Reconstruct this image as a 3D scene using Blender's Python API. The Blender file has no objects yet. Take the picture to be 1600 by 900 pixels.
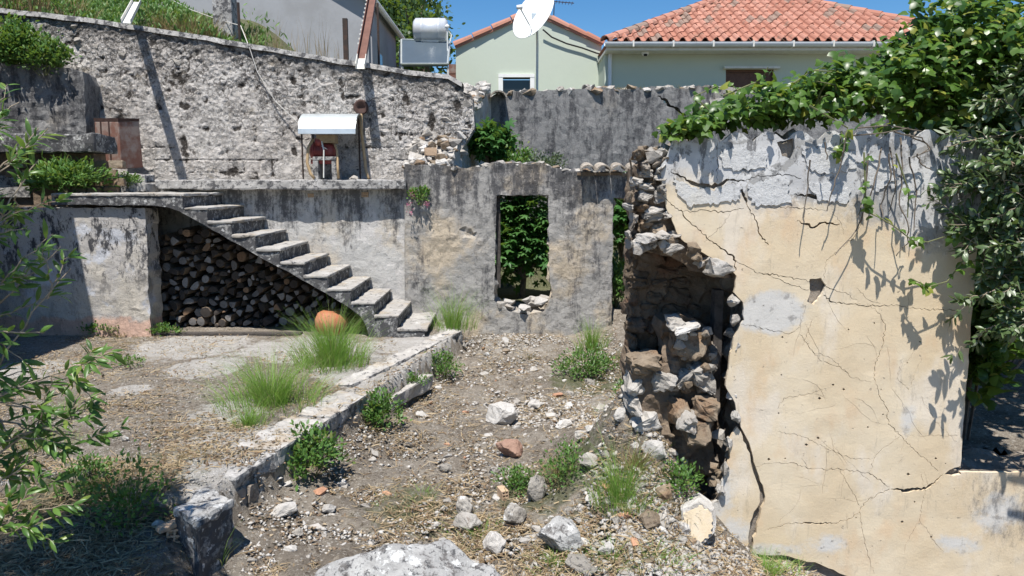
import bpy, bmesh, math, random
import numpy as np
from mathutils import Vector, Matrix, noise, geometry
R = math.radians
rng = random.Random(7)
nr = np.random.default_rng(7)
C = bpy.context.scene.collection
SC = bpy.context.scene

# ------------------------------------------------------------------ camera, world, sun, exposure
H = 1.87                       # eye height over the courtyard slab
F = 1150.0                     # focal length in pixels of a 1600 px wide frame
PITCH = math.atan(160 / F)
cp, sp = math.cos(PITCH), math.sin(PITCH)
cam = bpy.data.objects.new('camera', bpy.data.cameras.new('camera')); C.objects.link(cam)
cam.location = (0, 0, H); cam.rotation_euler = (R(90) - PITCH, 0, 0)
cam.data.sensor_width = 36; cam.data.lens = F * 36 / 1600
cam.data.clip_start = 0.05; cam.data.clip_end = 3000
SC.camera = cam
SUN = Vector((0.11, 0.43, -1.0)).normalized()          # direction the light travels
el = math.asin(-SUN.z); az = math.atan2(-SUN.x, -SUN.y)  # compass bearing of the sun (from +Y, clockwise)
world = bpy.data.worlds.new('World'); SC.world = world; world.use_nodes = True
wn = world.node_tree.nodes; wl = world.node_tree.links
sky = wn.new('ShaderNodeTexSky'); sky.sky_type = 'NISHITA'; sky.sun_disc = False
sky.sun_elevation = el; sky.sun_rotation = az
sky.altitude = 400; sky.air_density = 1.0; sky.dust_density = 0.15; sky.ozone_density = 3.5
bg = wn['Background']; bg.inputs['Strength'].default_value = 0.05
hs_ = wn.new('ShaderNodeHueSaturation'); hs_.inputs['Saturation'].default_value = 1.3; hs_.inputs['Value'].default_value = 1.75
wl.new(sky.outputs[0], hs_.inputs['Color']); 
tc_ = wn.new('ShaderNodeTexCoord'); mp_ = wn.new('ShaderNodeVectorMath'); mp_.operation = 'MULTIPLY'; mp_.inputs[1].default_value = (1.6, 1.6, 7.0)   # thin high cirrus, all round the sky
wl.new(tc_.outputs['Generated'], mp_.inputs[0]); cn_ = wn.new('ShaderNodeTexNoise'); cn_.inputs['Scale'].default_value = 1.7; cn_.inputs['Detail'].default_value = 7; cn_.inputs['Roughness'].default_value = .62; cn_.inputs['Distortion'].default_value = .6
wl.new(mp_.outputs[0], cn_.inputs['Vector']); cr_ = wn.new('ShaderNodeMapRange'); cr_.interpolation_type = 'SMOOTHSTEP'; cr_.inputs[1].default_value = .52; cr_.inputs[2].default_value = .80; cr_.inputs[4].default_value = .22
wl.new(cn_.outputs['Fac'], cr_.inputs[0]); cm_ = wn.new('ShaderNodeMix'); cm_.data_type = 'RGBA'; cm_.inputs[7].default_value = (9.5, 10.5, 12.0, 1)
wl.new(cr_.outputs[0], cm_.inputs[0]); wl.new(hs_.outputs[0], cm_.inputs[6]); wl.new(cm_.outputs[2], bg.inputs[0])
sl = bpy.data.lights.new('sun', 'SUN'); sl.energy = 5.0; sl.angle = R(0.53); sl.color = (1.0, 0.955, 0.89)
so = bpy.data.objects.new('sun', sl); C.objects.link(so)
so.rotation_euler = (-SUN).to_track_quat('Z', 'Y').to_euler(); so.location = (-6, -12, 30)
SC.view_settings.view_transform = 'Standard'; SC.view_settings.look = 'None'
SC.view_settings.exposure = 0.60; SC.view_settings.gamma = 1.0

# ------------------------------------------------------------------ measuring: photograph pixel -> place
def ray(px, py):
    x = (px - 800) / F; v = (450 - py) / F
    return x, cp + v * sp, -sp + v * cp
def P(px, py, Y):
    x, dy, dz = ray(px, py); t = Y / dy
    return Vector((x * t, Y, H + dz * t))
def G(px, py, z):
    x, dy, dz = ray(px, py); t = (z - H) / dz
    return Vector((x * t, dy * t, z))
def UV(px, py, Y):
    p = P(px, py, Y); return (p.x, p.z)
def UVs(pts, Y): return [UV(a, b, Y) for a, b in pts]
def mpp(Y): return Y / F       # metres per photograph pixel

# ------------------------------------------------------------------ objects
def tag(o, label=None, cat=None, group=None, kind=None):
    if label: o['label'] = label
    if cat: o['category'] = cat
    if group: o['group'] = group
    if kind: o['kind'] = kind
    return o
def thing(name, label, cat, loc=(0, 0, 0), rotz=0, group=None):
    o = bpy.data.objects.new(name, None); C.objects.link(o); o.empty_display_size = .1
    o.location = loc; o.rotation_euler = (0, 0, rotz)
    return tag(o, label, cat, group)
def link(name, me, parent=None, loc=None):
    o = bpy.data.objects.new(name, me); C.objects.link(o)
    if parent is not None:
        o.parent = parent
    if loc is not None: o.location = loc
    return o
def mesh(name, V, Fa, mats, smooth=False, fm=None):
    me = bpy.data.meshes.new(name)
    me.from_pydata([tuple(v) for v in V], [], [tuple(f) for f in Fa])
    for m in (mats if isinstance(mats, (list, tuple)) else [mats]): me.materials.append(m)
    if fm is not None: me.polygons.foreach_set('material_index', fm)
    if smooth: me.polygons.foreach_set('use_smooth', [True] * len(me.polygons))
    me.update(); return me
def npmesh(name, V, T, mat, smooth=False, attrs=None):
    """V (n,3), T (m,k) uniform polygons"""
    me = bpy.data.meshes.new(name); n, (m, k) = len(V), T.shape
    me.vertices.add(n); me.vertices.foreach_set('co', np.ascontiguousarray(V, np.float32).ravel())
    me.loops.add(m * k); me.loops.foreach_set('vertex_index', np.ascontiguousarray(T, np.int32).ravel())
    me.polygons.add(m); me.polygons.foreach_set('loop_start', np.arange(0, m * k, k, dtype=np.int32))
    try: me.polygons.foreach_set('loop_total', np.full(m, k, dtype=np.int32))
    except Exception: pass
    me.materials.append(mat)
    if smooth: me.polygons.foreach_set('use_smooth', np.ones(m, bool))
    if attrs:
        for a, d in attrs.items():
            at = me.attributes.new(a, 'FLOAT', 'POINT'); at.data.foreach_set('value', np.asarray(d, np.float32))
    me.update(calc_edges=True); me.validate(); return me
class MB:
    """collects simple solids into one mesh"""
    def __init__(s): s.V = []; s.F = []; s.M = []
    def add(s, V, Fa, m=0):
        o = len(s.V); s.V += [Vector(v) for v in V]; s.F += [[i + o for i in f] for f in Fa]; s.M += [m] * len(Fa); return s
    def box(s, a, b, m=0):
        x0, y0, z0 = a; x1, y1, z1 = b
        return s.add([(x0,y0,z0),(x1,y0,z0),(x1,y1,z0),(x0,y1,z0),(x0,y0,z1),(x1,y0,z1),(x1,y1,z1),(x0,y1,z1)],
              [(0,3,2,1),(4,5,6,7),(0,1,5,4),(1,2,6,5),(2,3,7,6),(3,0,4,7)], m)
    def prism(s, prof, d, m=0):
        """polygon profile (list of Vector) swept by vector d"""
        n = len(prof); d = Vector(d); V = [Vector(p) for p in prof] + [Vector(p) + d for p in prof]
        return s.add(V, [tuple(range(n))[::-1], tuple(range(n, 2 * n))] + [(i, (i + 1) % n, (i + 1) % n + n, i + n) for i in range(n)], m)
    def tube(s, pts, rad, k=6, m=0, cap=True):
        pts = [Vector(p) for p in pts]; n = len(pts)
        if not isinstance(rad, (list, tuple)): rad = [rad] * n
        V = []; up = Vector((0.13, 0.31, 0.94)); prev = None
        for i, p in enumerate(pts):
            t = (pts[min(i + 1, n - 1)] - pts[max(i - 1, 0)]).normalized()
            a = t.cross(up if prev is None else prev.cross(t)).normalized() if prev is None else (prev - t * prev.dot(t)).normalized()
            prev = a; b = t.cross(a)
            V += [p + (a * math.cos(2 * math.pi * j / k) + b * math.sin(2 * math.pi * j / k)) * rad[i] for j in range(k)]
        Fa = [(i * k + j, i * k + (j + 1) % k, (i + 1) * k + (j + 1) % k, (i + 1) * k + j) for i in range(n - 1) for j in range(k)]
        if cap: Fa += [tuple(range(k))[::-1], tuple(range((n - 1) * k, n * k))]
        return s.add(V, Fa, m)
    def lathe(s, prof, c=(0, 0, 0), k=20, axis='Z', m=0):
        V = []; c = Vector(c)
        for r, h in prof:
            for j in range(k):
                a = 2 * math.pi * j / k; q = (r * math.cos(a), r * math.sin(a), h)
                if axis == 'X': q = (q[2], q[0], q[1])
                if axis == 'Y': q = (q[0], q[2], q[1])
                V.append(c + Vector(q))
        n = len(prof)
        Fa = [(i * k + j, i * k + (j + 1) % k, (i + 1) * k + (j + 1) % k, (i + 1) * k + j) for i in range(n - 1) for j in range(k)]
        return s.add(V, Fa, m)
    def build(s, name, mats, parent=None, smooth=False, bevel=0, loc=None, seg=2):
        me = mesh(name, s.V, s.F, mats, smooth, s.M)
        if bevel:
            bm = bmesh.new(); bm.from_mesh(me)
            bmesh.ops.remove_doubles(bm, verts=bm.verts, dist=1e-5)
            bmesh.ops.bevel(bm, geom=[e for e in bm.edges if e.calc_face_angle(0) > .5], offset=bevel, segments=seg, affect='EDGES', profile=.6)
            bmesh.ops.recalc_face_normals(bm, faces=bm.faces); bm.to_mesh(me); bm.free()
        return link(name, me, parent, loc)
def fix_normals(me):
    bm = bmesh.new(); bm.from_mesh(me); bmesh.ops.recalc_face_normals(bm, faces=bm.faces); bm.to_mesh(me); bm.free()
def fbm(x, y, z=0.0, o=4): return noise.fractal(Vector((x, y, z)), 1.0, 2.1, o)
def roughen(o, cuts_len, amp, freq, keep=None):
    """subdivide a part's long edges and wear it with noise"""
    bm = bmesh.new(); bm.from_mesh(o.data)
    for _ in range(5):
        es = [e for e in bm.edges if e.calc_length() > cuts_len]
        if not es: break
        bmesh.ops.subdivide_edges(bm, edges=es, cuts=1, use_grid_fill=True)
    bmesh.ops.triangulate(bm, faces=[f for f in bm.faces if len(f.verts) > 4])
    bm.normal_update()
    for v in bm.verts:
        w = v.co * freq
        d = fbm(w.x, w.y, w.z, 4)
        v.co += v.normal * d * amp
    bm.to_mesh(o.data); bm.free(); return o

# ------------------------------------------------------------------ materials
class Mat:
    def __init__(s, name):
        s.m = bpy.data.materials.new(name); s.m.use_nodes = True
        s.t = s.m.node_tree; s.n = s.t.nodes; s.l = s.t.links
        s.b = s.n['Principled BSDF']; s.out = s.n['Material Output']
        s.b.inputs['Specular IOR Level'].default_value = .25
        g = s.n.new('ShaderNodeNewGeometry'); s.pos = g.outputs['Position']; s.nor = g.outputs['Normal']
        s.h = []
    def oi(s):
        return s.n.new('ShaderNodeObjectInfo').outputs['Random']
    def objco(s): return s.n.new('ShaderNodeTexCoord').outputs['Object']
    def attr(s, name):
        a = s.n.new('ShaderNodeAttribute'); a.attribute_name = name; return a.outputs['Fac']
    def scalev(s, v, sc):
        a = s.n.new('ShaderNodeVectorMath'); a.operation = 'MULTIPLY'; s.l.new(v, a.inputs[0]); a.inputs[1].default_value = sc; return a.outputs[0]
    def noise(s, scale, detail=5, rough=.6, vec=None, dist=0.0, w=None):
        a = s.n.new('ShaderNodeTexNoise'); a.inputs['Scale'].default_value = scale; a.inputs['Detail'].default_value = detail
        a.inputs['Roughness'].default_value = rough; a.inputs['Distortion'].default_value = dist
        s.l.new(vec if vec is not None else s.pos, a.inputs['Vector']); return a.outputs['Fac']
    def voro(s, scale, feat='F1', vec=None, out='Distance', rnd=1.0):
        a = s.n.new('ShaderNodeTexVoronoi'); a.feature = feat; a.inputs['Scale'].default_value = scale; a.inputs['Randomness'].default_value = rnd
        s.l.new(vec if vec is not None else s.pos, a.inputs['Vector']); return a.outputs[out]
    def ramp(s, fac, lo, hi, a=0.0, b=1.0):
        r = s.n.new('ShaderNodeMapRange'); r.interpolation_type = 'SMOOTHSTEP'
        s.l.new(fac, r.inputs[0]); r.inputs[1].default_value = lo; r.inputs[2].default_value = hi; r.inputs[3].default_value = a; r.inputs[4].default_value = b
        return r.outputs[0]
    def col(s, c):
        r = s.n.new('ShaderNodeRGB'); r.outputs[0].default_value = (*c, 1); return r.outputs[0]
    def mix(s, fac, a, b, mode='MIX'):
        r = s.n.new('ShaderNodeMix'); r.data_type = 'RGBA'; r.blend_type = mode
        for i, v in ((0, fac), (6, a), (7, b)):
            if isinstance(v, (int, float)): r.inputs[i].default_value = v
            elif isinstance(v, tuple): r.inputs[i].default_value = (*v, 1)
            else: s.l.new(v, r.inputs[i])
        return r.outputs[2]
    def math(s, op, a, b=None, c=None, clamp=False):
        r = s.n.new('ShaderNodeMath'); r.operation = op; r.use_clamp = clamp
        for i, v in enumerate((a, b, c)):
            if v is None: continue
            if isinstance(v, (int, float)): r.inputs[i].default_value = v
            else: s.l.new(v, r.inputs[i])
        return r.outputs[0]
    def bump(s, h, strength, dist):
        r = s.n.new('ShaderNodeBump'); r.inputs['Strength'].default_value = strength; r.inputs['Distance'].default_value = dist
        s.l.new(h, r.inputs['Height'])
        if s.h: s.l.new(s.h[-1], r.inputs['Normal'])
        s.h.append(r.outputs[0])
    def end(s, color, rough=.9, metal=0.0, spec=None):
        if isinstance(color, tuple): s.b.inputs['Base Color'].default_value = (*color, 1)
        else: s.l.new(color, s.b.inputs['Base Color'])
        if isinstance(rough, (int, float)): s.b.inputs['Roughness'].default_value = rough
        else: s.l.new(rough, s.b.inputs['Roughness'])
        s.b.inputs['Metallic'].default_value = metal
        if spec is not None: s.b.inputs['Specular IOR Level'].default_value = spec
        if s.h: s.l.new(s.h[-1], s.b.inputs['Normal'])
        return s.m

def m_plaster(name, base, warm, dark, darkness=.5, warmth=.5, streak=1.0, bump=1.0, pale=None, zt=None):
    """old lime plaster: ochre patches, black mould in streaks and spots, pitted"""
    m = Mat(name)
    c = m.mix(m.ramp(m.noise(1.6, 5, .62), .62 - .25 * warmth, .80 - .25 * warmth), base, warm)
    if pale: c = m.mix(m.ramp(m.noise(2.7, 6, .7, m.scalev(m.pos, (1.1, 1, .9))), .52, .62), c, pale)
    st = m.noise(2.4, 7, .72, m.scalev(m.pos, (2.0, 2.0, .55 / max(streak, .2))))
    st2 = m.noise(13, 7, .8, m.scalev(m.pos, (1, 1, .6)))
    if zt:
        z = m.n.new('ShaderNodeSeparateXYZ'); m.l.new(m.pos, z.inputs[0]); st = m.math('ADD', st, m.ramp(z.outputs[2], zt - 1.1, zt, -.06, .13))
    k = m.ramp(m.math('MULTIPLY_ADD', st2, .55, m.math('MULTIPLY', st, .75)), .86 - .34 * darkness, 1.0 - .30 * darkness)
    c = m.mix(m.math('MULTIPLY', k, .86), c, dark)
    sp_ = m.ramp(m.noise(34, 4, .7), .60, .68)
    c = m.mix(m.math('MULTIPLY', sp_, .55), c, dark)
    c = m.mix(m.math('MULTIPLY', m.ramp(m.noise(46, 3, .7), .62, .70), .5), c, (.50, .48, .45))
    c = m.mix(.35, c, m.mix(m.noise(120, 3, .8), (.10, .10, .10), (1., 1., 1.)), 'OVERLAY')
    m.bump(m.noise(14, 8, .7), .6 * bump, .03)
    m.bump(m.noise(70, 5, .75), .55 * bump, .012)
    return m.end(c, .95, spec=.12)
M = {}
M['plaster_front'] = m_plaster('ruin_plaster', (.31, .298, .28), (.42, .355, .27), (.05, .05, .055), .76, .65, 1.8, 1.0, None, 2.2)
M['plaster_back'] = m_plaster('back_plaster', (.215, .212, .208), (.30, .275, .24), (.05, .05, .055), .80, .25, 1.5)
M['plaster_stair'] = m_plaster('stair_wall_plaster', (.44, .43, .41), (.50, .45, .38), (.055, .055, .06), .60, .45, 2.2, 1.0, (.52, .50, .48), 1.8)

def m_lower():
    m = Mat('lower_wall_plaster')
    base = (.40, .38, .36)
    c = m.mix(m.ramp(m.noise(2.0, 5, .6), .45, .62), base, (.46, .425, .37))
    c = m.mix(m.ramp(m.noise(3.5, 5, .6), .55, .64), c, (.46, .47, .50))
    z = m.n.new('ShaderNodeSeparateXYZ'); m.l.new(m.pos, z.inputs[0])
    zz = m.math('MULTIPLY_ADD', m.noise(3, 5, .6), .34, z.outputs[2])
    c = m.mix(m.ramp(zz, .42, .36), c, (.50, .345, .275))
    k = m.ramp(m.noise(5, 8, .78, m.scalev(m.pos, (1.6, 1, .7))), .50, .58)
    up = m.ramp(zz, .5, 1.3, .25, 1.0)
    c = m.mix(m.math('MULTIPLY', k, up), c, (.06, .06, .065))
    c = m.mix(m.math('MULTIPLY', m.ramp(m.noise(40, 4, .7), .60, .66), .7), c, (.10, .095, .09))
    c = m.mix(.3, c, m.mix(m.noise(120, 3, .8), (.10, .10, .10), (1., 1., 1.)), 'OVERLAY')
    m.bump(m.noise(9, 8, .7), .6, .03); m.bump(m.noise(60, 5, .75), .5, .012)
    return m.end(c, .95, spec=.12)
M['plaster_lower'] = m_lower()

def m_render():
    """crumbling cement render of the retaining wall; pits and crevices are darker"""
    m = Mat('crumbling_render'); pit = m.attr('pit')
    c = m.mix(m.ramp(m.noise(1.3, 5, .6), .4, .65), (.67, .62, .57), (.77, .73, .685))
    c = m.mix(m.ramp(m.noise(4, 7, .75), .54, .62), c, (.42, .40, .38))
    c = m.mix(m.math('MULTIPLY', m.ramp(m.noise(2.2, 6, .7), .58, .68), .7), c, (.40, .335, .25))
    w = m.n.new('ShaderNodeVectorMath'); w.operation = 'MULTIPLY_ADD'; tn = m.n.new('ShaderNodeTexNoise'); tn.inputs['Scale'].default_value = 9; tn.inputs['Detail'].default_value = 4
    m.l.new(m.pos, tn.inputs['Vector']); m.l.new(tn.outputs['Color'], w.inputs[0]); w.inputs[1].default_value = (.16, .16, .16); m.l.new(m.pos, w.inputs[2])
    e1 = m.voro(10, 'DISTANCE_TO_EDGE', w.outputs[0]); e2 = m.voro(24, 'DISTANCE_TO_EDGE', w.outputs[0])
    pres = m.ramp(m.noise(3.1, 5, .65), .42, .58)
    k1 = m.math('MULTIPLY', m.ramp(e1, .10, .03), pres); k2 = m.math('MULTIPLY', m.ramp(e2, .16, .05), m.ramp(m.noise(5.3, 5, .7), .48, .58))
    top = m.attr('top')
    k = m.math('MAXIMUM', k1, k2); k = m.math('MULTIPLY', k, m.ramp(top, -.6, .5, .40, .95))
    c = m.mix(m.math('MULTIPLY', k, .8), c, (.085, .074, .066))
    c = m.mix(m.ramp(m.math('MULTIPLY_ADD', m.noise(24, 6, .75), .7, pit), .88, 1.08), c, (.08, .07, .062))
    c = m.mix(m.math('MULTIPLY', m.ramp(m.math('MULTIPLY_ADD', m.noise(7, 7, .78), 1.5, top), 1.36, 1.7), .7), c, (.10, .096, .092))
    c = m.mix(m.math('MULTIPLY', m.ramp(m.noise(19, 6, .8), .575, .62), .75), c, (.09, .08, .072))
    c = m.mix(m.math('MULTIPLY', m.ramp(m.noise(33, 5, .8), .58, .64), .7), c, (.62, .60, .575))
    c = m.mix(.35, c, m.mix(m.noise(90, 3, .8), (.1, .1, .1), (1., 1., 1.)), 'OVERLAY')
    m.bump(m.math('SUBTRACT', 1.0, k), 1.0, .045); m.bump(m.noise(30, 8, .85), 1.0, .05); m.bump(m.noise(80, 5, .75), .6, .018)
    return m.end(c, .95, spec=.1)
M['render'] = m_render()

def m_cream():
    m = Mat('cream_plaster'); g = m.attr('grey'); gp = m.attr('patch'); red = m.attr('red')
    c = m.mix(m.ramp(m.noise(1.5, 4, .55), .38, .66), (.575, .465, .32), (.63, .535, .395))
    c = m.mix(m.math('MULTIPLY', m.ramp(m.noise(2.3, 4, .6, m.scalev(m.pos, (1.2, 1, .7))), .54, .70), .7), c, (.575, .415, .265))
    c = m.mix(m.math('MULTIPLY', m.ramp(m.noise(2.9, 4, .6, m.scalev(m.pos, (1.3, 1, .6))), .50, .68), .75), c, (.64, .57, .475))
    # weathered crown of the wall: whitewash over grey cement, flaking
    gm = m.ramp(m.math('MULTIPLY_ADD', m.noise(3.2, 7, .7), 1.0, g), .98, 1.32)
    flake = m.ramp(m.noise(5.5, 7, .62, None, .6), .525, .545)
    wcol = m.mix(m.ramp(m.noise(3, 4, .6), .4, .62), (.42, .42, .42), (.56, .555, .545))
    wcol = m.mix(m.math('MULTIPLY', flake, .8), wcol, (.27, .265, .255))
    wcol = m.mix(m.math('MULTIPLY', m.ramp(m.noise(7, 8, .8, m.scalev(m.pos, (1.6, 1, .5))), .53, .60), .8), wcol, (.085, .085, .09))
    wcol = m.mix(m.math('MULTIPLY', m.ramp(m.noise(19, 6, .75), .57, .62), .8), wcol, (.13, .13, .13))
    c = m.mix(gm, c, wcol)
    pm = m.ramp(m.math('MULTIPLY_ADD', m.noise(9, 6, .7), .7, gp), .70, .95)
    pc = m.mix(m.ramp(m.noise(12, 6, .7), .54, .64), (.54, .52, .485), (.33, .315, .295))
    c = m.mix(pm, c, pc)
    mo = m.ramp(m.math('MULTIPLY_ADD', m.noise(13, 8, .85, m.scalev(m.pos, (1.5, 1, .6))), 1.9, m.attr('mould')), 1.32, 1.85)
    c = m.mix(m.math('MULTIPLY', mo, .8), c, (.10, .10, .105))
    c = m.mix(m.ramp(red, .45, .55), c, (.44, .23, .17))
    pits = m.ramp(m.noise(24, 5, .65), .665, .70)
    c = m.mix(m.math('MULTIPLY', pits, .65), c, (.23, .20, .165))
    c = m.mix(.16, c, m.mix(m.noise(150, 3, .8), (.1, .1, .1), (1., 1., 1.)), 'OVERLAY')
    c = m.mix(m.math('MULTIPLY', m.ramp(m.noise(6, 8, .8, m.scalev(m.pos, (2.2, 1, .45))), .56, .66), .35), c, (.30, .255, .20))
    m.bump(m.noise(5, 5, .5), .4, .012); m.bump(m.noise(60, 6, .75), .35, .008); m.bump(m.math('SUBTRACT', 1.0, pits), .5, .01)
    return m.end(c, .92, spec=.15)
M['cream'] = m_cream()
M['whitewash'] = m_plaster('whitewash_skin', (.50, .50, .495), (.53, .50, .44), (.10, .10, .105), .42, .4, 1.5, .7)

def m_stone(name, a, b, dirt, dirtiness=.5, lich=.0, rnd=True, warm=None, fine=1.0):
    m = Mat(name); r = m.oi()
    c = m.mix(m.ramp(m.noise(7, 5, .6), .38, .66), a, b)
    if rnd: c = m.mix(m.math('MULTIPLY', r, .7), c, tuple(.62 * x for x in a))
    if warm: c = m.mix(m.math('MULTIPLY', m.ramp(m.noise(4, 5, .6), .48, .64), .85), c, warm)
    c = m.mix(m.math('MULTIPLY', m.ramp(m.noise(16, 7, .75), .66 - .2 * dirtiness, .76 - .2 * dirtiness), .8), c, dirt)
    if lich:
        c = m.mix(m.math('MULTIPLY', m.ramp(m.noise(9, 6, .68), .66 - .2 * lich, .70 - .2 * lich), .9), c, (.60, .60, .585))
        c = m.mix(m.math('MULTIPLY', m.ramp(m.noise(31, 6, .75), .55, .60), .85), c, (.06, .06, .063))
    c = m.mix(.3, c, m.mix(m.noise(110, 3, .8), (.1, .1, .1), (1., 1., 1.)), 'OVERLAY')
    m.bump(m.noise(16, 8, .72), .8 * fine, .03); m.bump(m.noise(85, 5, .75), .5 * fine, .01)
    return m.end(c, .93, spec=.15)
M['limestone'] = m_stone('limestone', (.40, .37, .33), (.50, .475, .44), (.17, .14, .115), .55)
M['limestone_white'] = m_stone('white_limestone', (.50, .475, .44), (.57, .55, .52), (.24, .20, .165), .35)
M['limestone_grey'] = m_stone('grey_limestone', (.33, .305, .27), (.42, .395, .355), (.13, .12, .11), .5, .35)
M['stone_warm'] = m_stone('earthy_stone', (.245, .19, .135), (.33, .27, .205), (.10, .07, .05), .6, 0, True, (.24, .155, .095))
M['stone_red'] = m_stone('reddish_stone', (.36, .22, .165), (.44, .29, .22), (.17, .10, .08), .45)
M['boulder'] = m_stone('lichened_boulder', (.32, .315, .305), (.43, .425, .41), (.085, .075, .07), .78, .5, False)
M['mortar'] = m_stone('earth_mortar', (.15, .112, .08), (.22, .17, .125), (.11, .085, .065), .5, 0, False)
M['rubble_core'] = m_stone('rubble_core', (.22, .185, .15), (.30, .265, .225), (.11, .09, .075), .6, 0, False)
M['stone_shade'] = m_stone('shaded_earthy_stone', (.135, .10, .07), (.20, .16, .12), (.06, .042, .03), .6, 0, True, (.15, .085, .055))  # darker copy of the earthy stone, the niche's shade put into its colour
M['potclay'] = m_stone('fired_clay', (.36, .135, .07), (.42, .185, .11), (.16, .085, .055), .55, 0, False, None, .4)
M['terracotta_shard'] = m_stone('terracotta_shard', (.55, .30, .19), (.60, .36, .24), (.25, .15, .11), .25)

def m_concrete(name, a, b, mould, white=.4, warm=None):
    m = Mat(name)
    c = m.mix(m.ramp(m.noise(5, 6, .65), .38, .66), a, b)
    if warm: c = m.mix(m.math('MULTIPLY', m.ramp(m.noise(3, 5, .6), .5, .65), .8), c, warm)
    c = m.mix(m.math('MULTIPLY', m.ramp(m.noise(11, 7, .75), .62 - .25 * mould, .72 - .25 * mould), .88), c, (.052, .052, .056))
    c = m.mix(m.math('MULTIPLY', m.ramp(m.noise(14, 5, .6), .70 - .25 * white, .73 - .25 * white), .7), c, (.50, .50, .49))
    c = m.mix(.4, c, m.mix(m.noise(95, 3, .8), (.1, .1, .1), (1., 1., 1.)), 'OVERLAY')
    m.bump(m.noise(20, 8, .7), .6, .02); m.bump(m.noise(90, 4, .75), .5, .008)
    return m.end(c, .94, spec=.14)
M['concrete'] = m_concrete('weathered_concrete', (.26, .255, .245), (.35, .34, .325), .55, .3)
M['stringer'] = m_concrete('lichened_concrete', (.21, .21, .205), (.30, .295, .285), .86, .38)
M['tread'] = m_concrete('worn_tread', (.31, .295, .275), (.39, .375, .35), .32, .2, (.31, .265, .205))
M['kerb'] = m_concrete('kerb_concrete', (.35, .33, .305), (.44, .42, .39), .30, .15, (.33, .275, .21))
M['slab'] = m_concrete('slab_concrete', (.30, .29, .275), (.40, .385, .365), .58, .35)

def m_ground():
    m = Mat('dry_ground'); conc = m.attr('conc'); weed = m.attr('weed'); rub = m.attr('rub')
    n1 = m.noise(2.2, 6, .65); n2 = m.noise(13, 7, .75)
    c = m.mix(m.ramp(n1, .36, .64), (.20, .17, .137), (.315, .277, .23))
    c = m.mix(m.ramp(n2, .50, .68), c, (.40, .35, .285))
    c = m.mix(m.math('MULTIPLY', m.ramp(m.noise(15, 7, .8), .54, .62), .8), c, (.085, .065, .048))
    c = m.mix(m.math('MULTIPLY', m.ramp(m.noise(36, 5, .75), .565, .62), .85), c, (.55, .515, .46))
    rk = m.ramp(m.math('MULTIPLY_ADD', m.noise(11, 8, .78), 1.2, rub), 1.05, 1.35)
    c = m.mix(m.math('MULTIPLY', rk, .8), c, m.mix(m.ramp(m.noise(17, 6, .7), .42, .58), (.30, .26, .21), (.46, .43, .385)))
    ck = m.ramp(m.math('MULTIPLY_ADD', m.noise(4.5, 8, .72), 1.1, conc), .98, 1.16)
    cc = m.mix(m.ramp(m.noise(6, 6, .65), .4, .62), (.47, .445, .41), (.56, .535, .50))
    cc = m.mix(m.math('MULTIPLY', m.ramp(m.noise(22, 6, .75), .54, .64), .75), cc, (.30, .25, .19))
    c = m.mix(ck, c, cc)
    c = m.mix(m.math('MULTIPLY', m.ramp(m.math('MULTIPLY_ADD', m.noise(7, 6, .7), .8, weed), .85, 1.15), .8), c, (.10, .115, .05))
    c = m.mix(.3, c, m.mix(m.noise(130, 3, .8), (.1, .1, .1), (1., 1., 1.)), 'OVERLAY')
    m.bump(m.noise(24, 8, .8), 1.0, .05); m.bump(m.noise(100, 4, .75), .6, .014)
    return m.end(c, .96, spec=.1)
M['ground'] = m_ground()

def m_leaf(name, dark, light, yellow=None, yk=.06, gloss=.35, trans=.32, back=None):
    m = Mat(name)
    r = m.math('FRACT', m.math('ADD', m.attr('rnd'), m.oi()))
    c = m.mix(r, dark, light)
    if yellow: c = m.mix(m.ramp(m.math('FRACT', m.math('MULTIPLY', r, 7.31)), 1 - yk, 1 - yk + .02), c, yellow)
    c = m.mix(m.math('MULTIPLY', m.noise(30, 3, .6), .35), c, tuple(.55 * x for x in dark))
    m.l.new(c, m.b.inputs['Base Color']); m.b.inputs['Roughness'].default_value = gloss
    m.b.inputs['Specular IOR Level'].default_value = .45
    tr = m.n.new('ShaderNodeBsdfTranslucent'); m.l.new(m.mix(.5, c, (.30, .42, .04)), tr.inputs[0])
    mx = m.n.new('ShaderNodeMixShader'); mx.inputs[0].default_value = trans
    m.l.new(m.b.outputs[0], mx.inputs[1]); m.l.new(tr.outputs[0], mx.inputs[2]); m.l.new(mx.outputs[0], m.out.inputs[0])
    return m.m
M['ivy'] = m_leaf('ivy_leaf', (.04, .10, .018), (.13, .235, .04), (.30, .32, .06), .08, .36, .38)
M['olive'] = m_leaf('olive_leaf', (.055, .095, .035), (.125, .185, .08), (.32, .36, .26), .12, .36, .22)
M['lance'] = m_leaf('lance_leaf', (.055, .13, .025), (.14, .26, .055), (.19, .26, .05), .08, .38)
M['fig'] = m_leaf('fig_leaf', (.04, .13, .03), (.10, .23, .06), None, 0, .45)
M['weed'] = m_leaf('weed_leaf', (.06, .145, .03), (.14, .27, .06), (.22, .25, .07), .08, .5)
M['greygreen'] = m_leaf('grey_green_leaf', (.095, .135, .085), (.17, .21, .14), None, 0, .6, .2)
M['grass'] = m_leaf('grass_blade', (.17, .34, .05), (.32, .52, .12), (.42, .37, .20), .14, .5, .45)
M['straw'] = m_leaf('straw', (.30, .215, .12), (.48, .375, .235), (.19, .115, .065), .25, .7, .15)
M['drygrass'] = m_leaf('dry_grass', (.24, .165, .085), (.40, .29, .155), (.19, .20, .07), .2, .7, .2)
M['deadleaf'] = m_leaf('dead_leaf', (.10, .065, .04), (.26, .18, .11), (.38, .30, .20), .2, .7, .1)
M['tree'] = m_leaf('far_leaf', (.03, .07, .02), (.075, .135, .035), None, 0, .5)
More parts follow.
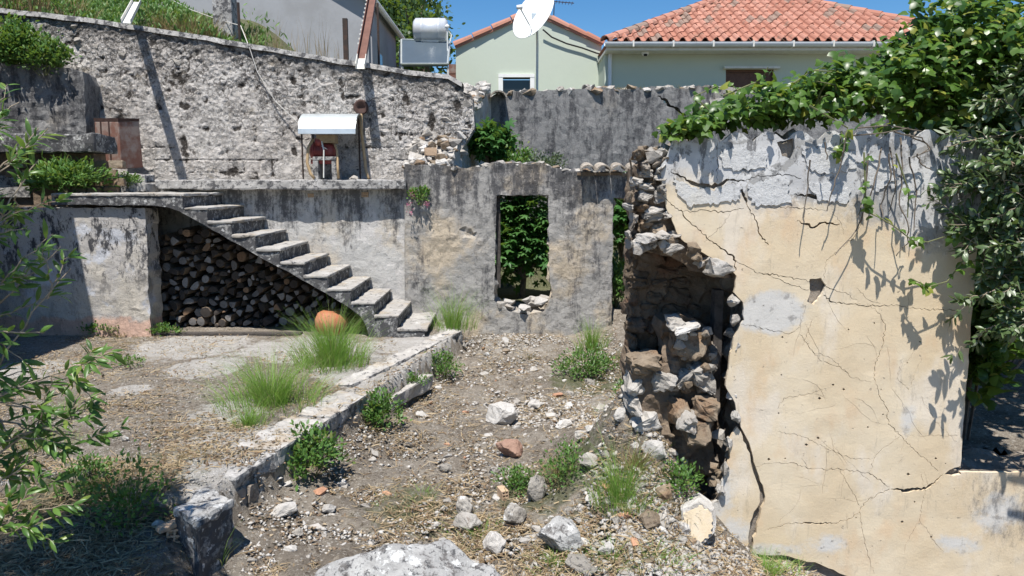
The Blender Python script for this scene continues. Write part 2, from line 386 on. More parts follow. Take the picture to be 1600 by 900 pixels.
M['flower'] = m_leaf('pink_petal', (.45, .10, .22), (.6, .2, .34), None, 0, .6)
def simple(name, c, rough=.6, metal=0, var=0, nscale=8, spec=.3, dark=None, bumpv=0, rnd=0):
    m = Mat(name); cc = m.col(c)
    if var: cc = m.mix(m.math('MULTIPLY', m.ramp(m.noise(nscale, 6, .65), .42, .66), var), c, dark or tuple(.45 * x for x in c))
    if rnd: cc = m.mix(m.math('MULTIPLY', m.oi(), rnd), cc, tuple(.5 * x for x in c))
    if bumpv: m.bump(m.noise(nscale * 6, 5, .7), bumpv, .01)
    return m.end(cc, rough, metal, spec)
M['bark'] = simple('bark', (.19, .15, .115), .9, 0, .7, 25, .1, bumpv=.6)
M['twig'] = simple('pale_twig', (.33, .27, .20), .8, 0, .5, 30, .15)
M['greentwig'] = simple('green_twig', (.16, .17, .08), .7, 0, .5, 30, .2)
M['drystem'] = simple('dry_vine', (.15, .125, .10), .9, 0, .5, 30, .1)
M['galv'] = simple('galvanised_sheet', (.62, .66, .66), .38, .55, .25, 6, .4)
M['rust'] = simple('rusted_sheet', (.19, .095, .07), .8, .1, .75, 5, .2, (.30, .26, .23), .3)
M['rustdark'] = simple('dark_rust', (.075, .045, .038), .8, .1, .5, 9, .2, None, .3)
M['ironbrown'] = simple('brown_painted_steel', (.17, .085, .065), .65, .1, .4, 7, .3)
M['iron'] = simple('black_iron', (.045, .035, .03), .7, .3, .5, 14, .3, (.12, .06, .04))
M['white'] = simple('white_paint', (.78, .78, .76), .5, 0, .12, 5, .35)
M['offwhite'] = simple('dirty_white_metal', (.66, .65, .60), .55, 0, .3, 7, .3, (.42, .38, .30))
M['gutter'] = simple('white_gutter', (.66, .69, .72), .45, .1, .15, 4, .4)
M['housegreen'] = simple('pale_green_wall', (.50, .55, .465), .9, 0, .22, 1.2, .12, (.45, .50, .42), .25)
M['greywall'] = simple('grey_house_wall', (.33, .335, .35), .92, 0, .6, 1.1, .1, (.25, .25, .25), .25)
M['redpaint'] = simple('red_motor_paint', (.28, .055, .045), .5, .1, .45, 12, .4, (.12, .05, .04))
M['hose'] = simple('tan_hose', (.42, .30, .17), .6, 0, .3, 20, .3)
M['rubber'] = simple('black_rubber', (.02, .02, .02), .6, 0, 0, 5, .3)
M['glass'] = simple('dark_glass', (.015, .018, .02), .08, 0, 0, 5, .6)
M['brownwood'] = simple('brown_shutter', (.13, .065, .045), .6, 0, .5, 18, .3)
M['oldwood'] = simple('old_dark_wood', (.085, .075, .068), .85, 0, .7, 22, .15, (.03, .028, .026), .5)
M['cartonwood'] = simple('weathered_board', (.34, .25, .15), .8, 0, .5, 14, .15)
M['solar'] = simple('solar_panel_glass', (.07, .095, .12), .3, .1, .15, 3, .4)
M['steel'] = simple('brushed_tank', (.66, .67, .68), .36, .35, .15, 9, .4)
M['brick'] = simple('hollow_clay_brick', (.50, .36, .245), .85, 0, .4, 20, .15, None, .4)
M['wire'] = simple('pale_wire', (.52, .50, .46), .6)
def m_tile():
    m = Mat('terracotta_tile'); r = m.oi()
    c = m.mix(r, (.335, .15, .105), (.43, .225, .17))
    c = m.mix(m.ramp(r, .86, .90), c, (.25, .18, .145))
    c = m.mix(m.math('MULTIPLY', m.ramp(m.noise(3.2, 6, .7), .56, .68), .75), c, (.21, .145, .11))
    c = m.mix(m.math('MULTIPLY', m.ramp(m.noise(18, 5, .7), .57, .66), .5), c, (.28, .19, .14))
    m.bump(m.noise(40, 5, .7), .3, .01)
    return m.end(c, .85, spec=.15)
M['tile'] = m_tile()
M['oldtile'] = m_stone('old_roof_tile', (.42, .36, .29), (.50, .45, .38), (.12, .11, .10), .6, .2)
def m_logend(name, a, b):
    m = Mat(name); o = m.objco()
    s = m.n.new('ShaderNodeSeparateXYZ'); m.l.new(o, s.inputs[0])
    d = m.math('SQRT', m.math('ADD', m.math('MULTIPLY', s.outputs[0], s.outputs[0]), m.math('MULTIPLY', s.outputs[2], s.outputs[2])))
    rings = m.math('SINE', m.math('MULTIPLY_ADD', m.noise(14, 3, .6, o), 9.0, m.math('MULTIPLY', d, 900.0)))
    c = m.mix(m.ramp(rings, -1, 1), a, b)
    c = m.mix(m.math('MULTIPLY', m.oi(), .75), c, tuple(.42 * x for x in a))
    c = m.mix(m.math('MULTIPLY', m.ramp(m.noise(26, 5, .7), .52, .64), .6), c, tuple(.4 * x for x in a))
    m.bump(m.noise(60, 5, .7), .5, .01)
    return m.end(c, .9, spec=.12)
M['log_brown'] = m_logend('cut_wood_brown', (.20, .125, .078), (.28, .19, .125))
M['log_grey'] = m_logend('cut_wood_grey', (.21, .20, .195), (.30, .29, .28))
M['log_dark'] = m_logend('cut_wood_dark', (.06, .052, .048), (.095, .083, .075))

# ------------------------------------------------------------------ builders: stones, walls, foliage
def rock_mesh(name, seed, mat, pts=16, cuts=0, amp=.06, freq=2.2, sq=(1, 1, 1)):
    r = random.Random(seed); bm = bmesh.new()
    for _ in range(pts):
        d = Vector((r.gauss(0, 1), r.gauss(0, 1), r.gauss(0, 1))).normalized() * r.uniform(.72, 1.0)
        bm.verts.new((d.x * sq[0], d.y * sq[1], d.z * sq[2]))
    g = bmesh.ops.convex_hull(bm, input=bm.verts)
    bmesh.ops.delete(bm, geom=[v for v in bm.verts if not v.link_faces], context='VERTS')
    if cuts:
        bmesh.ops.bevel(bm, geom=list(bm.edges), offset=.05, segments=1, affect='EDGES', clamp_overlap=True)
        bmesh.ops.triangulate(bm, faces=bm.faces)
        for _ in range(cuts): bmesh.ops.subdivide_edges(bm, edges=list(bm.edges), cuts=1, use_grid_fill=True)
        bm.normal_update()
        for v in bm.verts:
            w = v.co * freq + Vector((seed, 0, 0))
            v.co += v.normal * (fbm(w.x, w.y, w.z, 5) * amp)
    bmesh.ops.recalc_face_normals(bm, faces=bm.faces)
    me = bpy.data.meshes.new(name); bm.to_mesh(me); bm.free(); me.materials.append(mat)
    return me
def block_mesh(name, seed, mat, jit=.2):
    """a roughly squared building stone, unit box, softly broken corners"""
    r = random.Random(seed); bm = bmesh.new()
    for sx in (-1, 1):
        for sy in (-1, 1):
            for sz in (-1, 1):
                c = Vector((sx, sy, sz)) * .5
                c -= Vector((sx * r.uniform(0, jit), sy * r.uniform(0, jit), sz * r.uniform(0, jit))) * .5
                for k in range(3):
                    q = c.copy(); q[k] -= (sx, sy, sz)[k] * r.uniform(.05, .16)
                    bm.verts.new(q)
    bmesh.ops.convex_hull(bm, input=bm.verts)
    bmesh.ops.delete(bm, geom=[v for v in bm.verts if not v.link_faces], context='VERTS')
    bmesh.ops.recalc_face_normals(bm, faces=bm.faces)
    me = bpy.data.meshes.new(name); bm.to_mesh(me); bm.free(); me.materials.append(mat)
    return me
STONE = {k: [rock_mesh('stone', 100 * i + j, M[k], 15) for j in range(7)] for i, k in
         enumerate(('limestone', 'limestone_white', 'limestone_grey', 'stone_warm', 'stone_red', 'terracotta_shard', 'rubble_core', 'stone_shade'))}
CHUNK = {k: [rock_mesh('rock', 900 + 100 * i + j, M[k], 18, 2, .10, 2.6) for j in range(4)] for i, k in
         enumerate(('limestone', 'limestone_white', 'limestone_grey', 'stone_warm', 'stone_red', 'boulder'))}
BLOCK = {k: [block_mesh('stone', 50 * i + j, M[k], .3) for j in range(8)] for i, k in
         enumerate(('limestone', 'limestone_white', 'limestone_grey', 'stone_warm', 'stone_red', 'rubble_core'))}
def put(name, me, loc, scale, rot=None, parent=None):
    o = link(name, me, parent); o.location = loc
    o.rotation_euler = rot if rot is not None else (rng.uniform(-.4, .4), rng.uniform(-.4, .4), rng.uniform(0, 6.28))
    o.scale = scale if isinstance(scale, (tuple, list)) else (scale,) * 3
    return o

def pip(poly, X, Y):
    poly = np.asarray(poly, float); inside = np.zeros(len(X), bool); n = len(poly); j = n - 1
    for i in range(n):
        xi, yi = poly[i]; xj, yj = poly[j]
        if yi != yj:
            c = ((yi > Y) != (yj > Y)) & (X < (xj - xi) * (Y - yi) / (yj - yi) + xi)
            inside ^= c
        j = i
    return inside
def resample(poly, step, jit=0.0, closed=True, r=rng):
    out = []; n = len(poly)
    for i in range(n if closed else n - 1):
        a = Vector(poly[i]); b = Vector(poly[(i + 1) % n]); d = b - a; L = d.length
        if L < 1e-9: continue
        k = max(1, int(round(L / step))); pn = Vector((-d.y, d.x)) / L
        for q in range(k):
            p = a + d * (q / k)
            if q and jit: p = p + pn * r.uniform(-jit, jit) + d / L * r.uniform(-.25, .25) * step
            out.append((p.x, p.y))
    if not closed: out.append(tuple(poly[-1]))
    return out
def ribbon(pts, ws, step=.02, jit=.004):
    """crack: polyline with widths -> thin ragged polygon"""
    P2 = []; W = []
    for i in range(len(pts) - 1):
        a = Vector(pts[i]); b = Vector(pts[i + 1]); L = (b - a).length; k = max(1, int(L / step))
        pn = Vector((-(b - a).y, (b - a).x)) / max(L, 1e-9)
        for q in range(k):
            t = q / k; P2.append(a.lerp(b, t) + (pn * rng.uniform(-jit, jit) if q else pn * 0)); W.append((ws[i] * (1 - t) + ws[i + 1] * t) * rng.uniform(.5, 1.25))
    P2.append(Vector(pts[-1])); W.append(ws[-1])
    Lf, Rt = [], []
    for i, p in enumerate(P2):
        t = P2[min(i + 1, len(P2) - 1)] - P2[max(i - 1, 0)]
        n = Vector((-t.y, t.x)).normalized() * W[i] * .5
        Lf.append(tuple(p + n)); Rt.append(tuple(p - n))
    return Lf + Rt[::-1]
def frame(ox, oy, ang=0.0):
    cu, su = math.cos(ang), math.sin(ang)
    return lambda u, v, d: (ox + u * cu - d * su, oy + u * su + d * cu, v)
def sheet(name, outline, holes, cell, T, mp, mat, parent=None, disp=None, nd=3, edge_jit=.0, attrs=None, back_flat=True):
    """a wall, slab of plaster ...: outline and holes in (u, v), given thickness, displaced front, ragged reveals"""
    pts = []; edges = []
    def ring(poly):
        o = len(pts); pts.extend(poly); n = len(poly); edges.extend((o + i, o + (i + 1) % n) for i in range(n))
    ring(outline)
    for hpoly in holes: ring(hpoly)
    O = np.array(outline); x0, y0 = O.min(0); x1, y1 = O.max(0)
    gx, gy = np.meshgrid(np.arange(x0, x1, cell), np.arange(y0, y1, cell * .9))
    gx = gx + (np.arange(gx.shape[0]) % 2)[:, None] * cell * .5
    gx = (gx + nr.uniform(-.28, .28, gx.shape) * cell).ravel(); gy = (gy + nr.uniform(-.28, .28, gy.shape) * cell).ravel()
    ok = pip(outline, gx, gy)
    for hpoly in holes:
        hp = np.array(hpoly); bb = (gx > hp[:, 0].min()) & (gx < hp[:, 0].max()) & (gy > hp[:, 1].min()) & (gy < hp[:, 1].max())
        if bb.any():
            idx = np.nonzero(bb)[0]; ok[idx] &= ~pip(hpoly, gx[idx], gy[idx])
    # keep grid points away from outlines
    E = np.array(pts); gi = np.nonzero(ok)[0]
    hk = {}
    cs = cell * .45
    for a, b in E: hk.setdefault((int(a // cs), int(b // cs)), 1)
    keep = [i for i in gi if (int(gx[i] // cs), int(gy[i] // cs)) not in hk]
    pts.extend(zip(gx[keep], gy[keep]))
    V2, _, Fc, *_ = geometry.delaunay_2d_cdt([Vector(p) for p in pts], edges, [], 0, 1e-6)
    A = np.array([(v.x, v.y) for v in V2]); T3 = np.array([f[:3] for f in Fc if len(f) == 3])
    cc = A[T3].mean(1); good = pip(outline, cc[:, 0], cc[:, 1])
    for hpoly in holes:
        hp = np.array(hpoly); bb = good & (cc[:, 0] > hp[:, 0].min()) & (cc[:, 0] < hp[:, 0].max()) & (cc[:, 1] > hp[:, 1].min()) & (cc[:, 1] < hp[:, 1].max())
        idx = np.nonzero(bb)[0]
        if len(idx): good[idx] &= ~pip(hpoly, cc[idx, 0], cc[idx, 1])
    T3 = T3[good]; used = np.unique(T3); rm = -np.ones(len(A), int); rm[used] = np.arange(len(used)); A = A[used]; T3 = rm[T3]
    a = A[T3]; ar = (a[:, 1, 0] - a[:, 0, 0]) * (a[:, 2, 1] - a[:, 0, 1]) - (a[:, 1, 1] - a[:, 0, 1]) * (a[:, 2, 0] - a[:, 0, 0])
    T3[ar < 0] = T3[ar < 0][:, ::-1]
    n = len(A)
    dd = [-(disp(u, v) if disp else 0.0) for u, v in A]
    V = [mp(u, v, d) for (u, v), d in zip(A, dd)]; UVl = [tuple(p) for p in A]
    ec = {}
    for t in T3:
        for i in range(3):
            e = (int(t[i]), int(t[(i + 1) % 3])); ec[e] = ec.get(e, 0) + 1
    be = [e for e in ec if (e[1], e[0]) not in ec]
    bv = sorted({i for e in be for i in e}); rows = [{i: i for i in bv}]
    nrm = {}
    for e in be:
        d = A[e[1]] - A[e[0]]; q = np.array((d[1], -d[0])); q = q / (np.linalg.norm(q) + 1e-9)
        for i in e: nrm[i] = nrm.get(i, 0) + q
    for k in range(1, nd + 1):
        row = {}
        for i in bv:
            u, v = A[i]; dep = T * k / nd; q = nrm[i] / (np.linalg.norm(nrm[i]) + 1e-9)
            w = edge_jit * (fbm(u * 6, v * 6, dep * 6, 3) - .25) if edge_jit else 0
            row[i] = len(V); uu, vv = u + q[0] * w, v + q[1] * w
            V.append(mp(uu, vv, dep + (dd[i] if k < nd else 0))); UVl.append((u, v))
        rows.append(row)
    Fs = [tuple(t) for t in T3]
    for k in range(nd):
        for (i, j) in be: Fs.append((rows[k][j], rows[k][i], rows[k + 1][i], rows[k + 1][j]))
    bk = {}
    for i in range(n):
        if i in rows[-1]: bk[i] = rows[-1][i]
        else:
            bk[i] = len(V); V.append(mp(A[i][0], A[i][1], T)); UVl.append(tuple(A[i]))
    Fs += [(bk[t[2]], bk[t[1]], bk[t[0]]) for t in T3]
    me = mesh(name, V, Fs, mat)
    # faces wind so the front looks back along -d
    if attrs:
        for an, fn in attrs.items():
            at = me.attributes.new(an, 'FLOAT', 'POINT'); at.data.foreach_set('value', [float(fn(u, v)) for u, v in UVl])
    return link(name, me, parent)

# leaves: unit length along +X, width in Y, normal +Z
def leafproto(kind):
    if kind == 'lance':
        xs = [0, .25, .55, .8, 1]; ws = [.012, .11, .13, .075, 0]; zs = [0, .03, .02, -.04, -.12]
    elif kind == 'olive':
        xs = [0, .2, .5, .8, 1]; ws = [.015, .14, .21, .14, 0]; zs = [0, .02, .03, .0, -.05]
    elif kind == 'ivy':
        V = [(0,0,0),(.05,.30,-.05),(.30,.52,-.09),(.48,.28,-.02),(.75,.20,-.05),(1,0,-.12),(.75,-.20,-.05),(.48,-.28,-.02),(.30,-.52,-.09),(.05,-.30,-.05),(.4,0,.06)]
        return np.array(V), np.array([(i, (i + 1) % 10, 10) for i in range(10)])
    elif kind == 'heart':
        V = [(0,0,0),(-.06,.26,-.04),(.16,.44,-.07),(.5,.36,-.05),(.8,.14,-.06),(1,0,-.14),(.8,-.14,-.06),(.5,-.36,-.05),(.16,-.44,-.07),(-.06,-.26,-.04),(.4,0,.05)]
        return np.array(V), np.array([(i, (i + 1) % 10, 10) for i in range(10)])
    elif kind == 'fig':
        V = [(0,0,0),(.18,.14,.0),(.12,.42,-.08),(.34,.38,-.04),(.42,.16,.02),(.62,.46,-.10),(.74,.34,-.08),(.66,.12,.0),(1,0,-.15),
             (.66,-.12,0),(.74,-.34,-.08),(.62,-.46,-.10),(.42,-.16,.02),(.34,-.38,-.04),(.12,-.42,-.08),(.18,-.14,0),(.42,0,.06)]
        return np.array(V), np.array([(i, (i + 1) % 16, 16) for i in range(16)])
    else:  # small
        V = [(0,0,0),(.35,.26,-.02),(.8,.18,-.03),(1,0,-.1),(.8,-.18,-.03),(.35,-.26,-.02)]
        return np.array(V), np.array([(0,1,5),(1,2,5),(2,4,5),(2,3,4)])
    V = []
    for x, w, z in zip(xs, ws, zs): V += [(x, w, z - .25 * w), (x, 0, z + .18 * w), (x, -w, z - .25 * w)]
    T = []
    for i in range(len(xs) - 1):
        for s in (0, 1):
            a = i * 3 + s; T += [(a, a + 1, a + 4), (a, a + 4, a + 3)]
    return np.array(V, float), np.array(T)
LP = {k: leafproto(k) for k in ('lance', 'olive', 'ivy', 'heart', 'fig', 'small')}
def nrmz(a): return a / (np.linalg.norm(a, axis=-1, keepdims=True) + 1e-9)
def leaf_frames(D, N):
    D = nrmz(np.asarray(D, float)); N = np.asarray(N, float); N = nrmz(N - D * (N * D).sum(1, keepdims=True)); B = np.cross(N, D)
    return np.stack([D, B, N], axis=2)
def leaf_cloud(name, kind, pos, D, N, size, mat, parent, kindtag=None):
    V0, T0 = LP[kind]; Rm = leaf_frames(D, N); n = len(pos)
    V = np.einsum('nij,kj->nki', Rm, V0) * np.asarray(size)[:, None, None] + np.asarray(pos)[:, None, :]
    T = (np.arange(n)[:, None, None] * len(V0) + T0[None]).reshape(-1, 3)
    me = npmesh(name, V.reshape(-1, 3), T, mat, kind in ('lance', 'olive'), {'rnd': np.repeat(nr.random(n), len(V0))})
    o = link(name, me, parent)
    if kindtag: o['kind'] = kindtag
    return o
LMESH = {}
def leaf_objs(kind, pos, D, N, size, mat, parent):
    key = (kind, mat.name)
    if key not in LMESH:
        V0, T0 = LP[kind]; LMESH[key] = mesh('leaf', V0, T0, mat, kind in ('lance', 'olive'))
    Rm = leaf_frames(D, N)
    for i in range(len(pos)):
        o = link('leaf', LMESH[key], parent)
        m4 = Matrix(Rm[i].tolist()).to_4x4(); m4 = Matrix.Translation(Vector(pos[i])) @ m4 @ Matrix.Scale(float(size[i]), 4)
        o.matrix_basis = m4
def split_leaves(kind, pos, D, N, size, mat, parent, n_single, score):
    """the n_single leaves that show largest become objects, the rest one part"""
    order = np.argsort(score); a, b = order[:n_single], order[n_single:]
    leaf_objs(kind, pos[a], D[a], N[a], size[a], mat, parent)
    if len(b): leaf_cloud('foliage', kind, pos[b], D[b], N[b], size[b], mat, parent, 'stuff')
def randdirs(n): return nrmz(nr.normal(size=(n, 3)))
def blob(n, rad, clumps, spread):
    """points in clumps through an ellipsoid (upper half and a bit), with the outward direction"""
    c = randdirs(clumps) * (nr.random((clumps, 1)) ** .45); c[:, 2] = np.abs(c[:, 2]) * 1.0 - .12
    k = nr.integers(0, clumps, n); p = c[k] + nr.normal(size=(n, 3)) * spread
    return p * np.asarray(rad), nrmz(p + np.array([0, 0, .25]))
def bush(name, label, cat, loc, rad, n, kind, size, mat, group=None, clumps=26, spread=.16, lift=.5, stems=9, stemmat=None, up=.5):
    """loc on the ground; rad = half extents"""
    root = thing(name, label, cat, loc, 0, group)
    p, o = blob(n, rad, clumps, spread); p = p + np.array([0, 0, rad[2] * lift])
    p[:, 2] = np.maximum(p[:, 2], .01)
    D = nrmz(o * .7 + randdirs(n) * .7 + np.array([0, 0, up * .5])); N = nrmz(o * .5 + randdirs(n) * .55 + np.array([0, 0, .7]))
    leaf_cloud('foliage', kind, p, D, N, size * nr.uniform(.6, 1.25, n), mat, root, 'stuff')
    mb = MB()
    for i in range(stems):
        e = Vector(p[nr.integers(0, n)]) * .95
        s = Vector((e.x * .15, e.y * .15, -.03)); mid = s.lerp(e, .5) + Vector((rng.uniform(-.1, .1) * rad[0], rng.uniform(-.1, .1) * rad[1], .1 * rad[2]))
        t = max(.003, .02 * rad[2]); mb.tube([s, mid, e], [t, t * .7, t * .3], 4)
    mb.build('stem', stemmat or M['greentwig'], root)
    return root
def tuft(name, label, loc, n, height, spread, lean=.35, mat=None, cat='grass tuft', group=None, w=.0035, seeds=False):
    root = thing(name, label, cat, loc, 0, group); K = 5
    a = nr.random(n) * 6.283; r = spread * np.sqrt(nr.random(n)) * .55
    r = np.where(nr.random(n) < .5, r * .35, r * 1.15); base = np.stack([r * np.cos(a), r * np.sin(a), np.full(n, -.02)], 1)
    hh = height * nr.uniform(.25, 1.1, n) * (1.1 - .45 * r / max(spread * .6, .01)); a2 = a + nr.normal(size=n) * .7
    ln = lean * nr.uniform(.15, 1.35, n) * hh + r * .35
    t = np.linspace(0, 1, K)[None, :]
    droop = nr.uniform(.0, .35, n)[:, None]
    X = base[:, 0:1] + np.cos(a2)[:, None] * ln[:, None] * t ** 1.8
    Y = base[:, 1:2] + np.sin(a2)[:, None] * ln[:, None] * t ** 1.8
    Z = base[:, 2:3] + hh[:, None] * (t - droop * t ** 3)
    wd = w * nr.uniform(.6, 1.3, n)[:, None] * (1 - t * .92); a3 = nr.random(n) * 6.283
    ox, oy = np.cos(a3)[:, None] * wd, np.sin(a3)[:, None] * wd
    L = np.stack([X - ox, Y - oy, Z], 2); Rr = np.stack([X + ox, Y + oy, Z], 2)
    V = np.stack([L, Rr], 2).reshape(-1, 3)
    q = np.array([(2 * i, 2 * i + 1, 2 * i + 3, 2 * i + 2) for i in range(K - 1)])
    T = (np.arange(n)[:, None, None] * (2 * K) + q[None]).reshape(-1, 4)
    me = npmesh('blades', V, T, mat or M['grass'], False, {'rnd': np.repeat(nr.random(n), 2 * K)})
    o = link('blades', me, root); o['kind'] = 'stuff'
    return root

# ------------------------------------------------------------------ the ground
kA, kB, kC = G(722, 519, 0), G(580, 617, 0), G(332, 770, 0)
PLAT = [(kA.x, kA.y), (kB.x, kB.y), (kC.x, kC.y), tuple(G(225, 772, 0).xy), tuple(G(150, 742, 0).xy), tuple(G(0, 745, 0).xy), (-9, 5.0), (-9, 10.4), (kA.x - .1, 10.4)]
def seg_d(px, py, a, b):
    ax, ay = a; bx, by = b; dx, dy = bx - ax, by - ay
    t = np.clip(((px - ax) * dx + (py - ay) * dy) / (dx * dx + dy * dy), 0, 1)
    return np.hypot(px - ax - t * dx, py - ay - t * dy)
def sstep(x, a, b):
    t = np.clip((x - a) / (b - a), 0, 1); return t * t * (3 - 2 * t)
def ground_np(X, Y):
    ins = pip(PLAT, X, Y); d = np.full(len(X), 9.0)
    for i in range(len(PLAT)): d = np.minimum(d, seg_d(X, Y, PLAT[i], PLAT[(i + 1) % len(PLAT)]))
    s = np.where(ins, d, -d)
    low = -.27 - .038 * np.clip(9.7 - Y, -1, 7)
    left = sstep(-X, 1.75, 2.1) * sstep(-Y, -5.4, -4.9)           # soil in front of the slab, lower left
    low = low * (1 - left) + left * (-.10 - .05 * (5 - Y))
    # fallen rubble heaped in and before the broken doorway, and against the wall foot
    low = low + .72 * np.exp(-((X - .90) ** 2 / .11 + (Y - 5.10) ** 2 / .40)) + .22 * np.exp(-((X - .75) ** 2 / .3 + (Y - 5.6) ** 2 / 1.2))
    low = low + .12 * np.exp(-((X - .5) ** 2 / .3 + (Y - 4.2) ** 2 / .2))
    low = low - (.20 * sstep(X, 1.35, 1.75) + .25 * sstep(X, 1.8, 2.4)) * sstep(-Y, -5.6, -4.9)
    low = low + .10 * np.exp(-((X - .2) ** 2 / 1.0 + (Y - 9.6) ** 2 / .5)) + .15 * sstep(X, .7, 1.6) * sstep(Y, 7.0, 9.0)
    low = low + np.where((s < 0) & (Y < 9.5) & (X > -2.6), .22 * np.exp(-np.clip(-s, 0, 9) / .35) * sstep(-Y, -7.0, -6.1), 0) * (1 - left)
    z = low + (0 - low) * sstep(s, -.03, .03)
    top = 3.42 + .155 * np.clip(-.96 - X, 0, 8)                   # the bank behind the retaining wall
    room = .05 + 2.3 * sstep(Y, 13.45, 13.6)
    back = np.where(X < -1.0, top, room) if True else 0
    k = sstep(X, -1.25, -.85); back = top * (1 - k) + room * k
    back = back + np.where(X < -1, 1, 0) * .30 * np.clip(Y - 11.4, 0, 4) * sstep(-X, 3.2, 5.0)
    kk = np.where(X < -1.0, sstep(Y, 11.15, 11.4), sstep(Y, 10.3, 10.5))
    z = z * (1 - kk) + back * kk
    far = sstep(np.hypot(X, Y), 26, 60); z = z * (1 - far) + 1.0 * far
    return z, s
def gz(x, y): return float(ground_np(np.array([x]), np.array([y]))[0][0])
def GG(px, py, lift=0.0):
    z = -.3
    for _ in range(14):
        p = G(px, py, z); z = .5 * z + .5 * gz(p.x, p.y)
    p = G(px, py, z); return Vector((p.x, p.y, gz(p.x, p.y) + lift))
def grow(a, b, step, fac, end):
    out = list(np.arange(a, b, step)); s = step; x = out[-1]
    while x < end: s *= fac; x += s; out.append(x)
    return out
xs_r = grow(0, 3.2, .042, 1.09, 900); xs_l = [-x for x in grow(0, 4.6, .042, 1.09, 900)][::-1][:-1]
gxs = np.array(xs_l + xs_r)
gys = np.array([-60, -20, -8, -3, 0, 1.4] + grow(2.0, 9.9, .042, 1.10, 1200))
GX, GY = np.meshgrid(gxs, gys); gxf, gyf = GX.ravel(), GY.ravel()
gzf, gs = ground_np(gxf, gyf)
near = (gyf < 12) & (np.abs(gxf) < 8) & (gyf > 1)
dz = np.zeros(len(gzf))
for i in np.nonzero(near)[0]:
    a = fbm(gxf[i] * 1.3, gyf[i] * 1.3, 3.1, 3); b = fbm(gxf[i] * 7, gyf[i] * 7, 8.7, 3)
    dz[i] = (.014 * a + .011 * b) if gs[i] > 0 else (.055 * a + .034 * b)
gzf = gzf + dz
conc = np.zeros(len(gzf))
for (px, py, rx, ry, k) in ((300, 540, 75, 16, .9), (325, 573, 48, 15, .8), (245, 745, 110, 26, .85), (355, 645, 50, 20, .6), (60, 575, 60, 14, .5),
                            (640, 540, 60, 14, .55), (565, 575, 70, 22, .6), (430, 690, 90, 26, .55), (160, 780, 70, 14, .4), (205, 610, 30, 8, .5), (480, 545, 120, 20, .4), (350, 690, 60, 18, .5)):
    c = G(px, py, 0); e = G(px + rx, py, 0); f = G(px, py - ry, 0)
    ax = abs(e.x - c.x); ay = abs(f.y - c.y)
    conc = np.maximum(conc, k * np.exp(-(((gxf - c.x) / ax) ** 2 + ((gyf - c.y) / ay) ** 2) ** 1.5))
conc = np.where(gs > -.02, conc, 0) + np.where((gs > 0) & (gs < .3) & (gyf < 10), .25, 0) + np.where((gs > 0) & (gyf < 10.3), .33, 0)
weed = np.zeros(len(gzf))
for (px, py, r_) in ((150, 790, 1.0), (430, 620, .5), (520, 560, .5), (920, 600, .8), (860, 760, .7), (650, 800, .6), (980, 560, .6), (950, 780, .5)):
    c = GG(px, py); weed = np.maximum(weed, .75 * np.exp(-((gxf - c.x) ** 2 + (gyf - c.y) ** 2) / r_ ** 2))
weed = np.where(gyf > 11.2, .75, weed)
rub = np.zeros(len(gzf))
for (px, py, rx, ry, k_) in ((930, 640, .7, 1.3, .75), (800, 545, .9, .7, .7), (1000, 820, .6, .5, .8), (870, 810, .8, .5, .6), (820, 640, .7, .9, .55), (1050, 880, .7, .4, .8), (720, 800, .8, .5, .45), (1010, 650, .5, .8, .8)):
    c = GG(px, py); rub = np.maximum(rub, k_ * np.exp(-((gxf - c.x) / rx) ** 2 - ((gyf - c.y) / ry) ** 2))
ny, nx = GX.shape; idx = np.arange(nx * ny).reshape(ny, nx)
quads = np.stack([idx[:-1, :-1], idx[:-1, 1:], idx[1:, 1:], idx[1:, :-1]], -1).reshape(-1, 4)
ground = link('ground', npmesh('ground', np.stack([gxf, gyf, gzf], 1), quads, M['ground'], True, {'conc': conc, 'weed': weed, 'rub': rub}))
ground['kind'] = 'structure'; ground['label'] = 'dry earth, straw and cracked concrete ground of the ruined yard'

# ------------------------------------------------------------------ retaining wall behind the terrace
YR = 11.0; TZ = 1.945                                   # wall face, terrace level
rt = UVs([(-260, -8), (-60, 6), (30, 19), (70, 22), (135, 30), (200, 40), (300, 55), (400, 72), (500, 90), (560, 98), (640, 112), (700, 119), (722, 131)], YR)
def rtop(u):
    for (a, za), (b, zb) in zip(rt, rt[1:]):
        if u <= b: return za + (zb - za) * (u - a) / (b - a)
    return rt[-1][1]
rend = UVs([(720, 142), (738, 150), (742, 200), (720, 235), (716, 300)], YR)
outl = resample(rt, .12, .025, False) + rend + [(rend[-1][0], 1.5), (rt[0][0], 1.5)]
def rdisp(u, v):
    a = fbm(u * 2.2, v * 2.2, 1.0, 4); b = fbm(u * 8, v * 8, 5.0, 4); c = noise.noise(Vector((u * 5.5, v * 6.5, 9)))
    t = sstep(rtop(u) - v, .0, 1.6)                     # rough above, smoother masonry joints below
    e = noise.noise(Vector((u * 21, v * 24, 3))); f_ = noise.noise(Vector((u * 13, v * 15, 7)))
    d = .012 * a + (.008 * b + .012 * e + .009 * f_) * (1.3 - .5 * t) - .05 * max(0, c - .30)
    if v < 2.75:
        f = (v / .186) % 1.0; g = ((u + .19 * (int(v / .186) % 2)) / .42) % 1.0
        if (f < .11 and noise.noise(Vector((u * .8, int(v / .186) * 3.1, 2))) > .02) or (g < .06 and noise.noise(Vector((int(u / .42) * 1.7, int(v / .186) * 1.3, 6))) > .1): d -= .010
    return d
rw = thing('retaining_wall', 'long rough retaining wall of crumbling pitted render sloping down to the right behind the terrace', 'wall', (0, 0, 0))
sheet('wall_face', outl, [], .025, .42, frame(0, YR), M['render'], rw, rdisp, 3, .1,
      {'pit': lambda u, v: min(1.2, max(0, .40 - rdisp(u, v) / .045)), 'top': lambda u, v: 1.0 - min(1.5, max(0, rtop(u) - v))})
cap = MB()
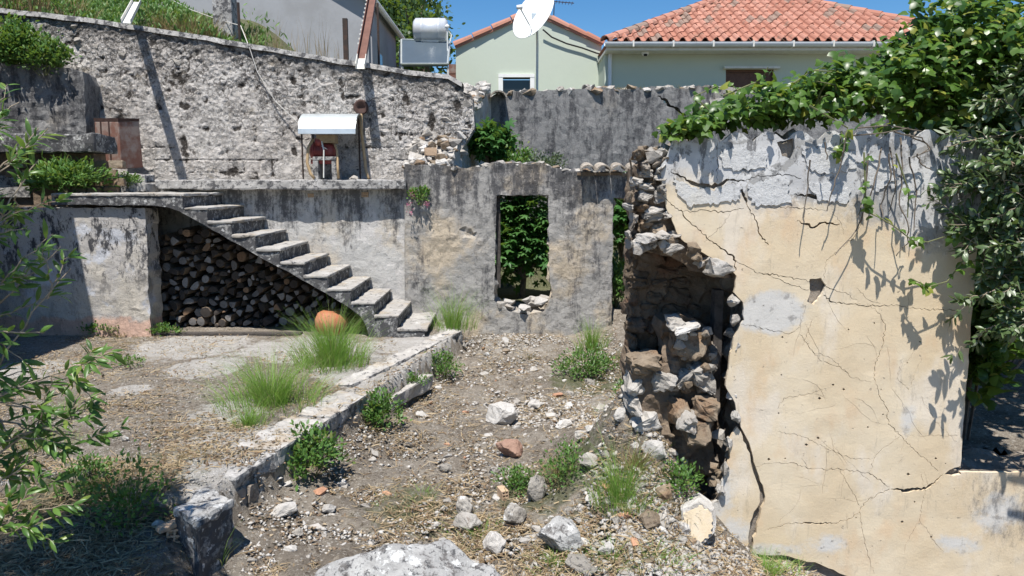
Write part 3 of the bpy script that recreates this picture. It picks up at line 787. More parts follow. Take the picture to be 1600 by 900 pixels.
cp_pts = resample(rt, .25, .0, False)
cap.V = []; 
for i, (u, v) in enumerate(cp_pts):
    j = fbm(u * 3, 1, 1, 3) * .03
    cap.V += [Vector((u, YR - .035 + j, v - .05 + j)), Vector((u, YR - .02 + j, v + .02 + j * .5)), Vector((u, YR + .40, v + .035)), Vector((u, YR + .42, v - .05))]
cap.F = [(4*i+k, 4*i+k+4, 4*i+k+5, 4*i+k+1) for i in range(len(cp_pts) - 1) for k in range(3)]; cap.M = [0] * len(cap.F)
cap.build('coping', M['slab'], rw)
for i in range(34):                                     # field stones showing along the broken crown and end
    u = rng.uniform(-7.3, -4.6) if i < 14 else rng.uniform(-1.3, -.65); v = rtop(u) - rng.uniform(.05, .5) if i < 14 else rng.uniform(2.3, rtop(u) - .1)
    s = rng.uniform(.06, .12)
    put('stone', rng.choice(STONE['limestone_grey' if i < 14 else 'limestone']), (u, YR + .05, v), (s * 1.2, s * .9, s * .8), (rng.uniform(-.2, .2), rng.uniform(-.3, .3), rng.uniform(-.2, .2)), rw)
# dark pier standing forward at the left
po = UVs([(-200, 100), (0, 98), (60, 100), (110, 106), (128, 112), (132, 130), (133, 245), (-200, 245)], 10.6)
pier = thing('buttress', 'dark plastered buttress standing forward at the left end of the long wall', 'wall buttress')
sheet('plaster', resample(po, .15, .02), [], .06, .5, frame(0, 10.6), M['plaster_back'], pier, lambda u, v: .03 * fbm(u * 3, v * 3, 2) + .02 * fbm(u * 10, v * 10, 7), 3, .04)

# ------------------------------------------------------------------ terrace, landing, stair, wood store
te = thing('terrace', 'raised concrete terrace with mouldy plastered front wall under the long retaining wall', 'terrace')
x0 = P(245, 285, 10.1).x; x1 = P(634, 285, 10.1).x
s_ = MB().box((x0 - 3.2, 10.4, TZ - .14), (x0, 11.02, TZ - .0)).build('slab', M['slab'], te); roughen(s_, .2, .02, 4)
s_ = MB().box((x0, 10.06, TZ - .125), (x1, 11.03, TZ)).build('slab', M['slab'], te, bevel=.015); roughen(s_, .12, .028, 4)
wo = UVs([(60, 294), (634, 294)], 10.25); wz = TZ - .11
def tdisp(u, v): return .012 * fbm(u * 2, v * 2, 4) + .008 * fbm(u * 9, v * 9, 1) - (.03 * sstep(-v, -1.22, -1.12) if v > 1.1 else 0) * 0
vents = [(-2.78, 1.735, .085, .055), (-2.03, 1.745, .10, .07)]
sheet('wall_plaster', [(wo[0][0], -.3), (wo[1][0] + .05, -.3), (wo[1][0] + .05, wz), (wo[0][0], wz)], [[(a - w/2, b - h_/2), (a + w/2, b - h_/2), (a + w/2, b + h_/2), (a - w/2, b + h_/2)] for a, b, w, h_ in vents],
      .06, .3, frame(0, 10.25), M['plaster_stair'], te, tdisp, 2)
for a, b, w, h_ in vents:
    v = thing_part = MB()
    nxh, nzh = 3, 2; bw = .012
    v.box((a - w/2 + .002, 10.30, b - h_/2 + .002), (a + w/2 - .002, 10.40, b + h_/2 - .002), 1)
    for i in range(nxh + 1):
        xx = a - w/2 + .004 + i * (w - .008 - bw) / nxh; v.box((xx, 10.235, b - h_/2 + .002), (xx + bw, 10.299, b + h_/2 - .002))
    for i in range(nzh + 1):
        zz = b - h_/2 + .004 + i * (h_ - .008 - bw) / nzh; v.box((a - w/2 + .003, 10.238, zz), (a + w/2 - .003, 10.298, zz + bw))
    v.build('vent_brick', [M['brick'], M['rubber']], te)

LZ, RI, TR, XS = 1.775, .1665, .2857, -3.976            # landing level, riser, going, landing end
YS0, YS1 = 9.0, 10.235
st = thing('stair', 'outdoor concrete stair with ten worn treads rising left over the firewood store', 'staircase')
prof = [(P(80, 300, YS0).x, LZ - .03), (XS - .02, LZ - .03)]
for i in range(1, 11):
    xl = XS - .02 + TR * (i - 1); z = LZ - RI * i
    prof += [(xl, z - .03), (xl + TR, z - .03)]
prof[-1] = (prof[-1][0] + .05, prof[-1][1])
prof += [(prof[-1][0], -.12), (P(578, 540, 9).x, -.12)]
prof += UVs([(577, 528), (573, 512), (563, 494), (540, 477), (483, 443), (400, 398), (333, 360), (300, 341), (280, 330), (262, 324), (235, 321), (80, 320)], YS0)
sheet('stringer', resample(prof, .10, .006), [], .07, YS1 - YS0, frame(0, YS0), M['stringer'], st, lambda u, v: .010 * fbm(u * 5, v * 5, 3) + .006 * fbm(u * 16, v * 16, 3), 9, .03)
for i in range(0, 11):
    xl = (P(80, 300, YS0).x - .0) if i == 0 else XS - .02 + TR * (i - 1) - .0
    xr = XS if i == 0 else XS + TR * i
    if i == 10: xr += .06
    z = LZ - RI * i
    o = MB().box((xl + .004, YS0 - .015, z - .032), (xr, YS1 - .004, z)).build('landing_top' if i == 0 else 'tread', M['tread'], st, bevel=.009)
    roughen(o, .11, .016, 6)
# wall under the landing
lw = thing('landing_wall', 'mouldy grey plaster wall with pinkish base below the stair landing, left of the firewood', 'wall')
lo = [(P(-260, 500, 9.07).x, -.25), (P(234, 500, 9.07).x, -.25), (P(226, 322, 9.07).x, 1.60), (P(-260, 322, 9.07).x, 1.60)]
sheet('plaster', resample(lo, .08, .008), [], .04, .34, frame(0, 9.07), M['plaster_lower'], lw,
      lambda u, v: .012 * fbm(u * 2, v * 2, 4) + .006 * fbm(u * 9, v * 9, 1) + .018 * max(0, fbm(u * 7, v * 7, 9)) * sstep(u, -4.9, -4.6), 2, .03)
# side structure at the far left with its roof slab
lf = thing('side_shed', 'low shed at far left with a thick black-edged roof slab over a block wall', 'shed')
zt = P(0, 209, 9.5).z
o = MB().box((-9, 9.5, zt - .23), (P(146, 210, 9.5).x, 10.05, zt)).build('roof_slab', M['stringer'], lf, bevel=.02); roughen(o, .14, .03, 4)
o = MB().box((-9, 9.74, 1.5), (P(143, 210, 9.74).x, 10.04, zt - .235)).build('back_wall', M['mortar'], lf)
for r_ in range(4):
    for c_ in range(7):
        if r_ < 2 and c_ < 3: continue
        x = -6.5 + c_ * .21 + (r_ % 2) * .1; put('block', rng.choice(BLOCK['stone_warm']), (x, 9.71, 1.80 + r_ * .115), (.2, .08, .105), (0, 0, rng.uniform(-.04, .04)), lf)
MB().box((-7.2, 9.695, 1.72), (-6.3, 9.72, 2.0)).build('white_plaster_patch', M['slab'], lf)
cs = thing('kerb_step', 'two low cut stones and a concrete step at the left end of the terrace', 'step')
o = MB().box((P(160, 270, 10.2).x, 9.9, LZ), (P(243, 270, 10.2).x, 10.35, LZ + .13)).build('lower_block', M['slab'], cs, bevel=.02); roughen(o, .1, .03, 5)
o = MB().box((P(163, 270, 10.3).x, 10.0, LZ + .132), (P(203, 270, 10.3).x, 10.35, LZ + .235)).build('upper_block', M['kerb'], cs, bevel=.02); roughen(o, .1, .03, 5)
o = MB().box((P(207, 270, 10.3).x, 10.05, LZ + .132), (P(240, 270, 10.3).x, 10.35, LZ + .25)).build('upper_block', M['slab'], cs, bevel=.02); roughen(o, .1, .03, 5)

# the rusty sheet leaning by the wall
rs = thing('rusty_tank', 'square brown rusted steel box standing on the terrace end against the rough wall', 'metal box')
a, b, c = P(151, 262, 10.5), P(190, 264, 10.22), P(224, 262, 10.55); d = a + c - b; hgt = .635
bot_ = [a, b, c, d]; cen = (a + b + c + d) / 4; top_ = [cen + (p - cen) * .95 + Vector((0, 0, hgt)) for p in bot_]
q = MB().add(bot_ + top_, [(3,2,1,0),(4,5,6,7),(0,1,5,4),(1,2,6,5),(2,3,7,6),(3,0,4,7)]); o = q.build('body', M['rust'], rs, bevel=.012); fix_normals(o.data)
fn = (b - a).cross(Vector((0, 0, 1))).normalized()
for t_ in (.28, .62):
    p0, p1 = a.lerp(b, t_), top_[0].lerp(top_[1], t_); MB().tube([p0 + fn * .004, p1 + fn * .004], .012, 6).build('rib', M['rustdark'], rs)
o = MB().add([p + Vector((0, 0, .002)) for p in top_] + [cen + (p - cen) * 1.03 + Vector((0, 0, .028)) for p in top_], [(3,2,1,0),(4,5,6,7),(0,1,5,4),(1,2,6,5),(2,3,7,6),(3,0,4,7)]).build('lid', M['rustdark'], rs); fix_normals(o.data)

# ------------------------------------------------------------------ firewood: every log in view
def log_mesh(seed, split, matA, bark):
    r = random.Random(seed); k = 9; L = .50
    if split == 0: prof_ = [(math.cos(2 * math.pi * i / k) * r.uniform(.82, 1.05), math.sin(2 * math.pi * i / k) * r.uniform(.82, 1.05)) for i in range(k)]
    elif split == 1:
        w = r.uniform(1.2, 1.9); prof_ = [(-.15, -.75)] + [(math.cos(a) * 1.05 - .1, math.sin(a) * 1.0 - .1) for a in np.linspace(math.pi / 2 - w / 2, math.pi / 2 + w / 2, 6)]
    else: prof_ = [(-1, -.35), (-.4, -.5), (.4, -.48), (1, -.3)] + [(math.cos(a), math.sin(a) * .8 - .2) for a in np.linspace(.2, math.pi - .2, 6)]
    V = []; n = len(prof_)
    for y, s in ((-.02, .93), (0, 1.0), (L, .97)):
        V += [(x * s, y / 1.0, z * s) for x, z in prof_]
    c0 = len(V); V.append((0, -.025, 0))
    Fa = [(i, (i + 1) % n, n + (i + 1) % n, n + i) for i in range(n)] + [(n + i, n + (i + 1) % n, 2 * n + (i + 1) % n, 2 * n + i) for i in range(n)]
    fm = [1] * n + [1] * n + [0] * n; Fa += [((i + 1) % n, i, c0) for i in range(n)]
    me = mesh('firewood_log', V, Fa, [matA, bark], False, fm); fix_normals(me); return me
logs = {}
for kn, mt in (('brown', 'log_brown'), ('grey', 'log_grey'), ('dark', 'log_dark')):
    for sp_i in (0, 1, 2): logs[kn, sp_i] = [log_mesh(hash((kn, sp_i, j)) % 999 if False else 17 * sp_i + j + len(kn) * 40, sp_i, M[mt], M['bark']) for j in range(3)]
LL = {('brown', 0): 'round firewood log with brown sawn end in the stack under the stair', ('brown', 1): 'split wedge of brown firewood in the stack under the stair', ('brown', 2): 'half-round brown firewood log in the stack under the stair',
      ('grey', 0): 'round firewood log with grey weathered end in the stack under the stair', ('grey', 1): 'split wedge of grey weathered firewood in the stack under the stair', ('grey', 2): 'half-round grey weathered firewood log in the stack under the stair',
      ('dark', 0): 'round firewood log with blackened end in the stack under the stair', ('dark', 1): 'blackened split wedge of firewood in the stack under the stair', ('dark', 2): 'blackened half-round firewood log in the stack under the stair'}
YL = 9.62
stack = UVs([(236, 521), (236, 372), (262, 366), (300, 358), (335, 366), (400, 404), (480, 450), (540, 486), (556, 510), (556, 521)], YL)
SA = np.array(stack); cand = []; placed = []
for it in range(26000):
    rad = .068 if it < 500 else .060 if it < 3000 else .052 if it < 9000 else .040 if it < 17000 else .030
    rad *= rng.uniform(.85, 1.15)
    u = rng.uniform(SA[:, 0].min(), SA[:, 0].max()); v = rng.uniform(SA[:, 1].min(), SA[:, 1].max())
    cx, cz = int(u // .17), int(v // .17)
    if any((u - a) ** 2 + (v - b) ** 2 < (rad * .93 + c * .93) ** 2 for a, b, c in placed): continue
    if not pip(stack, np.array([u]), np.array([v]))[0]: continue
    if v - rad < .0: continue
    placed.append((u, v, rad))
    if len(placed) >= 300: break
for (u, v, rad) in placed:
    right = (u + 4.4) / 2.5
    pb = min(.7, max(.05, -.22 + .9 * right * (.55 + .5 * v)))
    kn = 'brown' if rng.random() < pb else ('grey' if rng.random() < .58 - .3 * (v > .8) else 'dark')
    sp_i = rng.choice((0, 0, 1, 2)) if kn == 'brown' else rng.choice((0, 1, 1, 2))
    o = link('firewood_log', rng.choice(logs[kn, sp_i])); o.location = (u, YL + rng.uniform(-.07, .06), v)
    o.rotation_euler = (rng.uniform(-.07, .07), rng.uniform(0, 6.28), rng.uniform(-.12, .12)); o.scale = (rad, 1, rad)
    up = 'near the floor' if v < .33 else 'at mid height' if v < .8 else 'at the top'
    sd = 'left end' if u < -3.75 else 'middle' if u < -3.05 else 'right end'
    size = 'thick ' if rad > .06 else 'thin ' if rad < .043 else ''
    lb = size + LL[kn, sp_i].replace(' in the stack under the stair', '').replace('firewood log', 'log').replace('of firewood', 'of wood').replace('brown firewood', 'brown wood').replace('weathered firewood', 'weathered wood') + ' %s, %s of the firewood stack' % (up, sd)
    tag(o, lb, 'firewood log', lb.replace(' of the firewood stack', '') + ' logs')
# the plank that the stack stands on
o = MB().box((P(240, 521, 9.1).x, 9.08, .0), (P(470, 521, 9.1).x, 9.2, .03)).build('bearer', M['oldwood']); tag(o, 'dark timber bearer lying under the front of the firewood stack', 'timber')

# ------------------------------------------------------------------ ruined front wall with window and doorway
YF = 10.15
fw = thing('ruined_front_wall', 'grey mouldy plastered house wall with a window opening and a doorway, broken stone top', 'ruined wall')
top = resample(UVs([(632, 256), (660, 257), (690, 258), (730, 263), (760, 257), (800, 254), (850, 256), (872, 263), (900, 268), (1000, 268), (1012, 258), (1040, 262), (1320, 262)], YF), .09, .02, False)
fo = [(P(632, 500, YF).x, -.75)] + [(P(632, 400, YF).x, .8)] + top + [(P(1320, 300, YF).x, -.75)]
win = resample(UVs([(776, 305), (857, 305), (858, 400), (859, 440), (862, 458), (857, 472), (850, 486), (822, 492), (796, 487), (772, 470), (774, 400)][::-1], YF), .07, .008)
dor = resample(UVs([(958, 309), (1062, 309), (1062, 570), (955, 570)][::-1], YF), .08, .008)
crk = [ribbon(UVs(c_, YF), [w * mpp(YF) for w in ws], .03, .008) for c_, ws in
       (([(700, 335), (715, 355), (730, 372), (745, 378), (765, 372)], [1, 2, 3, 3, 1]), ([(690, 318), (700, 345), (712, 368), (705, 375)], [1, 3, 5, 2]), ([(862, 300), (900, 312), (935, 300)], [1, 2, 1]))]
hl = resample(UVs([(715, 352), (728, 358), (742, 366), (738, 373), (724, 366)], YF), .03, .008)
sheet('plaster', fo, [win, dor], .045, .46, frame(0, YF), M['plaster_front'], fw, lambda u, v: .016 * fbm(u * 2, v * 2, 14) + .012 * fbm(u * 8, v * 8, 1) - (.03 if pip(hl, np.array([u]), np.array([v]))[0] else 0) - .03 * max(0, fbm(u * 3.2, v * 3.2, 33) - .35), 5, .10)
def crown(parent, pts, Y, n, smin, smax, kinds, depth=.35, lift=.0, yoff=.0, squash=.7):
    for i in range(n):
        t = rng.random() * (len(pts) - 1); k = int(t); a = pts[k]; b = pts[min(k + 1, len(pts) - 1)]
        u = a[0] + (b[0] - a[0]) * (t - k); v = a[1] + (b[1] - a[1]) * (t - k); s = rng.uniform(smin, smax)
        kk = rng.choice(kinds)
        put('stone', rng.choice(STONE[kk]), (u, Y + yoff + rng.uniform(0, depth), v + lift + rng.uniform(-.3, .35) * s), (s * rng.uniform(1, 1.5), s * rng.uniform(.8, 1.3), s * squash), None, parent)
crown(fw, [q for q in top if q[0] < 1.9], YF, 130, .03, .066, ['limestone', 'limestone', 'limestone_white', 'limestone_grey', 'stone_warm'], .42, -.012)
wx = P(815, 470, YF)
for i in range(14):
    u = rng.uniform(P(778, 1, YF).x, P(855, 1, YF).x); s = rng.uniform(.05, .10)
    put('stone', rng.choice(STONE['limestone_white' if i % 2 else 'limestone']), (u, YF + rng.uniform(.03, .42), P(1, 484 + rng.uniform(-12, 3), YF).z), (s * 1.5, s * 1.2, s * .7), None, fw)
q = MB(); xj = P(775, 1, YF).x
q.box((xj - .012, YF + .10, .45), (xj + .05, YF + .17, P(1, 306, YF).z - .002)); q.build('window_frame_post', M['oldwood'], fw)
xj = P(957, 1, YF).x; q = MB(); q.box((xj - .015, YF + .05, -.4), (xj + .035, YF + .14, P(1, 310, YF).z - .002)); q.build('door_frame_post', M['oldwood'], fw)
# four old cover tiles left on the wall head
def tile_mesh(name, w, L, mat, thick=.018, seg=8, taper=.86, rise=.42):
    V = []; n = seg + 1
    for y, s in ((0, 1.0), (L, taper)):
        for rr in (1.0, 1.0 - 2 * thick / w):
            for i in range(n):
                a = math.pi * i / seg; V.append((-math.cos(a) * w / 2 * s * rr, y, math.sin(a) * w * rise * s * rr))
    Fa = []
    for i in range(seg):
        Fa += [(i, i + 1, 2 * n + i + 1, 2 * n + i), (n + i + 1, n + i, 3 * n + i, 3 * n + i + 1), (i + 1, i, n + i, n + i + 1)]
    Fa += [(0, 2 * n, 3 * n, n), (seg, n + seg, 3 * n + seg, 2 * n + seg)]
    me = mesh(name, V, Fa, mat); fix_normals(me); return me
tm = tile_mesh('roof_tile', .205, .42, M['oldtile'], .02)
for i, px in enumerate((917, 941, 964, 988)):
    p = P(px, 268, YF); o = link('roof_tile', tm, fw); o.location = (p.x, YF - .19, p.z + .0); o.rotation_euler = (R(8), rng.uniform(-.04, .04), rng.uniform(-.04, .04))
o = MB().box((P(905, 1, YF).x, YF - .03, P(1, 270, YF).z - .035), (P(1001, 1, YF).x, YF + .3, P(1, 270, YF).z)).build('tile_bed', M['mortar'], fw); roughen(o, .08, .02, 7)

# ------------------------------------------------------------------ back wall of the ruined room and its broken cross wall
YB = 13.4
bw = thing('ruined_back_wall', 'dark grey plastered back wall of the roofless room, crowned with loose pale stones', 'ruined wall')
btop = resample(UVs([(748, 165), (765, 152), (780, 148), (800, 142), (870, 141), (950, 138), (1050, 137), (1110, 135), (1170, 142), (1400, 150)], YB), .12, .03, False)
bo = [(btop[0][0], .0)] + btop + [(btop[-1][0], .0)]
bc = ribbon(UVs([(1028, 150), (1040, 158), (1047, 166), (1060, 172), (1068, 182)], YB), [.02, .07, .05, .06, .02], .04, .015)
sheet('plaster', bo, [bc], .09, .5, frame(0, YB), M['plaster_back'], bw, lambda u, v: .02 * fbm(u * 2, v * 2, 24) + .012 * fbm(u * 8, v * 8, 1), 3, .12)
crown(bw, btop[:50], YB, 120, .05, .13, ['limestone', 'limestone_white', 'limestone_grey', 'stone_warm'], .45, -.02)
for i in range(16):
    p = P(rng.uniform(1112, 1165), rng.uniform(140, 165), YB); s = rng.uniform(.08, .14)
    put('stone', rng.choice(BLOCK['limestone']), (p.x, YB - .02, p.z), (s * 1.6, s, s), (0, rng.uniform(-.3, .3), 0), bw)
cA = Vector((P(700, 260, YF).x, YF + .1)); cB = Vector((P(766, 150, YB).x, YB))
cang = math.atan2(cB.y - cA.y, cB.x - cA.x); cl = (cB - cA).length
cw = thing('broken_cross_wall', 'broken rubble cross wall climbing from the front wall to the back wall, pale loose stones on its slope', 'ruined wall')
ctop = resample([(-.05, 2.12), (.35, 2.35), (.9, 2.62), (1.5, 3.0), (2.2, 3.3), (2.8, 3.5), (cl, 3.62)], .1, .03, False)
co = [(-.05, -.3)] + ctop + [(cl, -.3)]
sheet('masonry', co, [], .09, .62, frame(cA.x, cA.y, cang), M['limestone'], cw, lambda u, v: .04 * fbm(u * 4, v * 4, 44) + .02 * fbm(u * 12, v * 12, 1), 4, .10)
fr = frame(cA.x, cA.y, cang)
for i in range(230):
    t = rng.uniform(-.08, cl); v = np.interp(t, [-.05, .35, .9, 1.5, 2.2, 2.8, cl], [2.12, 2.35, 2.62, 3.0, 3.3, 3.5, 3.62]); d = rng.uniform(-.03, .66); s = rng.uniform(.05, .12)
    put('stone', rng.choice(STONE[rng.choice(['limestone', 'limestone_white', 'limestone_white', 'limestone', 'stone_warm'])]), fr(t, v + rng.uniform(-.03, .05), d), (s * 1.2, s, s * .8), None, cw)
o = link('roof_tile', tm, cw); o.location = P(779, 152, YB - .25); o.rotation_euler = (R(4), 0, .1); o.scale = (1.5, 1, 1.4)
o = put('hollow_brick', block_mesh('hollow_brick', 5, M['brick'], .05), P(673, 237, YF + .35), (.17, .14, .11), (0, 0, .2)); tag(o, 'single tan clay brick lying on the rubble where the broken wall starts', 'brick')

nh = thing('neighbour_house', 'plain plastered neighbour house left of the yard whose straight corner shades the wall', 'house')
o = MB().box((-11, 4.6, -.5), (-5.86, 7.87, 4.4)).build('wall', M['greywall'], nh)
o = MB().prism([Vector((-11.2, 4.4, 4.405)), Vector((-5.7, 4.4, 4.405)), Vector((-8.4, 4.4, 5.6))], (0, 3.6, 0)).build('roof', M['tile'], nh); fix_normals(o.data)

# ------------------------------------------------------------------ cream wall in front, broken at its doorway
YC = 4.7
cm = thing('cream_plastered_wall', 'cracked cream plastered house wall with a broken doorway edge and ivy on its scalloped top', 'ruined wall')
scal = []
for x in range(1052, 1760, 6):
    ph = ((x - 1076) % 50) / 50 - .5
    base = 226 if x < 1076 else 211
    y = 222 - 15 * abs(math.cos(math.pi * ph)) ** 1.3 + (10 if x < 1070 else 0) - .012 * (x - 1076)
    scal.append((x, y + rng.uniform(-1.2, 1.2)))
left = [(1092, 800), (1122, 782), (1128, 752), (1141, 716), (1138, 690), (1154, 665), (1149, 630), (1134, 603), (1140, 560), (1150, 522), (1163, 500), (1161, 472), (1147, 457), (1151, 431), (1121, 406), (1091, 391), (1062, 371), (1043, 330), (1034, 292), (1031, 264), (1043, 243)]
bottom = [(1800, 905), (1480, 905), (1335, 905), (1282, 882), (1232, 869), (1175, 866), (1112, 862), (1084, 832)]
out = resample(UVs(left, YC), .035, .006, False) + UVs(scal, YC) + UVs([(1800, 215)], YC) + resample(UVs(bottom, YC), .05, .006, False)
out = out[::-1]
wxl = P(1508, 590, YC).x
wz1 = P(1500, 738, YC).z; wz0 = P(1500, 300, YC).z
wh = resample([(wxl, wz0), (wxl + 1.15, wz0), (wxl + 1.15, wz1 + .0), (wxl + .02, wz1)], .05, .004)
CR = [  # cracks: photograph polylines with their widths
 ([(1035,303),(1055,325),(1067,332),(1073,343),(1113,377),(1147,402),(1150,423)], [2,3,3.5,3,3,4,2]),
 ([(1067,331),(1100,328),(1130,332),(1163,325)], [1.5,2.5,3,1.5]),
 ([(1160,292),(1163,308),(1168,322),(1182,345),(1188,367),(1201,383)], [3,7,3,3,4,2]),
 ([(1150,407),(1170,418),(1183,427),(1200,428),(1230,433),(1266,440)], [1.5,2,2,3.5,2.5,2]),
 ([(1200,428),(1235,445),(1264,453)], [1.5,2,2]),
 ([(1287,461),(1300,472),(1330,475),(1360,478),(1400,476),(1420,482),(1475,484),(1505,486)], [3,3.5,3,2.5,2,1.5,2.5,1]),
 ([(1290,448),(1305,453),(1325,460),(1345,475)], [3,1.5,1.5,1]),
 ([(1287,437),(1290,410),(1300,400),(1335,370),(1345,350),(1350,335)], [1,1.2,1.6,2,2.5,1.5]),
 ([(1355,475),(1375,490),(1383,510),(1378,545),(1370,560),(1365,590),(1368,600),(1375,620),(1387,640),(1388,663),(1407,680),(1430,705),(1455,725),(1466,736)], [1,1.6,2,2,2.2,1.5,1.2,2,2.2,2.6,1.8,1.6,1.4,1]),
 ([(1392,764),(1415,767),(1440,765),(1460,755),(1473,742)], [2,8,8,4,3]),
 ([(1200,828),(1230,818),(1270,817),(1300,818),(1330,810),(1343,799),(1352,785),(1370,773),(1390,764)], [2,2.5,4,3.5,2.5,2,2,2.5,3]),
 ([(1343,800),(1348,830),(1357,870),(1366,897)], [1.6,1.6,1.3,1]),
 ([(1200,724),(1235,723),(1270,733),(1312,733),(1358,739),(1390,761)], [1,2,2,2.2,2.5,2]),
 ([(1358,738),(1370,710),(1385,697),(1405,682)], [1.5,2,2,1]),
 ([(1215,675),(1250,680),(1285,697),(1330,717),(1360,718)], [1,1.6,1.5,1.8,1]),
 ([(1150,505),(1172,509),(1200,515),(1233,522),(1250,510),(1256,490),(1258,477)], [1,1.4,2,2.2,1.5,1,1]),
 ([(1250,523),(1270,550),(1300,560),(1330,590),(1362,597)], [1.2,1.5,1.2,1.2,1]),
 ([(1262,538),(1280,562),(1312,573),(1326,584)], [1,1.2,1.3,1]),
 ([(1313,735),(1330,765),(1343,790)], [1.2,1.6,1.4]),
 ([(1048,268),(1085,287),(1115,292),(1140,281),(1165,283),(1182,275),(1230,273),(1252,279)], [3,7,9,4,3,2,3,2]),
 ([(1245,345),(1260,350),(1270,356),(1285,348),(1312,350)], [2,4.5,5,5,2]),
 ([(1240,304),(1275,308),(1325,310)], [3,8,4]),
 ([(1200,325),(1245,324),(1292,329)], [1.5,2.5,1]),
 ([(1215,640),(1225,622),(1260,617),(1285,609)], [1.2,1.8,2,1.2]),
 ([(1270,500),(1262,520),(1254,540)], [1,1.4,1]),
 ([(1440,620),(1462,660),(1495,690)], [1,1.2,1]),
 ([(1338,450),(1360,470),(1376,474)], [1.2,1.4,1]),
 ([(1410,560),(1402,590),(1420,610),(1440,560)], [.8,1.2,1.2,.8]),
 ([(1300,330),(1312,345),(1318,366)], [.8,1.2,.8]),
 ([(1100,378),(1130,350),(1140,335)], [1,1.4,1]),
 ([(1440,740),(1445,770),(1437,810),(1415,850),(1412,865)], [1,1.2,1.4,1,.8]),
 ([(1437,812),(1460,845),(1475,862)], [.8,1.2,.8]),
 ([(1420,682),(1470,680),(1496,681)], [.8,1.3,1]),
 ([(1180,730),(1200,724)], [1,1.2]), ([(1120,222),(1121,255),(1120,284)], [1.5,2.5,2]),
 ([(1118,620),(1136,600)], [1, 1]),
]
crh = [ribbon(UVs(c_, YC), [w * .5 * mpp(YC) if w < 4 else w * .8 * mpp(YC) for w in ws], .014, .0075) for c_, ws in CR]
rb = random.Random(12)
for _ in range(34):                                     # hairline crazing in the lower field
    x, y = rb.uniform(1190, 1480), rb.uniform(500, 850); a = rb.uniform(0, 6.28); pl = [(x, y)]
    for s in range(rb.randint(2, 4)):
        a += rb.uniform(-.45, .45); L = rb.uniform(10, 26); x += math.cos(a) * L; y += math.sin(a) * L; pl.append((x, y))
    if all(1185 < p[0] < 1490 for p in pl): crh.append(ribbon(UVs(pl, YC), [.2 * mpp(YC)] + [.5 * mpp(YC)] * (len(pl) - 2) + [.2 * mpp(YC)], .03, .004))
big = ribbon(UVs([(1153, 662), (1170, 700), (1178, 730), (1189, 760), (1191, 785), (1181, 810), (1173, 840), (1172, 872)], YC), [w * mpp(YC) for w in (7, 6, 6, 9, 13, 11, 12, 6)], .03, .006)
hole = resample(UVs([(1265,436),(1283,434),(1291,446),(1284,461),(1271,476),(1261,471),(1266,455)], YC), .02, .004)
scal_holes = [resample(UVs(c_, YC), .02, .004) for c_ in ([(1214,222),(1240,216),(1242,232),(1236,248),(1222,244)], [(1497+3,738-10),(1484,734),(1476,741),(1490,744),(1502,741)])]
small = []
for _ in range(26):
    x, y = rb.uniform(1180, 1480), rb.uniform(480, 860); w = rb.uniform(1.2, 3.2)
    small.append(UVs([(x - w, y), (x, y - w * .7), (x + w, y + w * .2), (x + w * .3, y + w)], YC))
def bell(u, v, c, r):
    return math.exp(-(((u - c[0]) / r[0]) ** 2 + ((v - c[1]) / r[1]) ** 2))
pc = UV(1205, 488, YC); pr = (52 * mpp(YC), 30 * mpp(YC)); zred = P(1140, 863, YC).z + .005
wl_ = [(UV(1128, 760, YC), (.15, .22)), (UV(1290, 850, YC), (.2, .12)), (UV(1190, 300, YC), (.1, .1)), (UV(1420, 650, YC), (.10, .18)), (UV(1210, 860, YC), (.3, .08))]
wl_ += [(UV(1565, 800, YC), (.28, .22)), (UV(1500, 850, YC), (.25, .12)), (UV(1120, 780, YC), (.16, .3)), (UV(1150, 830, YC), (.16, .15))]
md = [(UV(1545, 775, YC), (.26, .26)), (UV(1600, 800, YC), (.25, .5)), (UV(1410, 250, YC), (.07, .25)), (UV(1560, 830, YC), (.2, .1))]
ztop = P(1, 335, YC).z
flake_off = [hole] + scal_holes
def cdisp(u, v): return .004 * fbm(u * 1.6, v * 1.6, 61, 3) + .0025 * fbm(u * 7, v * 7, 3, 3)
piece_top = P(1, 655, YC).z
sheet('plaster', out, [wh] + crh + [big] + flake_off + small, .045, .026, frame(0, YC), M['cream'], cm, cdisp, 1, 0,
      {'grey': lambda u, v: min(1.3, max(-.6, .60 + (v - ztop) * 1.7 + .3 * sstep(u, 2.1, 2.6) - .28 * sstep(-u, -1.7, -1.2))),
       'patch': lambda u, v: max(.95 * bell(u, v, pc, pr) ** .6 if abs(u - pc[0]) < .3 else 0, max(.62 * bell(u, v, c_, r_) for c_, r_ in wl_)),
       'mould': lambda u, v: max(.62 * bell(u, v, c_, r_) for c_, r_ in md),
       'red': lambda u, v: 1.0 if (v < zred and u < 1.52) else 0.0})
inn = [(1118, 800), (1140, 765), (1150, 700), (1164, 665), (1162, 625), (1150, 603), (1155, 560), (1166, 522), (1176, 500), (1172, 470), (1160, 455), (1162, 440), (1130, 415), (1100, 398), (1074, 378), (1054, 330), (1046, 292), (1040, 262), (1050, 246)]
core_o = resample(UVs(inn, YC), .05, .02, False) + UVs([(x, y + 5) for x, y in scal[2:]], YC) + UVs([(1800, 220)], YC) + UVs([(1800, 960), (1120, 960)], YC)
wh2 = resample([(wxl - .0, wz0), (wxl + 1.15, wz0), (wxl + 1.15, wz1), (wxl - .0, wz1)], .06, .008)
sheet('masonry_core', core_o[::-1], [wh2], .07, .46, frame(0, YC + .03), M['rubble_core'], cm, lambda u, v: -.006 + .008 * fbm(u * 7, v * 7, 1), 6, .09)

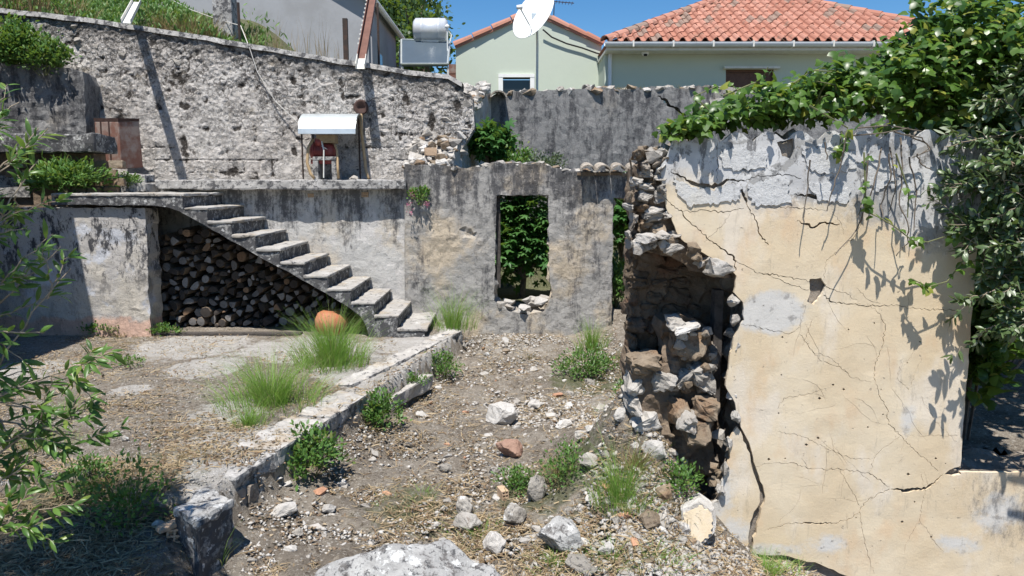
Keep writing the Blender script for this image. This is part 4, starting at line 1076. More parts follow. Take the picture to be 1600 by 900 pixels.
def rub_mesh(seed, mat):
    """rubble stone: irregular block in a unit box, worn and knobbly"""
    me = block_mesh('stone', seed, mat, .62); bm = bmesh.new(); bm.from_mesh(me)
    bmesh.ops.triangulate(bm, faces=bm.faces); bmesh.ops.subdivide_edges(bm, edges=list(bm.edges), cuts=1, smooth=.12); bmesh.ops.triangulate(bm, faces=bm.faces); bmesh.ops.subdivide_edges(bm, edges=list(bm.edges), cuts=1)
    bm.normal_update()
    for v in bm.verts: v.co += v.normal * fbm(v.co.x * 3 + seed, v.co.y * 3, v.co.z * 3, 4) * .13 + v.normal * fbm(v.co.x * 10 + seed, v.co.y * 10, v.co.z * 10, 3) * .035
    bm.to_mesh(me); bm.free(); return me
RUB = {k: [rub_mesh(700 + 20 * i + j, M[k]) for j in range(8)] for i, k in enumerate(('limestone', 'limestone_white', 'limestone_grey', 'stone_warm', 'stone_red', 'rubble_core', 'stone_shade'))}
# broken end of the wall: rubble in courses, set back where the face has fallen
def courses(parent, box, Y, h_, w_, kinds, keep, depth=.16, jit=.05, seed=3):
    r = random.Random(seed); x0, x1, y0, y1 = box; v = P(1, y1, Y).z; vt = P(1, y0, Y).z; ua, ub = P(x0, 450, Y).x, P(x1, 450, Y).x
    while v < vt:
        hh = r.uniform(.75, 1.35) * h_; u = ua + r.uniform(-.08, 0)
        while u < ub:
            ww = r.uniform(.6, 1.5) * w_; uc, vc = u + ww / 2, v + hh / 2 + r.uniform(-.015, .015)
            yy = keep(uc, vc)
            if yy is not None and uc + ww * .35 < ub + .02:
                ww2 = min(ww, 2 * (uc - ua) + .03) if uc - ww / 2 < ua else ww
                put('stone', r.choice(RUB[r.choice(kinds)]), (uc, yy + r.uniform(-jit, jit * .4) + depth / 2, vc), (ww2 * 1.12, depth * r.uniform(.9, 1.4), hh * 1.16), (r.uniform(-.12, .12), r.uniform(-.22, .22), r.uniform(-.15, .15)), parent)
            u += ww
        v += hh * .97
xe = P(990, 450, YC).x
# solid heart behind the fallen face
heart = resample([(xe + .07, -.6), (P(1165, 1, 5.2).x, -.6), (P(1165, 1, 5.2).x, P(1, 420, 5.1).z), (P(1100, 1, 5.1).x, P(1, 258, 5.0).z), (xe + .07, P(1, 262, 5.0).z)], .07, .01)
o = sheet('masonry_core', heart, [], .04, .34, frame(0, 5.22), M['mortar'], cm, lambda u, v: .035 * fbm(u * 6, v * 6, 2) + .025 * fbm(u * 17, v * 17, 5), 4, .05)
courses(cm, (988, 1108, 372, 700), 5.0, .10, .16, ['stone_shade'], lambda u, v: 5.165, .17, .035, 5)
# upper mass that still overhangs
hang = resample(UVs([(1004, 256), (1046, 256), (1060, 310), (1074, 372), (1110, 404), (1150, 436), (1120, 436), (1085, 425), (1050, 402), (1012, 392), (1004, 388)][::-1], YC), .05, .01)
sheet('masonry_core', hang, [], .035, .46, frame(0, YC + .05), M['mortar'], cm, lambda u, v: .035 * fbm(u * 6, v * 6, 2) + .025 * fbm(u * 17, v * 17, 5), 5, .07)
def keep_up(u, v):
    return YC - .005 if (pip(hang, np.array([u]), np.array([v]))[0] or u < P(1008, 1, YC).x) and u < P(1062, 1, YC).x else None
courses(cm, (989, 1075, 240, 392), YC, .06, .085, ['limestone', 'limestone', 'stone_warm', 'rubble_core', 'stone_warm', 'limestone_grey'], keep_up, .20, .03, 9)
for (px, py, w, h_, k, y) in ((1118, 418, 62, 34, 'limestone', 4.62), (1052, 388, 34, 22, 'limestone', 4.66), (1012, 372, 40, 20, 'limestone_white', 4.66), (1035, 368, 30, 16, 'limestone', 4.64), (1085, 398, 30, 22, 'stone_warm', 4.68),
                          (1148, 500, 16, 26, 'limestone', 4.74), (1146, 470, 20, 22, 'limestone', 4.74), (1149, 540, 16, 30, 'limestone_white', 4.76), (1144, 580, 18, 28, 'limestone', 4.77), (1150, 650, 18, 24, 'limestone_white', 4.72), (1143, 618, 16, 20, 'limestone_white', 4.75),
                          (1140, 520, 16, 20, 'limestone_grey', 4.85), (1137, 690, 18, 22, 'limestone', 4.74), (1132, 730, 16, 26, 'limestone', 4.72), (1126, 765, 16, 22, 'limestone_white', 4.72)):
    p = P(px, py, y); m_ = mpp(y); put('stone', rng.choice(CHUNK.get(k, CHUNK['limestone'])), p, (w * m_ * .56, .09, h_ * m_ * .56), (rng.uniform(-.2, .2), rng.uniform(-.1, .1), rng.uniform(-.2, .2)), cm)
for i in range(30):                                     # small stones bonding the overhang
    p = P(rng.uniform(1000, 1140), 0, YC); u = p.x; t = (u - xe) / (P(1140, 1, YC).x - xe); v = P(1, 392 + 40 * max(0, t - .4) * 1.6 + rng.uniform(-22, 0), YC).z; s = rng.uniform(.025, .05)
    put('stone', rng.choice(STONE[rng.choice(['limestone', 'stone_warm', 'limestone_white'])]), (u, YC + rng.uniform(-.05, .1), v), (s * 1.3, s, s), None, cm)
# lower foot of the wall end, in the sun
foot = resample(UVs([(994, 566), (1050, 575), (1056, 780), (990, 790)][::-1], YC), .05, .012)
sheet('masonry_core', foot, [], .04, .42, frame(0, YC + .12), M['mortar'], cm, lambda u, v: .04 * fbm(u * 6, v * 6, 2) + .02 * fbm(u * 17, v * 17, 5), 4, .05)
courses(cm, (990, 1050, 560, 760), YC, .13, .16, ['limestone', 'stone_warm', 'limestone_white'], lambda u, v: YC + .05, .3, .05, 21)
fill = resample(UVs([(1044, 512), (1075, 500), (1116, 520), (1124, 600), (1128, 760), (1040, 760)][::-1], YC), .05, .015)
sheet('masonry_core', fill, [], .03, .30, frame(0, YC + .19), M['mortar'], cm, lambda u, v: .09 * fbm(u * 5, v * 5, 2) + .03 * fbm(u * 17, v * 17, 5), 4, .05)
for (px, py, w, h_, k, y) in ((1085, 535, 40, 42, 'stone_warm', 4.88), (1095, 588, 40, 44, 'limestone_grey', 4.86), (1062, 530, 36, 40, 'stone_warm', 4.9), (1068, 590, 36, 40, 'limestone_grey', 4.88), (1075, 512, 34, 12, 'limestone_white', 4.75),
                          (1100, 635, 40, 32, 'stone_warm', 4.78), (1060, 640, 38, 40, 'stone_warm', 4.82), (1090, 672, 38, 30, 'stone_warm', 4.74), (1110, 560, 26, 50, 'rubble_core', 4.95), (1055, 505, 24, 18, 'limestone', 4.8), (1074, 655, 30, 26, 'limestone', 4.7)):
    p = P(px, py, y); m_ = mpp(y); put('stone', rng.choice(RUB.get(k, RUB['limestone_grey'])), p, (w * m_ * 1.2, .24, h_ * m_ * 1.2), (rng.uniform(-.2, .2), rng.uniform(-.2, .2), rng.uniform(-.3, .3)), cm)
for i in range(46):                                     # fist rubble and mortar lumps packed round the bigger stones
    px, py = rng.uniform(1040, 1124), rng.uniform(505, 760); p = P(px, py, YC + rng.uniform(.08, .20)); sz = rng.uniform(.022, .05)
    put('stone', rng.choice(STONE[rng.choice(['stone_warm', 'stone_warm', 'rubble_core', 'limestone'])]), p, (sz * 1.3, sz, sz), None, cm)
q = MB(); p = P(1118, 540, 4.98); q.box((p.x - .03, 4.93, P(1, 640, 4.98).z), (p.x + .03, 5.03, P(1, 452, 4.98).z)); q.build('door_frame_post', M['oldwood'], cm, bevel=.004)
# skins of whitewash still clinging to the weathered top
for pl in ([(1168, 289), (1200, 281), (1233, 279), (1231, 298), (1238, 318), (1205, 321), (1180, 322), (1170, 308)], [(1052, 276), (1080, 293), (1112, 298), (1138, 288), (1158, 290), (1156, 312), (1110, 320), (1075, 322), (1060, 305)],
           [(1252, 236), (1300, 228), (1330, 236), (1338, 262), (1310, 270), (1268, 268)], [(1125, 236), (1160, 232), (1200, 240), (1196, 262), (1150, 266), (1128, 258)], [(1352, 250), (1392, 246), (1400, 280), (1372, 300), (1350, 284)], [(1262, 288), (1300, 284), (1330, 298), (1322, 318), (1276, 312)]):
    sheet('whitewash_flake', resample(UVs(pl, YC)[::-1], .016, .013), [], .04, .006, frame(0, YC - .0085), M['whitewash'], cm, cdisp, 1)
# fallen plastered lump at the foot
fp = GG(1090, 842)
fl = thing('fallen_plaster_block', 'fallen lump of masonry with a flat cream plastered face by the wall foot', 'rubble block', (fp.x, fp.y + .06, fp.z + .13))
fc = [(-.11, -.13), (.02, -.15), (.10, -.09), (.11, .04), (.03, .10), (-.08, .05)]
bm = bmesh.new(); rr_ = random.Random(5)
for x, z in fc: bm.verts.new((x, -.07 + .05 * z, z))
for x, z in fc: bm.verts.new((x * 1.15 + rr_.uniform(-.02, .02), .0 + rr_.uniform(-.01, .02), z * 1.15)); bm.verts.new((x * .8, .13 + rr_.uniform(-.03, .03), z * .8 + .03))
bmesh.ops.convex_hull(bm, input=bm.verts); bmesh.ops.recalc_face_normals(bm, faces=bm.faces); me = bpy.data.meshes.new('masonry'); bm.to_mesh(me); bm.free(); me.materials.append(M['limestone_white'])
o = link('masonry', me, fl); roughen(o, .05, .02, 9)
o = sheet('plaster_face', resample([(x * .9, z * .88 - .01) for x, z in fc], .018, .011), [], .04, .02, lambda u, v, d: (u, -.093 + .05 * v + d, v), M['cream'], fl, None, 1)
fl.rotation_euler = (R(-10), R(-8), R(-14))
# red footing and stone under the lower corner
q = MB(); a = UVs([(1112, 864), (1172, 868), (1168, 900), (1135, 900)], YC)
o = sheet('footing', resample(a[::-1], .05, .004), [], .05, .12, frame(0, YC + .03), M['stone_red'], cm, None, 2, .02)

for i in range(26):                                     # loose stones on top of the broken end
    p = P(rng.uniform(988, 1046), rng.uniform(236, 258), YC + rng.uniform(.0, .4)); sz = rng.uniform(.03, .065)
    put('stone', rng.choice(STONE[rng.choice(['limestone', 'stone_warm', 'limestone', 'limestone_grey'])]), (p.x, p.y, P(1, 256 - 14 * (p.x > P(1010, 1, YC).x), YC).z + rng.uniform(-.02, .04)), (sz * 1.4, sz, sz * .8), None, cm)

# ------------------------------------------------------------------ dark rubble wall seen through the side window
dk = thing('rubble_wall_behind', 'dark rubble wall in deep shade seen through the side window of the cream wall', 'ruined wall')
sheet('masonry', resample([(3.6, -.6), (9, -.6), (9, 2.2), (6, 2.0), (4.4, 1.8), (3.6, 1.5)], .12, .03), [resample([(5.35, -.25), (6.6, -.3), (6.6, .7), (5.4, .75)], .1, .03)], .1, .5, frame(0, 8.3), M['rubble_core'], dk, lambda u, v: .05 * fbm(u * 5, v * 5, 2), 3, .1)

bush('thicket', 'dark ivy thicket in the shade behind the side window', 'bush', (5.15, 7.75, -.1), (1.9, .5, 1.15), 5200, 'heart', .13, M['ivy'], None, 90, .13, 1.05, 6, M['bark'])
bush('thicket', 'dark ivy bush standing inside the side window, close to its left jamb', 'bush', (4.02, 6.3, -.5), (.30, .4, 1.0), 1900, 'heart', .11, M['ivy'], None, 40, .15, .9, 5, M['bark'])
# ------------------------------------------------------------------ houses behind
YH = 15.4
hs = thing('hip_roof_house', 'pale green house under a red tiled hip roof with a white gutter behind the ruin', 'house')
eL, eR, zE = P(948, 64, YH).x, P(1562, 64, YH).x, P(1, 66, YH).z
apx = Vector(((eL + eR) / 2, YH + (eR - eL) / 2, P(1, -14, YH + (eR - eL) / 2).z))
hw = [(eL + .42, 1.5), (eR - .42, 1.5), (eR - .42, zE - .12), (eL + .42, zE - .12)]
hwin = [UV(1133, 109, 15.9), UV(1133, 150, 15.9), UV(1208, 150, 15.9), UV(1208, 109, 15.9)]
hl_ = P(945, 100, 15.85).x
hw = [(hl_, 1.5), (eR - .42, 1.5), (eR - .42, zE - .12), (hl_, zE - .12)]
sheet('wall', hw, [hwin], .8, .3, frame(0, 15.85), M['housegreen'], hs, None, 1)
MB().box((hl_ + .005, 16.15, 1.5), (hl_ + .3, 22, zE - .12)).build('side_wall', M['housegreen'], hs)
q = MB(); q.box((eL, YH - .02, zE - .16), (eR, YH + .47, zE - .105)); q.box((eL, YH + .47, zE - .16), (eL + .4, 22, zE - .105)); q.build('soffit', M['offwhite'], hs)
q = MB(); prof_ = [Vector((eL - .05, YH - .10 + .075 * math.cos(a), zE - .02 + .085 * math.sin(a))) for a in np.linspace(math.pi, 2 * math.pi, 9)]
prof_ += [Vector((eL - .05, v.y * .0 + YH - .10 + (v.y - YH + .10) * .86, zE - .02 + (v.z - zE + .02) * .86)) for v in prof_[::-1]]
q.prism(prof_, (eR - eL + .1, 0, 0)); o = q.build('gutter', M['gutter'], hs); fix_normals(o.data)
q = MB()
for i in range(11):
    x = eL + .5 + i * .8; q.box((x, YH - .185, zE - .115), (x + .03, YH - .01, zE + .005))
q.build('gutter_bracket', M['offwhite'], hs)
MB().box((eL, YH - .02, zE - .10), (eR, YH + .02, zE + .005)).build('fascia', M['offwhite'], hs)
wf = MB(); (wa, wzt), (_, wzb), (wb, _), _ = hwin
wf.box((wa, 15.9, wzb), (wa + .05, 16.0, wzt)); wf.box((wb - .05, 15.9, wzb), (wb, 16.0, wzt)); wf.box((wa + .05, 15.9, wzt - .05), (wb - .05, 16.0, wzt))
wn_ = wf.build('window_frame', M['brownwood'], hs)
for i in range(2):
    xa = wa + .055 + i * (wb - wa - .11) / 2; xb = xa + (wb - wa - .12) / 2
    MB().box((xa, 15.92, wzb), (xb, 15.96, wzt - .055)).build('shutter', M['brownwood'], wn_)
MB().box((wa - .06, 15.72, wzt + .002), (wb + .06, 15.86, wzt + .05)).build('window_lintel', M['offwhite'], hs)
rfm = MB().add([(eL, YH, zE), (eR, YH, zE), tuple(apx), (eL, YH + (eR - eL), zE), (eR, YH + (eR - eL), zE)], [(0, 1, 2), (3, 0, 2), (1, 4, 2), (4, 3, 2), (0, 3, 4, 1)])
roof = rfm.build('roof', M['tile'], hs)
sl_dir = Vector((0, apx.y - YH, apx.z - zE)); SLn = sl_dir.length; sl_dir.normalize(); sl_n = Vector((0, -sl_dir.z, sl_dir.y))
def pan_mesh():
    pr_ = [(.0, .004), (.03, -.012), (.075, -.014), (.105, .002), (.118, .036), (.146, .064), (.178, .066), (.208, .04), (.226, .002)]
    V = []; L = .40
    for y, dz_ in ((0, .022), (L, 0)):
        V += [(x - .113, y, z + dz_) for x, z in pr_]
    V += [(x - .113, 0, z + .022 - .018) for x, z in pr_]; n = len(pr_)
    Fa = [(i, i + 1, n + i + 1, n + i) for i in range(n - 1)] + [(2 * n + i, 2 * n + i + 1, i + 1, i) for i in range(n - 1)]
    return mesh('roof_tile', V, Fa, M['tile'], False)
pm_ = pan_mesh(); tw, ex = .226, .345
rot_t = Matrix((Vector((1, 0, 0)), sl_dir, sl_n)).transposed()
tiles = []
for r_ in range(int(SLn / ex)):
    for c_ in range(int((eR - eL) / tw) + 1):
        s = eL + (c_ + .5) * tw; t = r_ * ex - .05; half = (eR - eL) / 2 * (1 - (t + .12) / SLn)
        if abs(s - apx.x) > half: continue
        p = Vector((s, YH, zE + .03)) + sl_dir * t
        tiles.append((p, r_, c_))
vis = []
for (p, r_, c_) in tiles:
    d = p - Vector((0, 0, H)); fwd = d.y * cp - d.z * sp; upv = d.y * sp + d.z * cp; py = 450 - F * upv / fwd; px = 800 + F * d.x / fwd
    vis.append((0 if (py > -6 and px < 1475) else 1, py < -6, r_, c_, p))
vis.sort(key=lambda a: (a[0], a[2], a[3]))
for (a, b, r_, c_, p) in vis[:300]:
    o = link('roof_tile', pm_, roof); m4 = rot_t.to_4x4(); m4.translation = p + Vector((0, 0, rng.uniform(0, .008))); o.matrix_basis = m4 @ Matrix.Rotation(rng.uniform(-.025, .025), 4, 'Z')
pv = np.array([tuple(v.co) for v in pm_.vertices]); pq = np.array([tuple(f.vertices) for f in pm_.polygons])
rest = vis[300:]
if rest:
    Rn = np.array(rot_t); Vr = np.concatenate([(pv @ Rn.T) + np.array(p) for *_, p in rest]); Tr = np.concatenate([pq + i * len(pv) for i in range(len(rest))])
    o = link('roof_tile', npmesh('roof_tile', Vr, Tr, M['tile']), roof); o['kind'] = 'stuff'
hip = tile_mesh('hip_tile', .24, .44, M['tile'], .02, 6, .82, .5)
for (e, sgn) in ((Vector((eL, YH, zE)), 1), (Vector((eR, YH, zE)), -1)):
    d = apx - e; L = d.length; d.normalize(); up = Vector((-d.z * sgn * .5, -.25, 1)); up = (up - d * up.dot(d)).normalized(); sx = d.cross(up)
    m3 = Matrix((sx, d, up)).transposed()
    for i in range(int(L / .36)):
        o = link('hip_tile', hip, roof); m4 = m3.to_4x4(); m4.translation = e + d * (i * .36 - .05) + up * .03; o.matrix_basis = m4
cd = thing('security_camera', 'small white dome security camera under the eave of the tiled house', 'security camera', P(1008, 83, 15.6))
MB().lathe([(0, .11), (.085, .11), (.085, .03), (.08, 0), (.06, -.05), (0, -.07)], k=14).build('housing', M['white'], cd, True)
MB().lathe([(0, -.06), (.035, -.055), (.04, -.02), (.0, -.02)], (0, -.055, -.01), k=10).build('lens', M['rubber'], cd, True)
MB().box((-.05, -.05, .105), (.05, .05, .17)).build('bracket', M['white'], cd)

YG = 17.0
gh = thing('gable_house', 'pale green gable end of the neighbour house with a small white window, behind the dish', 'house')
g0, g1 = P(712, 78, YG), P(940, 78, YG); pk = P(832, 22, YG); gl = P(712, 76, YG); gr = P(940, 72, YG)
gwin = [UV(783, 121, YG), UV(783, 150, YG), UV(831, 150, YG), UV(831, 121, YG)]
sheet('wall', [(gl.x, 1.5), (gr.x, 1.5), (gr.x, gr.z), (pk.x, pk.z), (gl.x, gl.z)], [gwin], .8, .3, frame(0, YG), M['housegreen'], gh, None, 1)
(wa, wzt), (_, wzb), (wb, _), _ = gwin
q = MB(); q.box((wa - .06, YG - .04, wzb), (wa + .04, YG + .1, wzt + .0)); q.box((wb - .04, YG - .04, wzb), (wb + .06, YG + .1, wzt)); q.box((wa - .06, YG - .045, wzt), (wb + .06, YG + .1, wzt + .07))
wfr = q.build('window_frame', M['white'], gh); MB().box((wa + .04, YG + .06, wzb), (wb - .04, YG + .08, wzt - .05)).build('pane', M['glass'], wfr)
for (a, b) in ((gl, pk), (pk, gr)):
    d = (b - a); L = d.length; d.normalize(); up = Vector((-d.z, 0, d.x)); n = max(1, int(L / .38))
    q = MB().prism([a + Vector((0, -.06, .0)) + up * k_ + Vector((0, y_, 0)) for k_, y_ in ((0, 0), (.06, 0), (.06, 3.2), (0, 3.2))], b - a); o = q.build('roof', M['tile'], gh); fix_normals(o.data)
    for i in range(n):
        t = link('verge_tile', hip, o); m3 = Matrix((Vector((0, 1, 0)).cross(Vector((0, 0, 1))) * 0 + Vector((0, -1, 0)), d, up)).transposed(); m4 = m3.to_4x4()
        m4.translation = a + d * (i * L / n) + up * .05 + Vector((0, .02, 0)); t.matrix_basis = m4
q = MB()
for i in range(9): q.box((gl.x - .16, YG + .02, 2.6 + i * .22), (gl.x - .005, YG + .3, 2.6 + i * .22 + .205))
q.build('brick_quoin', M['rust'], gh)
MB().box((gr.x - .02, YG + .02, 1.5), (hl_ - .002, YG + .3, gr.z - .05)).build('link_wall', M['housegreen'], gh)

# satellite dish on its mast
Yd = 15.2
di = thing('satellite_dish', 'large white satellite dish on a thin mast in front of the gable house', 'satellite dish', P(838, 140, Yd))
base = P(838, 140, Yd); dc = P(836, 24, Yd)
m_ = mpp(Yd); ax = Vector((-.66, -.62, .42)).normalized(); q = MB(); q.lathe([(.0, .035), (.12, .03), (.24, .012), (.33, -.015), (.385, -.045), (.39, -.05), (.382, -.052), (.32, -.022), (.2, .0), (.0, .02)], k=28)
o = q.build('dish', M['white'], di, True); o.rotation_euler = (ax * -1).to_track_quat('Z', 'Y').to_euler(); o.location = dc - base; o.scale = (1.36, 1.42, 1.3)
q = MB(); q.tube([Vector((.02, .12, -1.0)), Vector((.02, .12, .9)), (dc - base) + Vector((.04, .10, -.1))], .026, 8); q.build('mast', M['offwhite'], di)
q = MB(); q.tube([(dc - base) + Vector((-.02, .02, -.36)), (dc - base) + Vector((-.12, -.35, -.25)), (dc - base) + Vector((-.30, -.5, .02))], .013, 6); q.build('feed_arm', M['galv'], di)
MB().lathe([(0, -.06), (.035, -.06), (.05, .05), (.0, .06)], (dc - base) + Vector((-.31, -.5, .04)), 10, 'X').build('feed_horn', M['white'], di, True)
q = MB(); q.box((dc - base) + Vector((-.07, .03, -.14)), (dc - base) + Vector((.11, .13, .06))); q.build('bracket', M['galv'], di, bevel=.01)
o = MB().tube([P(848, 46, 16.9), P(862, 58, 16.93), P(885, 68, 16.94), P(910, 75, 16.94), P(932, 83, 16.94), P(936, 84, 16.8)], .018, 5).build('cable', M['rubber']); tag(o, 'dark cable sagging along the gable wall from the satellite dish', 'cable')
an = thing('tv_antenna', 'thin television antenna boom with short rods against the sky above the gable', 'antenna', P(872, 60, 18))
b0 = P(872, 60, 18); q = MB(); q.tube([Vector((-.12, 0, 0)), P(866, 4, 18) - b0], .012, 5); q.tube([P(862, 2, 18) - b0, P(897, 5, 18) - b0], .01, 5); q.build('boom', M['iron'], an)
for i in range(7):
    p = P(864 + i * 5, 3 + i * .4, 18) - b0; MB().tube([p + Vector((0, -.15, 0)), p + Vector((0, .15, .0))], .006, 4).build('rod', M['iron'], an)

# solar water heater
Ys = 15.6
sw = thing('solar_water_heater', 'solar water heater, silvery tank above a tilted glass collector, between the houses', 'solar heater', P(665, 104, Ys))
b0 = P(665, 104, Ys)
tc = P(673, 47, Ys + .35) - b0; rr = 17.5 * mpp(Ys); hh = 26 * mpp(Ys)
MB().lathe([(0, -hh), (rr * .75, -hh), (rr, -hh + .05), (rr, -hh + .16), (rr * 1.02, -hh + .165), (rr * 1.02, -hh + .19), (rr, -hh + .195), (rr, hh - .195), (rr * 1.02, hh - .19), (rr * 1.02, hh - .165), (rr, hh - .16), (rr, hh - .05), (rr * .75, hh), (0, hh)], tc, 24, 'X').build('tank', M['steel'], sw, True)
q = MB(); p0, p1 = P(628, 104, Ys - .35) - b0, P(700, 104, Ys - .35) - b0; p2, p3 = P(628, 66, Ys + .3) - b0, P(703, 69, Ys + .3) - b0
nn = (p1 - p0).cross(p2 - p0).normalized() * .06
q.add([p0, p1, p3, p2, p0 + nn, p1 + nn, p3 + nn, p2 + nn], [(3,2,1,0),(4,5,6,7),(0,1,5,4),(1,2,6,5),(2,3,7,6),(3,0,4,7)]); o = q.build('collector', M['solar'], sw); fix_normals(o.data)
q = MB(); off = nn * -1.05 if nn.y > 0 else nn * 1.05
for a, b in ((p0, p1), (p1, p3), (p3, p2), (p2, p0)): q.tube([a + nn.normalized() * .0 + (nn if nn.y < 0 else Vector()), b + (nn if nn.y < 0 else Vector())], .022, 4)
q.build('collector_frame', M['galv'], sw)
q = MB(); q.box(tc + Vector((-.19, -.12, -.52)), tc + Vector((.17, .12, -rr + .02))); q.tube([p0, p0 + Vector((0, 0, -.6))], .02, 5); q.tube([p1, p1 + Vector((0, 0, -.6))], .02, 5); q.build('stand', M['offwhite'], sw)
q = MB(); q.tube([tc + Vector((hh, 0, 0)), tc + Vector((hh + .08, 0, -.1)), p3], .012, 5); q.build('pipe', M['offwhite'], sw)
pl = thing('lamp_post', 'thin white rod with a small ball beside the solar tank', 'lamp', P(699, 68, Ys)); MB().tube([(0, 0, -.3), (0, 0, .3)], .012, 5).build('pole', M['white'], pl); MB().lathe([(0, .28), (.045, .31), (.05, .35), (0, .39)], k=8).build('globe', M['white'], pl, True)

# grey house above the wall
gy_ = thing('grey_house', 'plain grey rendered house side above the retaining wall with a shaded end', 'house')
xr = -2.73; q = MB(); zE2 = 5.38
q.prism([Vector((xr, 14.5, 2.5)), Vector((xr, 14.5, zE2)), Vector((xr - 3.4, 14.5, zE2 + 2.0)), Vector((xr - 7.5, 14.5, zE2)), Vector((xr - 7.5, 14.5, 2.5))], (0, 3.4, 0)); o = q.build('wall', M['greywall'], gy_); fix_normals(o.data)
for sg in (1, -1):
    a = Vector((xr + .12, 14.3, zE2 - .08)) if sg == 1 else Vector((xr - 7.62, 14.3, zE2 - .08)); b = Vector((xr - 3.4, 14.3, zE2 + 2.0))
    q = MB().prism([a, b, b + Vector((0, 0, .1)), a + Vector((0, 0, .1))], (0, 3.8, 0)); o = q.build('roof', M['greywall'], gy_); fix_normals(o.data)
MB().tube([(xr + .14, 14.3, zE2 - .06), (xr + .14, 18.1, zE2 - .06), (xr + .10, 18.1, zE2 - .3), (xr + .07, 18.0, 2.6)], .055, 8).build('gutter_pipe', M['offwhite'], gy_)
MB().box((xr - .01, 15.5, 4.0), (xr + .02, 15.9, 4.55)).build('window', M['glass'], gy_)
MB().box((xr - .02, 14.6, 2.6), (xr + .05, 14.95, zE2 - .15)).build('corner_pilaster', M['greywall'], gy_)

# run-off stains and a downpipe on the neighbour walls
MB().tube([(hl_ + .10, 15.80, zE - .16), (hl_ + .10, 15.79, 3.2), (hl_ + .10, 15.79, 1.6)], .045, 8).build('downpipe', M['gutter'], hs)
# far trees
for (px, py, Y, rx, rz, n, lb) in ((642, 40, 26, 1.15, 2.0, 2600, 'dark green tree behind the grey house, left of the solar tank'), (662, 70, 24, .95, 1.5, 2000, 'lower green tree crown behind the solar tank'), (615, 20, 27, .9, 1.6, 1600, 'dark tree crown at the corner of the grey house')):
    c = P(px, py, Y); root = thing('tree', lb, 'tree', (c.x, Y, .9)); p, o_ = blob(n, (rx, rx, rz), 24, .2); p[:, 2] += c.z - .9 - .2
    leaf_cloud('crown', 'small', p, nrmz(o_ + randdirs(n)), nrmz(o_ + randdirs(n) * .8 + np.array([0, 0, .4])), .20 * nr.uniform(.6, 1.2, n), M['tree'], root, 'stuff')
    mb = MB(); mb.tube([(0, 0, 0), (.1, 0, c.z - 2.2), (0, .1, c.z - .6)], [.2, .14, .06], 7)
    for i in range(6):
        e = Vector(p[rng.randrange(n)]); mb.tube([(0, 0, c.z - 2.4), e * .6 + Vector((0, 0, (c.z - 1.5) * .4)), e], [.08, .05, .02], 5)
    mb.build('trunk', M['bark'], root)

# ------------------------------------------------------------------ troughs, posts, wire
def trough(name, label, pts, w, d, mat, tipmat=None, tip=0):
    root = thing(name, label, 'metal trough', pts[-1]); b0 = Vector(pts[-1]); a, b = Vector(pts[0]) - b0, Vector((0, 0, 0)); dr = (b - a).normalized()
    sx = dr.cross(Vector((0, 0, 1))).normalized(); up = sx.cross(dr)
    prof_ = [(-w/2, d), (-w/2, 0), (w/2, 0), (w/2, d), (w/2 - .008, d), (w/2 - .008, .008), (-w/2 + .008, .008), (-w/2 + .008, d)]
    def seg(p, q_, mt, nm):
        mb = MB().prism([p + sx * x + up * z for x, z in prof_], q_ - p); o = mb.build(nm, mt, root); fix_normals(o.data); return o
    if tip:
        c = b - dr * tip; seg(a, c - dr * .002, mat, 'channel'); seg(c, b, tipmat, 'spout')
    else: seg(a, b, mat, 'channel')
    return root, a, b, sx, up
tr, a, b, sx, up = trough('drain_trough', 'brown metal drain trough with white spout leaning over the retaining wall', [P(588, -34, 13.2), P(563, 108, 10.55)], .13, .08, M['ironbrown'], M['offwhite'], .30)
q = MB()
for i in range(16):
    p = a.lerp(b, .12 + .7 * i / 15); q.box(p + Vector((-.085, -.012, .075)), p + Vector((-.060, .012, .10)))
q.build('rivet', M['offwhite'], tr)
q = MB(); q.box(a.lerp(b, .5) + Vector((.11, .05, -1.2)), a.lerp(b, .5) + Vector((.14, .08, .25))); q.build('support', M['iron'], tr)
trough('rain_spout', 'short olive grey rain spout sticking out over the top of the wall at left', [P(214, 4, 11.6), P(197, 37, 10.05)], .12, .06, M['offwhite'])
o = thing('iron_post', 'rusty black iron post standing behind the wall left of the brown trough', 'post', P(541, 92, 11.5)); MB().box((-.035, -.03, -.4), (.035, .03, P(541, 29, 11.5).z - P(541, 92, 11.5).z)).build('post', M['iron'], o)
o = thing('iron_rod', 'thin black rod standing behind the wall beside the concrete pole', 'post', P(375, 66, 11.6)); MB().tube([(0, 0, -.4), (0, 0, P(375, 4, 11.6).z - P(375, 66, 11.6).z)], .022, 6).build('rod', M['iron'], o)
o = thing('concrete_pole', 'square pale concrete utility pole in front of the grey house', 'utility pole', P(354, 62, 12.1)); MB().box((-.15, -.13, -.4), (.15, .13, 2.2)).build('pole', M['slab'], o, bevel=.02)
wp = [P(245, -12, 12.5), P(300, 16, 12.3), P(345, 32, 12.1), P(376, 40, 11.6), P(390, 75, 10.96), P(402, 112, 10.95), P(430, 158, 10.93), P(470, 196, 10.85)]
o = MB().tube(wp, .0065, 5).build('cable', M['wire']); tag(o, 'thin pale cable hanging from the pole down over the wall to the pump', 'cable')

